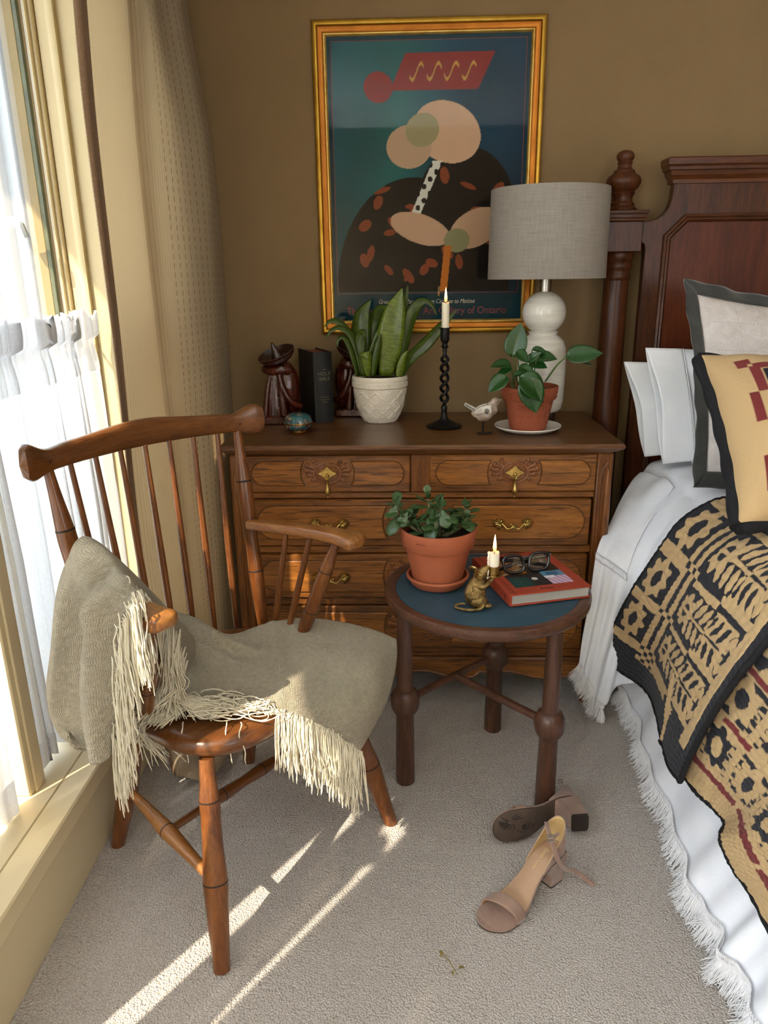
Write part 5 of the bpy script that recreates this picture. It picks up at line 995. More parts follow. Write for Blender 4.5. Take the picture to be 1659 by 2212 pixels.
# table lamp
LMP = Vector((0.414, -0.195, ZT)); lm = thing('table_lamp', 'white double-gourd ceramic table lamp with a grey linen drum shade', 'lamp', LMP)
M = Mat('white_lamp_glaze', 0.16, 0, 0.5); v = M.coords(); n1 = M.noise(M.coords((1, 1, 14)), 9, 4, 0.6); M.color(M.ramp(n1, [(0.3, (214, 210, 198)), (0.65, (230, 227, 217))])); M.bump(n1, 0.25, 0.004); M.set(Coat_Weight=0.5); LGL = M.m
CHR = plain('brushed_nickel', (150, 148, 144), (176, 174, 170), 20, 0.24, 1.0, stretch=(1, 1, 0.1)); SHC = plain('clear_acrylic_grey', (120, 122, 120), (140, 142, 140), 5, 0.12, 0.5)
M = Mat('grey_linen_shade', 0.9, 0, 0.1); v = M.coords(); a1 = M.noise(M.coords((1, 1, 0.05)), 420, 3, 0.6); a2 = M.noise(M.coords((0.04, 0.04, 1)), 420, 3, 0.6); c = M.mix(0.5, M.ramp(a1, [(0.3, (132, 125, 117)), (0.7, (160, 153, 145))]), M.ramp(a2, [(0.3, (132, 125, 117)), (0.7, (160, 153, 145))])); M.color(c); M.bump(M.math('ADD', a1, a2), 0.2, 0.001); LIN = M.m
s0 = [(0, 0.0), (0.050, 0.0), (0.051, 0.003), (0.051, 0.032), (0, 0.033)]; obj('base', MB().lathe(s0, 48), CHR, lm)
bodyp = [(0, 0.033), (0.052, 0.033), (0.062, 0.036), (0.0690, 0.046), (0.0725, 0.07), (0.0740, 0.13), (0.0745, 0.19), (0.0720, 0.228), (0.0640, 0.250), (0.0520, 0.262), (0.0430, 0.268), (0.0420, 0.272), (0.0480, 0.279)]
th_ = np.linspace(-0.98, 1.30, 22); bodyp += [(0.0660*math.cos(t), 0.3335+0.0640*math.sin(t)) for t in th_] + [(0.012, 0.3965), (0, 0.397)]
obj('gourd_body', MB().lathe(bodyp, 64), LGL, lm, smooth=60); obj('neck', MB().lathe([(0, 0.394), (0.0175, 0.394), (0.0175, 0.446), (0.010, 0.447), (0.008, 0.60), (0, 0.60)], 28), CHR, lm)
sh = MB().lathe([(0.1715, 0.434), (0.1725, 0.432), (0.1735, 0.434), (0.1705, 0.678), (0.1695, 0.680), (0.1685, 0.678), (0.1715, 0.434)], 96); obj('shade', sh, LIN, lm, smooth=60)
sp3 = MB()
for k in range(3): a_ = 2*PI*k/3; sp3.tube([(0, 0, 0.66), (0.1690*math.cos(a_), 0.1690*math.sin(a_), 0.668)], 0.0022, 6)
obj('shade_spider', sp3, CHR, lm)

# ---------------------------------------------------------------- framed exhibition poster
M = Mat('gilt_frame', 0.3, 0.85); v = M.coords(); n1 = M.noise(v, 12, 4, 0.6); n2 = M.noise(v, 160, 3, 0.7); c = M.ramp(n1, [(0.3, (166, 122, 40)), (0.7, (204, 162, 66))]); c = M.mix(M.ramp(n2, [(0.24, (255, 255, 255)), (0.30, (0, 0, 0))]), c, (60, 30, 14)); M.color(c); M.bump(n1, 0.1, 0.002); GF = M.m
GM = plain('burnished_ochre_moulding', (150, 88, 22), (178, 112, 34), 10, 0.34, 0.7); GI = plain('bright_gilt_lip', (186, 150, 74), (214, 182, 104), 30, 0.28, 0.85)
FX, FZ = 0.0635, 1.556; FW, FH = 0.350, 0.455
fr = thing('framed_poster', 'gilt-framed exhibition poster with a teal ground hanging on the tan wall', 'framed poster', (FX, -0.001, FZ))
def frame_ring(name, prof, mt):
    """prof: (inset from the outer edge, depth toward the room)"""
    mb = MB(); prof = [(i, d*0.62) for i, d in prof]; P = [[(-FW+i, -d, -FH+i), (FW-i, -d, -FH+i), (FW-i, -d, FH-i), (-FW+i, -d, FH-i)] for i, d in prof]; mb.grid(np.array(P), closed_v=True); obj(name, mb, mt, fr, smooth=30)
frame_ring('outer_moulding', [(0.016, 0.001), (0.0, 0.001), (0.0, 0.018), (0.002, 0.024), (0.006, 0.0285), (0.011, 0.030), (0.015, 0.0285), (0.0175, 0.024), (0.018, 0.019)], GF)
frame_ring('middle_moulding', [(0.018, 0.019), (0.0195, 0.0205), (0.023, 0.0195), (0.028, 0.015), (0.0315, 0.0135), (0.0335, 0.0145), (0.034, 0.0135)], GM)
frame_ring('inner_lip', [(0.034, 0.0135), (0.036, 0.0165), (0.039, 0.0165), (0.0435, 0.0115), (0.0445, 0.009), (0.0445, 0.004)], GI)
IW, IH = FW-0.0440, FH-0.0440
# flat print: dark teal margin, red keyline, plain geometric stand-in picture
nx, ny = 260, 340; gx, gy = np.meshgrid(np.linspace(0, 1, nx), np.linspace(0, 1, ny), indexing='ij'); rg = np.random.default_rng(3)
base = np.stack([np.interp(gx, [0, 0.35, 0.6, 1], [30, 34, 22, 24]), np.interp(gx, [0, 0.35, 0.6, 1], [84, 98, 66, 52]), np.interp(gx, [0, 0.35, 0.6, 1], [92, 96, 84, 72])], 2)
base *= (1+0.10*np.sin(gx*9+gy*5)*np.cos(gy*11-gx*4))[..., None]*(0.82+0.18*gy)[..., None]
def el(cx, cy, rx, ry, rot=0.0): c_, s_ = math.cos(rot), math.sin(rot); dx, dy = gx-cx, (gy-cy)*1.3; return ((dx*c_+dy*s_)/rx)**2+((-dx*s_+dy*c_)/(ry*1.3))**2 < 1
def fill(m, c): base[m] = c
# plain abstract stand-in: overlapping discs, bars and leaf spots in the print's colours
fill(el(0.42, 0.02, 0.42, 0.46) & (gy > 0.004), (20, 17, 16)); fill(el(0.70, 0.34, 0.27, 0.26), (22, 18, 17)); fill((gx > 0.08) & (gx < 0.95) & (gy < 0.16) & (gy > 0.004), (22, 19, 18))
for k in range(30):
    cx, cy = rg.uniform(0.08, 0.92), rg.uniform(0.03, 0.50); fill(el(cx, cy, rg.uniform(0.012, 0.028), rg.uniform(0.02, 0.038), rg.uniform(0, 3)) & (base.sum(2) < 75), (122, 58, 34))
fill(el(0.60, 0.655, 0.185, 0.115, -0.5), (196, 160, 128)); fill(el(0.40, 0.60, 0.12, 0.085), (178, 148, 118)); fill(el(0.47, 0.665, 0.09, 0.065, 0.6), (150, 142, 104))
fill((np.abs(gx-0.58-0.6*(gy-0.9)) < 0.23) & (gy > 0.815) & (gy < 0.955), (132, 40, 30)); fill(el(0.24, 0.83, 0.075, 0.060, 0.6), (132, 40, 30))
for cx in (0.44, 0.53, 0.62, 0.71): fill((np.abs(gy-0.885-0.030*np.sin((gx-cx)*70)) < 0.007) & (np.abs(gx-cx) < 0.038), (186, 138, 60))
fill((np.abs(gx-0.50-0.55*(gy-0.45)) < 0.026) & (gy > 0.30) & (gy < 0.545) & (np.sin(gx*95)*np.sin(gy*110) > -0.35), (200, 200, 186)); 
fill(el(0.46, 0.27, 0.17, 0.060, -0.35), (184, 148, 118)); fill(el(0.76, 0.27, 0.15, 0.075, 0.5), (180, 146, 116)); fill(el(0.66, 0.22, 0.07, 0.05), (130, 128, 92))
fill((np.abs(gx-0.60-0.12*(gy-0.10)) < 0.020) & (gy < 0.20) & (gy > 0.004), (176, 100, 32))
Pm = MB().grid(np.stack([-0.292+gx*0.584, np.full_like(gx, -0.0062), -0.325+gy*0.722], 2)); Pm.col.append(np.array([lin(np.clip(q, 0, 255))[:3] for q in base.reshape(-1, 3)]))
NAVY = plain('dark_teal_print', (14, 48, 58), (17, 54, 64), 5, 0.8, spec=0.1); REDP = plain('red_print', (128, 34, 36), None, rough=0.5); CRM = plain('cream_print', (196, 190, 168), None, rough=0.5)
obj('print_margin', MB().span((-IW, -0.0052, -IH), (IW, -0.0042, IH)), NAVY, fr, smooth=0); obj('printed_picture', Pm, vcol('printed_poster_ink', 0.8, Specular_IOR_Level=0.1).m, fr, smooth=0)
k = MB(); kw, a0, a1, z0, z1 = 0.0013, -0.2925, 0.2925, -0.3255, 0.3975
for (p, q) in (((a0-kw, 0, z0-kw), (a1+kw, 0, z0)), ((a0-kw, 0, z1), (a1+kw, 0, z1+kw)), ((a0-kw, 0, z0), (a0, 0, z1)), ((a1, 0, z0), (a1+kw, 0, z1))): k.span((p[0], -0.0066, p[2]), (q[0], -0.0055, q[2]))
obj('red_keyline', k, REDP, fr, smooth=0)
text('Great French Paintings from C\u00e9zanne to Matisse', 0.0195, CRM, fr, (-0.003, -0.0060, -0.3535), (PI/2, 0, 0), 'cream_lettering', 0.28, 0.0001, 0.82)
text('The Barnes Exhibit   Art Gallery of Ontario', 0.0320, REDP, fr, (-0.003, -0.0060, -0.3830), (PI/2, 0, 0), 'red_lettering', 0.0, 0.0001, 0.93)
M = Mat('picture_glass', 0.02); tp = M.n('ShaderNodeBsdfTransparent'); gl = M.n('ShaderNodeBsdfGlossy', Roughness=0.015); mx = M.n('ShaderNodeMixShader', Fac=0.012); M.l(tp.outputs[0], mx.inputs[1]); M.l(gl.outputs[0], mx.inputs[2]); M.l(mx.outputs[0], M.out.inputs['Surface'])
obj('glazing', MB().span((-IW, -0.0088, -IH), (IW, -0.0078, IH)), M.m, fr, smooth=0)

# ---------------------------------------------------------------- bed: turned post and panelled headboard
CHERZ = wood('dark_cherry_upright', (36, 17, 6), (72, 36, 15), (104, 56, 24), 'Z', 8, 0.42, 0.12, 0.12, 1.0, 0.3)
CHERX = wood('dark_cherry_across', (36, 17, 6), (74, 38, 16), (106, 58, 26), 'X', 8, 0.42, 0.12, 0.12, 1.0, 0.3)
CHERP = wood('red_cherry_panel', (50, 19, 7), (82, 34, 13), (104, 48, 20), 'Z', 6, 0.45, 0.08, 0.12, 1.0, 0.3)
BEDC = Vector((0.652, -0.085, 0)); BD = thing('panelled_bed', 'dark cherry bed with a panelled headboard and a turned corner post with finial', 'bed', BEDC)
obj('post', MB().lathe([(0, 0), (0.042, 0), (0.045, 0.01), (0.045, 0.30), (0.043, 0.31), (0.0425, 0.84), (0.0405, 1.05), (0.0375, 1.255), (0.037, 1.262), (0.0415, 1.268), (0.0425, 1.275), (0.039, 1.283), (0.039, 1.290), (0.0435, 1.297), (0.045, 1.305), (0.0425, 1.312), (0.040, 1.316), (0.0445, 1.324), (0.048, 1.333), (0.046, 1.342), (0.044, 1.347), (0, 1.347)], 40), CHERZ, BD, smooth=40)
bl = MB().span((-0.055, -0.055, 1.344), (0.055, 0.055, 1.432), 0.003); obj('post_block', bl, CHERZ, BD)
cp = MB()
for h, z0, z1 in ((0.059, 1.432, 1.440), (0.063, 1.440, 1.452), (0.067, 1.452, 1.462)): cp.span((-h, -h, z0), (h, h, z1), 0.003, 2)
obj('post_cap', cp, CHERX, BD)
obj('finial', MB().lathe([(0, 1.460), (0.044, 1.460), (0.046, 1.468), (0.040, 1.474), (0.036, 1.478), (0.037, 1.484), (0.031, 1.489), (0.029, 1.500), (0.034, 1.510), (0.0365, 1.514), (0.033, 1.518), (0.043, 1.526), (0.0505, 1.538), (0.0515, 1.548), (0.046, 1.560), (0.034, 1.568), (0.031, 1.571), (0.032, 1.575), (0.022, 1.582), (0.0195, 1.592), (0.0225, 1.598), (0.0205, 1.602), (0.0255, 1.610), (0.0260, 1.618), (0.021, 1.627), (0.010, 1.632), (0, 1.633)], 40), CHERZ, BD, smooth=40)
# headboard field: outline in (x, z) relative to the post axis
arcs = [(0.050, 1.432), (0.085, 1.434), (0.110, 1.442), (0.132, 1.462), (0.143, 1.490), (0.146, 1.525), (0.146, 1.538)]
out = [(1.60, 0.42), (1.60, 1.538)] + [(x, z) for x, z in reversed([(a, b) for a, b in spl(arcs, 26)])] + [(0.050, 1.372), (0.066, 1.372), (0.074, 1.366), (0.077, 1.352), (0.077, 0.42)]
hb = MB().prism(out, 0.030, 0.002, ((0, 0.015, 0), (1, 0, 0), (0, 0, 1), (0, -1, 0))); obj('headboard_frame', hb, CHERZ, BD, smooth=30)
cor = MB()
prof = [(0, 0.0), (0.004, 0.0), (0.005, 0.010), (0.015, 0.022), (0.018, 0.034), (0.024, 0.036), (0.025, 0.044), (0.030, 0.050), (0.031, 0.066), (0.027, 0.070), (0, 0.070)]
P = [[(0.146-a, 0.03, 1.537+h), (0.146-a, -0.016-a, 1.537+h), (1.60, -0.016-a, 1.537+h)] for a, h in prof]; cor.grid(np.array(P)); cor.span((0.140, -0.016, 1.537), (1.60, 0.03, 1.606)); obj('cornice', cor, CHERX, BD, smooth=25)
# octagonal panel moulding and recessed panel
pth = [(0.155, 0.45), (0.128, 0.70), (0.1275, 1.395), (0.190, 1.452), (1.40, 1.452)]
def ring_pts(off):
    a = np.array(pth); return a
pp = np.array([(0.128, 0, 0.45), (0.128, 0, 1.392), (0.188, 0, 1.452), (1.55, 0, 1.452)]) + np.array([0, -0.015, 0])
mo = MB(); mo.sweep([(0, 0), (0.002, 0.010), (0.008, 0.014), (0.013, 0.010), (0.017, 0.012), (0.022, 0.007), (0.026, 0.002), (0.026, -0.004)], pp, up=(0, -1, 0)); obj('panel_moulding', mo, CHERX, BD, smooth=25)
po = [(0.150, 0.45), (1.56, 0.45), (1.56, 1.430), (0.198, 1.430), (0.150, 1.384)]; obj('panel', MB().prism(po, 0.004, 0.0, ((0, -0.0149, 0), (1, 0, 0), (0, 0, 1), (0, -1, 0))), CHERP, BD, smooth=0)
obj('side_rail', MB().span((0.13, -2.02, 0.22), (0.17, -0.04, 0.366), 0.004), CHERX, BD)
TICK = plain('mattress_ticking', (178, 170, 156), (190, 182, 168), 30, 0.9)
mt = thing('mattress', 'pale grey-beige mattress corner showing in the gap behind the chest', 'mattress', (1.4, -1.1, 0.365)); obj('mattress_body', MB().span((0.775, -2.10, 0.366), (2.15, -0.125, 0.664), 0.06, 4), TICK, mt, True, 60)
# ---------------------------------------------------------------- white bedding
def cotton(name, c1, c2, wr=0.25):
    M = Mat(name, 0.85, 0, 0.2); v = M.coords(); n1 = M.noise(v, 9, 4, 0.55, 0.6); n2 = M.noise(v, 700, 2, 0.6); M.color(M.ramp(n1, [(0.3, c1), (0.7, c2)])); M.bump(M.math('ADD', n1, M.math('MULTIPLY', n2, 0.08)), wr, 0.012); M.set(Sheen_Weight=0.15); return M.m
WHT = cotton('white_cotton', (234, 238, 246), (243, 246, 251)); WHT2 = cotton('white_pillowcase', (232, 236, 240), (242, 244, 246)); WFR = plain('white_fringe_yarn', (228, 228, 230), (242, 242, 244), 90, 0.9)
# long lower coverlet: hem near the floor along the bed side
hem = np.array([(0.700, -0.36, 0.055), (0.667, -0.51, 0.052), (0.638, -0.845, 0.050), (0.600, -1.215, 0.050), (0.602, -1.42, 0.050), (0.612, -1.56, 0.050), (0.625, -1.90, 0.050), (0.63, -2.40, 0.050)])
n = 120; Hm = spl(hem, n); Yc = Hm[:, 1]; G = [np.stack([np.full(n, x), Yc, np.full(n, z)], 1) for x, z in ((2.15, 0.690), (1.2, 0.692), (0.86, 0.690), (0.765, 0.672), (0.722, 0.600), (0.716, 0.45))]
G += [np.stack([0.716*(1-k)+Hm[:, 0]*k, Yc, np.full(n, 0.45*(1-t)+0.052*t)], 1) for t, k in ((0.55, 0.16), (1.0, 1.0))]
P = surf(np.array(G), 110, n); side = np.clip((np.linspace(0, 1, 110)-0.5)/0.25, 0, 1)[:, None]; yy = np.linspace(0, 1, n)[None]
P[:, :, 0] -= side*(0.010*np.sin(yy*46+1.5*np.sin(yy*9)) + 0.006*np.sin(yy*95+2))*1.0 + side*wob((110, n), 6, 0.004, 31, (0.3, 1.5), (3, 9)); P[:, :, 2] += 0.002*np.sin(yy*60)
LC = thing('long_coverlet', 'long white fringed coverlet falling to the carpet along the bed side', 'coverlet', (0.7, -1.3, 0.05)); obj('cloth', MB().sheet(P, 0.005), WHT, LC, True, 180); LCH = P[-1]
# fringe of the lower hem, with a knotted net heading
def fringe(parent, edge, count, L, out, seed, r=0.0011, spread=0.012, head=0.020):
    r_ = np.random.default_rng(seed); mb = MB(); t = np.linspace(0, len(edge)-1.001, count)
    for q in t:
        i = int(q); f = q-i; p = edge[i]*(1-f)+edge[i+1]*f; l = L*r_.uniform(0.75, 1.15); o = np.array(out)*r_.uniform(0.3, 1.3); s = np.array([0, r_.normal()*spread, 0])
        a = p; b = p+o*0.3+(0, 0, -l*0.4); c = p+o*0.8+s*0.6+(0, 0, -l*0.75); d = p+o*1.25+s+(0, 0, -l); 
        for z in (b, c, d): z[2] = max(z[2], 0.006+0.012*r_.uniform())
        mb.tube(spl([a, b, c, d], 7), [r, r, r, r, r*0.9, r*0.8, r*0.5], 4, caps=False)
    o_ = obj('fringe', mb, WFR, parent, True, 180); o_['kind'] = 'stuff'; return o_
fringe(LC, LCH[12:95], 1900, 0.044, (-0.022, -0.008, 0), 7, 0.0010, 0.010)
nt = MB(); e = spl(LCH[12:95], 420)
for k in range(0, 418, 2): nt.tube([e[k]+(-0.005, 0, 0.020), e[k+1]+(-0.0065, 0, 0.011), e[k+2 if k+2 < 420 else k]+(-0.006, 0, 0.002)], 0.0011, 4, caps=False); nt.tube([e[k]+(-0.006, 0, 0.002), e[k+1]+(-0.0065, 0, 0.011), e[min(k+2, 419)]+(-0.005, 0, 0.020)], 0.0011, 4, caps=False)
o_ = obj('netted_heading', nt, WFR, LC, True, 180); o_['kind'] = 'stuff'
# upper coverlet swinging out over the chest corner, tassel at its corner
A = [[(1.20, -0.23, 0.728), (1.20, -0.34, 0.728), (1.20, -0.50, 0.728), (1.20, -0.70, 0.726), (1.20, -0.95, 0.722), (1.20, -1.30, 0.722)],
     [(0.82, -0.235, 0.722), (0.83, -0.34, 0.724), (0.85, -0.50, 0.726), (0.87, -0.70, 0.724), (0.87, -0.95, 0.720), (0.87, -1.30, 0.720)],
     [(0.730, -0.270, 0.683), (0.765, -0.380, 0.698), (0.775, -0.520, 0.679), (0.776, -0.660, 0.681), (0.770, -0.95, 0.698), (0.770, -1.30, 0.698)],
     [(0.649, -0.370, 0.635), (0.690, -0.460, 0.639), (0.710, -0.570, 0.622), (0.717, -0.670, 0.614), (0.722, -0.92, 0.62), (0.722, -1.25, 0.62)],
     [(0.582, -0.470, 0.566), (0.627, -0.530, 0.567), (0.659, -0.610, 0.552), (0.681, -0.680, 0.534), (0.708, -0.85, 0.53), (0.712, -1.18, 0.53)],
     [(0.535, -0.555, 0.531), (0.580, -0.600, 0.510), (0.627, -0.640, 0.478), (0.661, -0.670, 0.443), (0.702, -0.80, 0.43), (0.708, -1.10, 0.45)],
     [(0.517, -0.595, 0.409), (0.556, -0.630, 0.397), (0.600, -0.650, 0.378), (0.641, -0.660, 0.340), (0.700, -0.76, 0.33), (0.708, -1.00, 0.38)],
     [(0.501, -0.610, 0.285), (0.534, -0.640, 0.257), (0.578, -0.640, 0.235), (0.623, -0.640, 0.228), (0.698, -0.72, 0.25), (0.706, -0.90, 0.30)],
     [(0.493, -0.615, 0.217), (0.526, -0.630, 0.154), (0.571, -0.600, 0.066), (0.620, -0.620, 0.144), (0.696, -0.70, 0.20), (0.706, -0.80, 0.25)]]
P = surf(np.array(A), 120, 110); N = normals(P); sg = -1 if N[60, 20, 0] > 0 else 1; uu = np.linspace(0, 1, 120)[:, None]; vv = np.linspace(0, 1, 110)[None]
P += sg*N*(wob((120, 110), 7, 0.0022, 17, (0.6, 2), (2, 8)) + 0.007*np.clip((uu-0.45)/0.3, 0, 1)*np.sin(vv*42+uu*1.5+2*np.sin(vv*7)))[..., None]
UC = thing('fringed_coverlet', 'white coverlet swinging out past the chest with fringe and a tassel corner', 'coverlet', (0.62, -0.6, 0.1)); obj('cloth', MB().sheet(P, 0.004), WHT, UC, True, 180); UCP = P
edge = P[-1, :46]; fringe(UC, edge[:44], 340, 0.040, (-0.022, -0.012, 0), 9, 0.0010, 0.008)
tip = P[-1, 44]; ts = MB(); ts.ell(tip+(0, 0, -0.006), (0.008, 0.008, 0.009), None, 10, 7)
for k in range(46):
    a_ = 2*PI*k/46; q = 0.4+0.6*RNG.uniform(); ts.tube(spl([tip+(0, 0, -0.010), tip+(0.008*q*math.cos(a_), 0.008*q*math.sin(a_), -0.028), tip+(0.013*q*math.cos(a_), 0.013*q*math.sin(a_), -0.055+0.004*RNG.normal())], 6), 0.0014, 4, caps=False)
obj('tassel', ts, WFR, UC, True, 180)
# turned-down sheet with a ruffled hem, lying on the upper coverlet
S = P[30:76, 0:34] + sg*N[30:76, 0:34]*0.006; FS = thing('turned_down_sheet', 'white sheet folded over the bed edge ending in a narrow ruffled hem', 'sheet', (0.6, -0.5, 0.5)); S = S + sg*N[30:76, 0:34]*wob((46, 34), 7, 0.0035, 3, (1, 3), (1, 3))[..., None]
obj('cloth', MB().sheet(S, 0.003), WHT, FS, True, 180)
e = S[-1]; R_ = []
ee = spl(e, 120); nn = sg*N[75, 10]
for k in range(120): w = 0.0035*math.sin(k*1.35)+0.005; R_.append([ee[k]+nn*(0.003+w*0.3), ee[k]+nn*(0.004+w)+(0, -0.003, -0.010), ee[k]+nn*(0.003+w*1.2)+(0, -0.006, -0.020)])
obj('ruffled_hem', MB().sheet(np.array(R_), 0.002), WHT, FS, True, 180)
# ---------------------------------------------------------------- jacquard quilts
NV, BG, RD = np.array(lin((19, 21, 32))[:3]), np.array(lin((190, 160, 114))[:3]), np.array(lin((112, 34, 34))[:3])
def flower(x, y, R): a = np.arctan2(y, x); r = np.hypot(x, y*0.86); return (r < R*(1+0.16*np.cos(8*a))) & ~((x/(R*0.40))**2+(y/(R*0.58))**2 < 1)
def quilt_upper(u, v):
    """u: metres up from the hem, v: metres from the head-side edge -> beige mask"""
    pu = 0.148; m = np.zeros(u.shape, bool); uu = u-0.115; r = uu/pu; fr = (r-np.floor(r))*pu; bar = fr < 0.030; par = np.floor(r).astype(int) % 2
    body = uu > 0; fc = v < 0.118; m |= fc & body & bar; m |= fc & body & ~bar & flower(v-0.056, (fr-0.089)/1.22, 0.0385)
    lat = (v >= 0.118) & (v < 0.186); st = ((v-0.118)/0.017).astype(int); ck = (fr/0.015).astype(int)
    m |= lat & (body | (uu > -0.03)) & np.where(bar | (uu < 0), (st+ck) % 2 == 0, st % 2 == 0)
    sp = (v >= 0.186) & (v < 0.425); a = (v-0.186)/0.239*2-1; b = ((fr-0.030)/(pu-0.030))*2-1
    bg = a > 0.12; leaf = np.zeros_like(m); ab = np.abs(b)
    for k in range(7): ak = -0.62+0.225*k; leaf |= (((a-ak-0.16*ab)/(0.075))**2 + ((ab-0.52)/0.40)**2 < 1)
    stem = (np.abs(b) < 0.07); s = np.where(leaf, ~bg, bg); s = np.where(stem, a < 0.12, s); fl = flower((a+0.80)*0.119, b*0.059, 0.036); s = np.where(fl, a > -2, s); s = np.where(a > 0.86, False, s); s |= flower((a-0.88)*0.119, b*0.059*0.8, 0.03) & (a > 0.7)
    s = np.where(bar, np.where(a > 0, fr > 0.015, fr < 0.015), s); m |= sp & body & s; m |= (v >= 0.425) & (v < 0.452) & (uu > -0.02); m |= sp & (uu < 0) & (uu > -0.030) & (a < -0.1)
    return m
def shade_cols(mask, red=None):
    c = np.where(mask[..., None], BG, NV)
    if red is not None: c = np.where(red[..., None], RD, c)
    return c
def build_quilt(name, label, E0, hemc, pat, nu, nv, off, seed, ztop, Lside, topx=1.7):
    """E0: y of the bed-edge crossing for v in 0..1; hem curve; pattern on metres"""
    Hc = spl(hemc, nv); Hc[:, 0] = np.minimum(Hc[:, 0], 0.676); t = np.linspace(0, 1, nv); ye = np.interp(t, np.linspace(0, 1, len(E0)), E0)
    rows = [np.stack([np.full(nv, topx), ye+0.05, np.full(nv, ztop)], 1), np.stack([np.full(nv, 1.15), ye+0.02, np.full(nv, ztop+0.004)], 1), np.stack([np.full(nv, 0.86), ye, np.full(nv, ztop)], 1), np.stack([np.full(nv, 0.728), ye, np.full(nv, ztop-0.026)], 1)]
    Q = np.stack([np.full(nv, 0.668), ye, np.full(nv, ztop-0.115)], 1); rows.append(Q)
    for k, o in ((0.40, 0.012), (0.72, 0.010), (1.0, 0.0)): q = Q*(1-k)+Hc*k; q[:, 0] -= o; rows.append(q)
    rr_ = np.array(rows); tn = np.interp(np.linspace(0, 1, nu), [0, 0.06, 0.12, 0.30, 1], [0, 1/7, 2/7, 3/7, 1]); P = cr(rr_, tn); P[:, :, 0] -= off*np.clip((ztop-P[:, :, 2])/0.05, 0, 1); P[:, :, 2] += off*np.clip(1-(ztop-P[:, :, 2])/0.05, 0, 1)
    L = np.concatenate([[0], np.cumsum(np.linalg.norm(np.diff(P[:, nv//2], axis=0), axis=1))]); u = (L[-1]-L)[:, None]+np.zeros((1, nv)); Wd = np.linalg.norm(np.diff(P[int(nu*0.6)], axis=0), axis=1); v = np.concatenate([[0], np.cumsum(Wd)])[None]+np.zeros((nu, 1))
    u = u + wob((nu, nv), 6, 0.0007, seed, (8, 20), (8, 20)); v = v + wob((nu, nv), 6, 0.0007, seed+1, (8, 20), (8, 20))
    m, red = pat(u, v); N = normals(P); sg = 1 if N[nu//4, nv//2, 2] > 0 else -1
    pk = np.sin(u*2*PI/0.020+2.2*np.sin(v*70)+1.3*np.sin(u*31+v*44))*0.0009 + np.sin(v*2*PI/0.026+1.9*np.sin(u*60))*0.0006
    P = P + sg*N*(pk*np.where(m, 1.0, 0.6) + np.where(m, 0.0010, 0.0) + wob((nu, nv), 6, 0.004, seed+2, (0.6, 3), (0.6, 3)))[..., None]
    return P, shade_cols(m, red), sg*N
M = vcol('jacquard_quilt_weave', 0.9); nz = M.noise(M.coords(), 500, 3, 0.6); M.bump(nz, 0.35, 0.001); M.set(Sheen_Weight=0.06, Sheen_Roughness=0.6); QUILT = M.m
BIND = plain('black_quilt_binding', (10, 10, 14), (16, 16, 22), 80, 0.9, bump=0.3, bscale=300)
def finish_quilt(name, label, P, C, edges):
    q = thing(name, label, 'quilt', tuple(P[P.shape[0]*3//4, P.shape[1]//2])); mb = MB().sheet(P, 0.008); c = C.reshape(-1, 3); mb.col += [c, c*0.6]; obj('cloth', mb, QUILT, q, True, 180)
    for e in edges: obj('binding', MB().tube(spl(e, max(20, len(e)//2)), 0.0070, 8, flat=1.0), BIND, q, True, 180)
    return q
# lower quilt with the red bands, first
hem2 = [(0.617, -0.996, 0.215), (0.638, -1.154, 0.205), (0.658, -1.216, 0.205), (0.666, -1.263, 0.205), (0.622, -1.346, 0.235), (0.628, -1.397, 0.215), (0.640, -1.479, 0.205), (0.62, -1.95, 0.20), (0.63, -2.40, 0.20)]
def pat2(u, v):
    m = np.ones(u.shape, bool); w = v-0.14; red = (u > 0.092) & (u < 0.122) & (w > 0); k = np.floor(v/0.30).astype(int); x = v-k*0.30; red &= ~((x > 0.13) & (x < 0.155))
    uu = u-0.150; r = np.floor(uu/0.185).astype(int); f = uu-r*0.185; cell = (uu > 0) & (f < 0.150); ce = (v/0.165); kc = np.floor(ce).astype(int); xv = (ce-kc)*0.165; incell = cell & (xv > 0.022); navycell = ((kc+r) % 2 == 0)
    fl = flower(xv-0.093, f-0.075, 0.060); m = np.where(incell, np.where(navycell, fl, ~fl), m); st = (uu > 0) & (f >= 0.150) & (f < 0.185); red |= st & (np.floor(v/0.12).astype(int) % 2 == 0) & (f > 0.158) & (f < 0.178)
    lf = incell & (np.abs(xv-0.093) > 0.052) & (np.sin(f*2*PI/0.03) > 0.55); m = np.where(lf, ~m, m); red &= m; return m, red
P2, C2, N2 = build_quilt('quilt', '', [-1.02, -1.40, -1.75, -2.20, -2.45], hem2, pat2, 330, 420, 0.014, 41, 0.724, 0.5)
finish_quilt('jacquard_quilt', 'navy and beige quilt with dark red bands, lower of the two on the bed', P2, C2, [P2[-1]])
hem1 = [(0.597, -0.577, 0.205), (0.638, -0.641, 0.205), (0.676, -0.736, 0.205), (0.663, -0.877, 0.215), (0.641, -1.028, 0.215), (0.625, -1.104, 0.215), (0.626, -1.158, 0.225)]
P1, C1, N1 = build_quilt('quilt', '', [-0.77, -0.93, -1.09, -1.24, -1.31], hem1, lambda u, v: (quilt_upper(u/1.12, v/1.16), None), 400, 330, 0.034, 51, 0.728, 0.5)
finish_quilt('folded_jacquard_quilt', 'navy and beige flower and leaf quilt folded across the bed over the red-banded one', P1, C1, [P1[-1], P1[:, -1], P1[:, 0]])
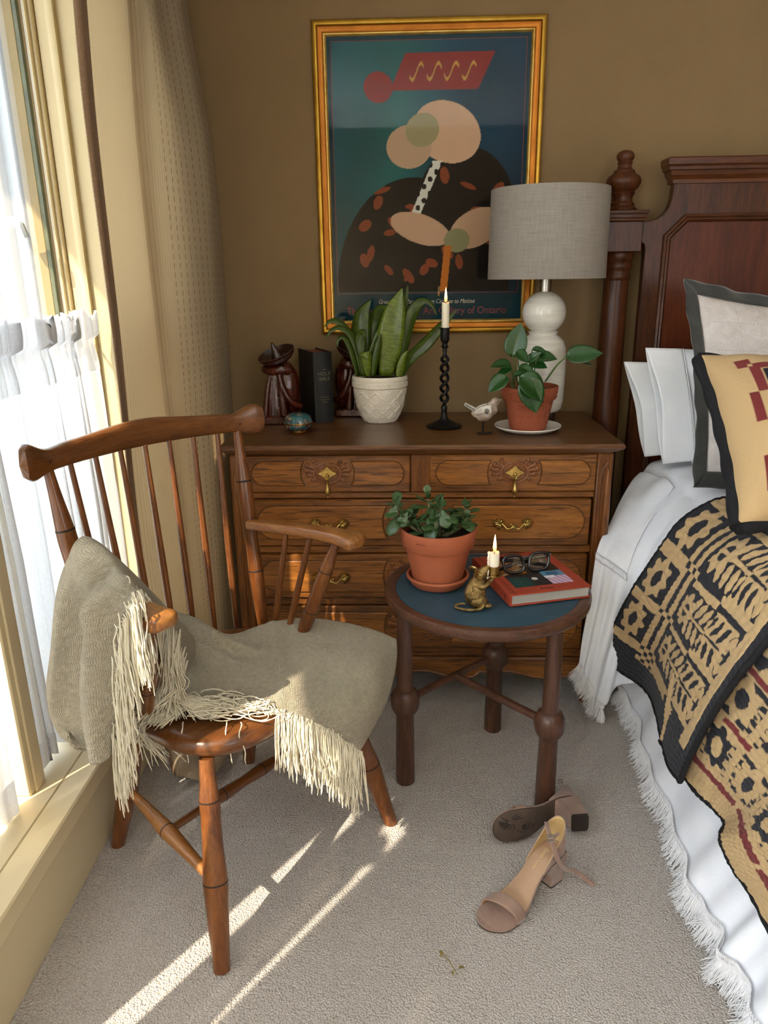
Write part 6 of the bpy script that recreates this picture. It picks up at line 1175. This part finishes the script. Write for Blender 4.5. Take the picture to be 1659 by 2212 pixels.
# ---------------------------------------------------------------- pillows
def pillow_grid(TL, TR, BR, BL, puff, n=60, pinch=0.10, seed=0, wr=0.004):
    TL, TR, BR, BL = [np.array(q, float) for q in (TL, TR, BR, BL)]; s = np.linspace(0, 1, n)[:, None, None]; t = np.linspace(0, 1, n)[None, :, None]
    P = (TL*(1-s)+TR*s)*(1-t) + (BL*(1-s)+BR*s)*t; N = np.cross(TR-TL, BL-TL); N /= np.linalg.norm(N); N = N if N[1] < 0 else -N
    a, b = s[:, :, 0]*2-1, t[:, :, 0]*2-1; ctr = (TL+TR+BR+BL)/4; sx = (1-pinch*(1-np.abs(b)**2.2)*np.abs(a)); sy = (1-pinch*(1-np.abs(a)**2.2)*np.abs(b))
    ex = (TR-TL+BR-BL)/4; ey = (BL-TL+BR-TR)/4; P = ctr + (a*sx)[..., None]*ex + (b*sy)[..., None]*ey
    h = (np.clip(1-np.abs(a)**2.6, 0, 1)**0.55)*(np.clip(1-np.abs(b)**2.6, 0, 1)**0.55)
    return P, N, puff*h + wob((n, n), 7, wr, seed, (1, 5), (1, 5))*np.minimum(1, h*3), h
def pillow(name, label, mat, corners, puff, back=0.6, seed=0, pinch=0.1, colorfn=None, wr=0.003, n=60, loc=None):
    P, N, h, hh = pillow_grid(*corners, puff, n, pinch, seed, wr); F = P + N*h[..., None]; B = P - N*(puff*back*hh)[..., None]; t = thing(name, label, 'pillow', tuple(P[n//2, -1])); mb = MB(); mb.grid(F); mb.grid(B, flip=True)
    if colorfn is not None:
        c = colorfn(np.linspace(0, 1, n)[:, None]+np.zeros((1, n)), np.linspace(0, 1, n)[None]+np.zeros((n, 1)), F); mb.col += [c.reshape(-1, 3), c.reshape(-1, 3)*0+NV]
    o = obj('cover', mb, mat, t, True, 180); return t, F, P, N
# two white pillows leaning on the headboard, open case ends to the left
def white_pillow(label, TL, BL, W, seed, hem):
    TL, BL = np.array(TL), np.array(BL); d = np.array([W, 0.0, 0.0]); t, F, P, N = pillow('bed_pillow', label, WHT2, (TL+d*0.14, TL+d+(0, 0, -0.01), BL+d, BL+d*0.12), 0.045, 0.35, seed, 0.04)
    e = spl([TL+d*0.16+(0, 0, -0.004), (TL+BL)/2+d*0.145+N*0.022, BL+d*0.14+(0, 0, 0.010)], 40); e2 = spl([TL, (TL+BL)/2+N*0.012+d*0.02, BL], 40); k = np.linspace(0, 1, 14)[None, :, None]
    G = e2[:, None]*(1-k)+e[:, None]*k; w = np.sin(np.linspace(0, 1, 40)*PI)[:, None]; G = G + (N*1.0)[None, None]*(0.014*w*np.sin(np.linspace(0, 5, 40))[:, None]*(1-k[0, :, 0])[None] + 0.006)[..., None]
    obj('case_hem', MB().sheet(G, 0.003), WHT2, t, True, 180); G2 = G - N*0.05*w[..., None]*np.array(1.0) - N*0.004; obj('case_hem', MB().sheet(G2, 0.003), WHT2, t, True, 180)
    sm = MB().tube(e + N*0.010, 0.0013, 6); obj('hem_seam', sm, WHT2, t, True, 180)
white_pillow('white pillow leaning on the headboard, rearmost with its open end at the far left', (0.665, -0.200, 1.022), (0.734, -0.270, 0.739), 0.70, 2, 0)
white_pillow('white pillow in front of the rear white one, beside the charcoal-edged sham', (0.705, -0.270, 1.070), (0.761, -0.360, 0.738), 0.68, 3, 0)
# quilted sham with a charcoal velvet flange
SHAM = Mat('stone_linen_quilted', 0.9, 0, 0.1); v = SHAM.coords(); n1 = SHAM.noise(v, 26, 4, 0.6, 0.8); n2 = SHAM.noise(v, 500, 2, 0.6); SHAM.color(SHAM.ramp(n1, [(0.3, (196, 188, 182)), (0.7, (216, 209, 204))])); SHAM.bump(SHAM.math('ADD', n1, SHAM.math('MULTIPLY', n2, 0.12)), 0.6, 0.008); VELV = plain('charcoal_velvet', (44, 45, 42), (58, 59, 55), 20, 0.85, bump=0.2, bscale=40, Sheen_Weight=0.4)
TL, BL = np.array((0.775, -0.330, 1.264)), np.array((0.749, -0.640, 0.746)); d = np.array([0.62, 0.0, -0.085])
inL = (BL-TL)*0.075; t, F, P, N = pillow('quilted_sham', 'stone coloured quilted sham pillow with a wide charcoal velvet border', SHAM.m, (TL+d*0.055+inL*0.9, TL+d*0.95+inL*0.9, BL+d*0.95-inL, BL+d*0.055-inL), 0.055, 0.8, 6, 0.05)
def flange(A, B, C, D):      # strip between outer edge A-B and inner edge D-C, gently waved
    k = np.linspace(0, 1, 60)[:, None, None]; s = np.linspace(0, 1, 6)[None, :, None]; G = (np.array(A)*(1-k)+np.array(B)*k)*(1-s)+(np.array(D)*(1-k)+np.array(C)*k)*s
    w = (0.006*np.sin(k*17)+0.004*np.sin(k*41+1))*(1-s*0.6); return G + N[None, None]*(w+0.004)
ex, ey = d*0.058, inL; Cs = [TL, TL+d, BL+d, BL]; In = [TL+ex+ey, TL+d-ex+ey, BL+d-ex-ey, BL+ex-ey]; q = P[:, 0], P[-1], P[::-1, -1], P[0, ::-1]
for k in range(4):
    a_, b_ = Cs[k], Cs[(k+1) % 4]; inner = q[k]; m = len(inner); kk = np.linspace(0, 1, m)[:, None]; outer = a_*(1-kk)+b_*kk; mid = (a_+b_)/2; cen = (TL+BL+d)/2; outer = outer + (cen-mid)/np.linalg.norm(cen-mid)*0.018*np.sin(kk*PI)
    s = np.linspace(0, 1, 6)[None, :, None]; G = outer[:, None]*(1-s)+(inner + N*0.004)[:, None]*s; G = G + N*((0.006*np.sin(kk*17+k)+0.004*np.sin(kk*41+1))*(1-s[0, :, 0][None]))[..., None]; obj('velvet_border', MB().sheet(G, 0.006), VELV, t, True, 180)
st = MB()
for k in range(1, 6):
    for axis in (0, 1):
        L_ = F[int(k*60/6)] if axis == 0 else F[:, int(k*60/6)]
        for j in range(3, 56): 
            if j % 1 == 0: st.tube([L_[j]+N*0.0002, L_[j]*0.45+L_[j+1]*0.55+N*0.0003], 0.00045, 4, caps=False)
o_ = obj('quilting_stitch', st, plain('stitch_shadow_thread', (168, 160, 154), None, rough=0.9), t, True, 180); o_['kind'] = 'stuff'  # quilting thread a little darker than the sham cloth
# square jacquard pillow
def sq_cols(s, t, F):
    x, y = s*0.46, t*0.46; m = np.ones(s.shape, bool); red = np.zeros_like(m)
    dx = np.minimum(x, 0.46-x); dy = np.minimum(y, 0.46-y); dd = np.minimum(dx, dy); al = np.where(dx < dy, y, x); seg = np.floor(al/0.082).astype(int); red = (dd > 0.050) & (dd < 0.094) & ((dd > 0.072) ^ (seg % 2 == 0)); inn = dd > 0.096
    cx, cy = x-0.096, y-0.096; kx, ky = np.floor(cx/0.118).astype(int), np.floor(cy/0.118).astype(int); fx, fy = cx-kx*0.118, cy-ky*0.118; nv = ((kx+ky) % 2 == 0); fl = flower(fx-0.059, fy-0.059, 0.046); lf = (np.abs(np.sin(fy*2*PI/0.05)) > 0.6) & (np.abs(fx-0.059) < 0.05)
    m = np.where(inn, np.where(nv, fl, ~lf), m); return np.where((red & ~inn)[..., None], RD, np.where(m[..., None], BG, NV))
TL, BL = np.array((0.704, -0.700, 1.095)), np.array((0.683, -1.067, 0.788)); d = np.array([0.455, 0.0, -0.005])
M = vcol('jacquard_pillow_weave', 0.9); nz = M.noise(M.coords((1, 1, 1)), 90, 4, 0.6, 0.5); M.bump(nz, 0.45, 0.004); M.set(Sheen_Weight=0.06)
t, F, P, N = pillow('square_jacquard_pillow', 'square beige pillow with dark red checks and navy flower blocks in front', M.m, (TL, TL+d, BL+d, BL), 0.085, 0.75, 8, 0.07, sq_cols, 0.003, 150)
for e in (P[0], P[:, -1], P[:, 0]): obj('navy_edge', MB().tube(spl(e, 60)-N*0.014, np.full(60, 0.016)*(1+0.12*np.sin(np.linspace(0, 30, 60))), 10), BIND, t, True, 180)

# ---------------------------------------------------------------- block-heeled sandals on the carpet
SUEDE = plain('taupe_suede', (138, 110, 96), (158, 130, 116), 26, 0.95, bump=0.15, bscale=300, Sheen_Weight=0.4); INSOLE = plain('tan_insole_leather', (176, 142, 112), (188, 154, 124), 12, 0.42, spec=0.4); LINING = plain('pale_gold_lining', (196, 166, 112), (208, 180, 128), 10, 0.5)
OUTS = plain('brown_rubber_outsole', (70, 56, 46), (84, 68, 56), 20, 0.7); TIPD = plain('dark_heel_tip', (38, 28, 24), None, rough=0.6); SILV = plain('silver_buckle', (190, 190, 190), (210, 210, 210), 20, 0.25, 1.0); GILTX = plain('gold_foil_print', (214, 190, 140), None, rough=0.4, metal=0.6); STIT = plain('cream_stitch', (206, 186, 164), None, rough=0.8)
def zprof(x): return np.interp(x, [0, 0.03, 0.055, 0.08, 0.105, 0.13, 0.155, 0.18, 0.21, 0.24], [0.086, 0.0835, 0.078, 0.064, 0.044, 0.026, 0.014, 0.0095, 0.009, 0.011])
_hx = np.linspace(0, 0.238, 200); _hk = cr(np.array([[0.0265], [0.0265], [0.0248], [0.0250], [0.0298], [0.0362], [0.0396], [0.0398]]), np.clip((_hx-0.02)/0.175, 0, 1))[:, 0]
_hk = _hk*np.sqrt(np.clip(1-(np.clip(0.027-_hx, 0, 1)/0.0271)**2, 0, 1))*np.sqrt(np.clip(1-(np.clip(_hx-0.188, 0, 1)/0.0502)**2.2, 0, 1))
def hw(x): return np.interp(x, _hx, _hk)
def hc(x): return np.interp(x, [0, 0.08, 0.14, 0.19, 0.238], [0.0, 0.001, 0.004, 0.003, -0.003])
def sole_slab(dz0, dz1, k, x0=0.0, x1=0.238, n=60):
    X = x0+(x1-x0)*(0.5-0.5*np.cos(np.linspace(0, PI, n))); L = []
    for kk, dz in ((k*0.94, dz0), (k, dz0+0.0012), (k, dz1-0.0010), (k*0.96, dz1)):
        L.append(np.stack([X, hc(X)+hw(X)*kk, zprof(X)+dz], 1)); 
    R = [np.stack([X, hc(X)-hw(X)*kk, zprof(X)+dz], 1) for kk, dz in ((k*0.96, dz1), (k, dz1-0.0010), (k, dz0+0.0012), (k*0.94, dz0))]
    G = np.array(L+R); mb = MB().grid(G, closed_u=True); mb.F += [tuple(k*n for k in range(8)), tuple(k*n+n-1 for k in range(8))[::-1]]; return mb
def sandal(label, M, strap):
    t = thing('block_heel_sandal', label, 'shoe'); t.matrix_world = M
    obj('outsole', sole_slab(-0.010, -0.005, 1.0), OUTS, t, smooth=60); obj('midsole', sole_slab(-0.006, 0.001, 1.01), SUEDE, t, smooth=60); ins = obj('insole', sole_slab(0.0, 0.0018, 0.93, 0.003, 0.200), INSOLE, t, smooth=60); obj('toe_pad', sole_slab(0.0, 0.0020, 0.96, 0.172, 0.236), SUEDE, t, smooth=60)
    for s in (-1, 1):
        sm = MB(); X = np.linspace(0.014, 0.166, 75)
        for k in range(0, 74): a = np.array([X[k], hc(X[k])+s*hw(X[k])*0.84, zprof(X[k])+0.0022]); b = np.array([X[k+1], hc(X[k+1])+s*hw(X[k+1])*0.84, zprof(X[k+1])+0.0022]); sm.tube([a, a*0.45+b*0.55], 0.00045, 4, caps=False)
        o = obj('insole_stitch', sm, STIT, ins, smooth=180); o['kind'] = 'stuff'
    # moulded tread lines under the forefoot
    tr = MB(); r_ = np.random.default_rng(2)
    for k in range(30):
        cx, cy = (0.150, -0.016) if k % 2 else (0.192, 0.014); a = r_.uniform(-2.6, 2.6); q = [(cx+0.010*math.cos(a), cy+0.006*math.sin(a)), (cx+0.022*math.cos(a+0.15), cy+0.014*math.sin(a+0.15)), (cx+0.032*math.cos(a+0.35), cy+0.022*math.sin(a+0.35))]; q = [(x, y) for x, y in q if 0.11 < x < 0.230 and abs(y-hc(x)) < hw(x)*0.86]
        if len(q) > 1: tr.tube([(x, y, zprof(x)-0.0102) for x, y in q], [0.0008, 0.0012, 0.0006][:len(q)], 5)
    o = obj('tread_line', tr, plain('outsole_tread', (42, 33, 28), None, rough=0.8) if 'outsole_tread' not in bpy.data.materials else bpy.data.materials['outsole_tread'], t, smooth=180); o['kind'] = 'stuff'
    P = []
    for z, x0, x1, w in ((0.0035, 0.004, 0.046, 0.0215), (0.03, 0.002, 0.050, 0.0225), (0.060, -0.0005, 0.060, 0.0248), (0.0715, -0.001, 0.070, 0.0255), (0.078, -0.001, 0.062, 0.0258)):
        c = [(x0+0.004, -w), (x0, -w+0.008), (x0, w-0.008), (x0+0.004, w), (x1-0.002, w*0.98), (x1, w*0.8), (x1, -w*0.8), (x1-0.002, -w*0.98)]; P.append([(x, y, min(z, zprof(max(0, x))-0.006)) for x, y in c])
    mb = MB().grid(np.array(P), closed_v=True); mb.F += [tuple(range(8)), tuple(32+k for k in range(8))[::-1]]; obj('heel_block', mb, SUEDE, t, smooth=50)
    obj('heel_tip', MB().prism([(x, y) for x, y, z in P[0]][::-1], 0.0035), TIPD, t, smooth=30)
    # heel counter
    th = np.linspace(-PI, PI, 61); n = 9; O, I = [], []
    for a in np.linspace(0, 1, 61):
        s = a*2-1; ph = min(1.0, abs(s)/0.5)*PI/2; x = 0.024-0.026*math.cos(ph)+max(0, abs(s)-0.5)*0.112; y = math.copysign(0.0265*math.sin(ph), s)*np.interp(x, [0.03, 0.08], [1.0, 0.95])
        top = np.interp(abs(s), [0, 0.16, 0.36, 0.6, 0.8, 1.0], [0.066, 0.064, 0.052, 0.028, 0.012, 0.002]); O.append([(x-0.004*math.sin(q*PI*0.9)*(1-abs(s)), y*(1+0.06*math.sin(q*PI)-0.18*q*(1-abs(s))), zprof(max(0, x))-0.004+q*(top+0.004)) for q in np.linspace(0, 1, n)])
    O = np.array(O); obj('heel_counter', MB().sheet(O, 0.0022), SUEDE, t, smooth=180); ctr = O.copy(); ctr[:, :, 0] += 0.0022*(1-np.abs(np.linspace(-1, 1, 61)))[:, None]; ctr[:, :, 1] *= 0.935; obj('counter_lining', MB().sheet(ctr, 0.0012), LINING, t, smooth=180)
    # toe strap
    X0, wd = 0.178, 0.024; G = []
    for a in np.linspace(0, PI, 29):
        w0 = hw(X0)*1.03; y = hc(X0)+w0*math.cos(a); z = zprof(X0)-0.003+0.041*math.sin(a)**0.8; sk = -0.012*math.cos(a); G.append([(X0+sk+q*wd-wd/2+0.004*math.sin(a), y*(1.0 if q < 0.5 else 0.985), z-0.006*math.sin(a)*q) for q in np.linspace(0, 1, 6)])
    G = np.array(G); obj('toe_strap', MB().sheet(G, 0.0028), SUEDE, t, smooth=180); lg = G.copy(); lg[:, :, 2] -= 0.0024*np.sin(np.linspace(0, PI, 29))[:, None]; lg[:, :, 1] *= 0.97; obj('strap_lining', MB().sheet(lg, 0.001), INSOLE, t, smooth=180)
    sm = MB(); e = spl(G[:, 0], 110)
    for k in range(5, 104): sm.tube([e[k]+(0.0025, 0, 0.0016), e[k]*0.4+e[k+1]*0.6+(0.0025, 0, 0.0016)], 0.00045, 4, caps=False)
    o = obj('strap_stitch', sm, STIT, t, smooth=180); o['kind'] = 'stuff'
    if strap:
        inv = M.inverted(); pts = [tuple(inv @ Vector(p)) for p in strap]; c = spl(pts, 60); T = np.gradient(c, axis=0); T /= np.linalg.norm(T, axis=1)[:, None]; cam_dir = np.array(inv.to_3x3() @ Vector((0.1, -0.75, 0.66))); S = [[c[k]+np.cross(T[k], cam_dir)/np.linalg.norm(np.cross(T[k], cam_dir))*0.0048*q for q in (-1, -0.5, 0, 0.5, 1)] for k in range(60)]; obj('ankle_strap', MB().sheet(np.array(S), 0.0022), SUEDE, t, smooth=180)
    return t, O
def frame_from(o, x, z): x, z = Vector(x).normalized(), Vector(z).normalized(); y = z.cross(x).normalized(); z = x.cross(y); m = Matrix((x, y, z)).transposed().to_4x4(); m.translation = Vector(o); return m
M1 = frame_from((0.331, -1.190, 0.0105), (-0.77, -0.64, 0), (0, 0, 1)); M1.translation.z = 0.001
strap = [(0.299, -1.196, 0.145), (0.299, -1.215, 0.142), (0.302, -1.235, 0.135), (0.309, -1.242, 0.115), (0.318, -1.247, 0.090), (0.335, -1.238, 0.060), (0.357, -1.218, 0.036), (0.375, -1.214, 0.022), (0.391, -1.220, 0.010), (0.404, -1.230, 0.006)]
t1, O1 = sandal('taupe block-heeled sandal standing upright in front of its mate, ankle strap undone', M1, strap)
inv = M1.inverted(); bk = Vector((0.301, -1.239, 0.140)); b = MB(); R = rot_to(Vector((0.1, -0.72, 0.7))); ring = [bk + R @ Vector((x, y, 0)) for x, y in ((-0.008, -0.006), (0.008, -0.006), (0.008, 0.006), (-0.008, 0.006), (-0.008, -0.006))]
for k in range(4): b.tube([inv @ ring[k], inv @ ring[k+1]], 0.0011, 6)
b.tube([inv @ (bk + R @ Vector((-0.006, 0, 0.001))), inv @ (bk + R @ Vector((0.008, 0, 0.001)))], 0.0008, 6); obj('buckle', b, SILV, t1, smooth=60)
lp = [(0.321, -1.222, 0.138), (0.312, -1.232, 0.140), (0.303, -1.240, 0.141)]; c = [tuple(inv @ Vector(p)) for p in lp]; obj('buckle_strap', MB().tube(spl(c, 10), 0.0042, 8, flat=0.35), SUEDE, t1, smooth=180)
text('Essex Lane', 0.0125, GILTX, t1, (0.062, 0.000, zprof(0.062)+0.0028), (0, math.radians(31), 0), 'foil_lettering', 0.1, 0.0001, 0.9, space=1.05)
M2 = frame_from((0.430, -1.073, 0.041), (-0.985, -0.14, 0.03), (-0.14, 0.97, -0.16))
t2, O2 = sandal('taupe block-heeled sandal lying on its side against the table leg, brown sole showing', M2, None)
b = MB(); c0 = Vector((0.020, 0.026, 0.140)); b.tube([c0, c0+Vector((0.012, 0, 0)), c0+Vector((0.012, 0.010, 0)), c0+Vector((0, 0.010, 0)), c0], 0.0011, 6); obj('buckle', b, SILV, t2, smooth=60); obj('buckle_strap', MB().tube(spl([(0.024, 0.0262, 0.100), (0.025, 0.0285, 0.124), (0.026, 0.031, 0.142)], 10), 0.0042, 8, flat=0.35), SUEDE, t2, smooth=180)
# ---------------------------------------------------------------- dried sprig dropped on the carpet
SPR = plain('dried_sprig', (112, 98, 48), (134, 116, 60), 60, 0.9); sg_ = thing('dried_sprig', 'tiny dried brown plant sprig lying on the carpet in the foreground', 'sprig', (0.072, -1.426, 0.004)); L0 = Vector(sg_.location)
m = MB(); pts = [Vector(p)-L0 for p in ((0.063, -1.405, 0.006), (0.071, -1.417, 0.008), (0.078, -1.425, 0.006), (0.084, -1.440, 0.007), (0.091, -1.451, 0.005))]; m.tube([p[:] for p in pts], 0.0009, 5); obj('stem', m, SPR, sg_)
for (a_, b_, w) in (((0.064, -1.411, 0.008), (0.059, -1.401, 0.010), 0.5), ((0.063, -1.412, 0.008), (0.059, -1.415, 0.008), 0.5), ((0.082, -1.447, 0.008), (0.082, -1.454, 0.006), 0.4), ((0.095, -1.438, 0.007), (0.106, -1.437, 0.008), 0.5)):
    a_, b_ = Vector(a_)-L0, Vector(b_)-L0; me = PL_[1].copy(); me.materials.clear(); me.materials.append(SPR); put_leaf(me, sg_, a_, b_-a_, (0, 0, 1), max(0.006, (b_-a_).length), 1.0)

# ---------------------------------------------------------------- shared groups of the repeated things
GROUPS = {'cafe_curtain': 'sheer cafe curtains along the window', 'carved_bookend': 'pair of carved bookends', 'block_heel_sandal': 'pair of taupe sandals', 'bed_pillow': 'white pillows on the bed', 'garden_tree': 'trees beyond the window'}
for o in bpy.data.objects:
    k = o.name.split('.')[0]
    if o.parent is None and k in GROUPS: o['group'] = GROUPS[k]
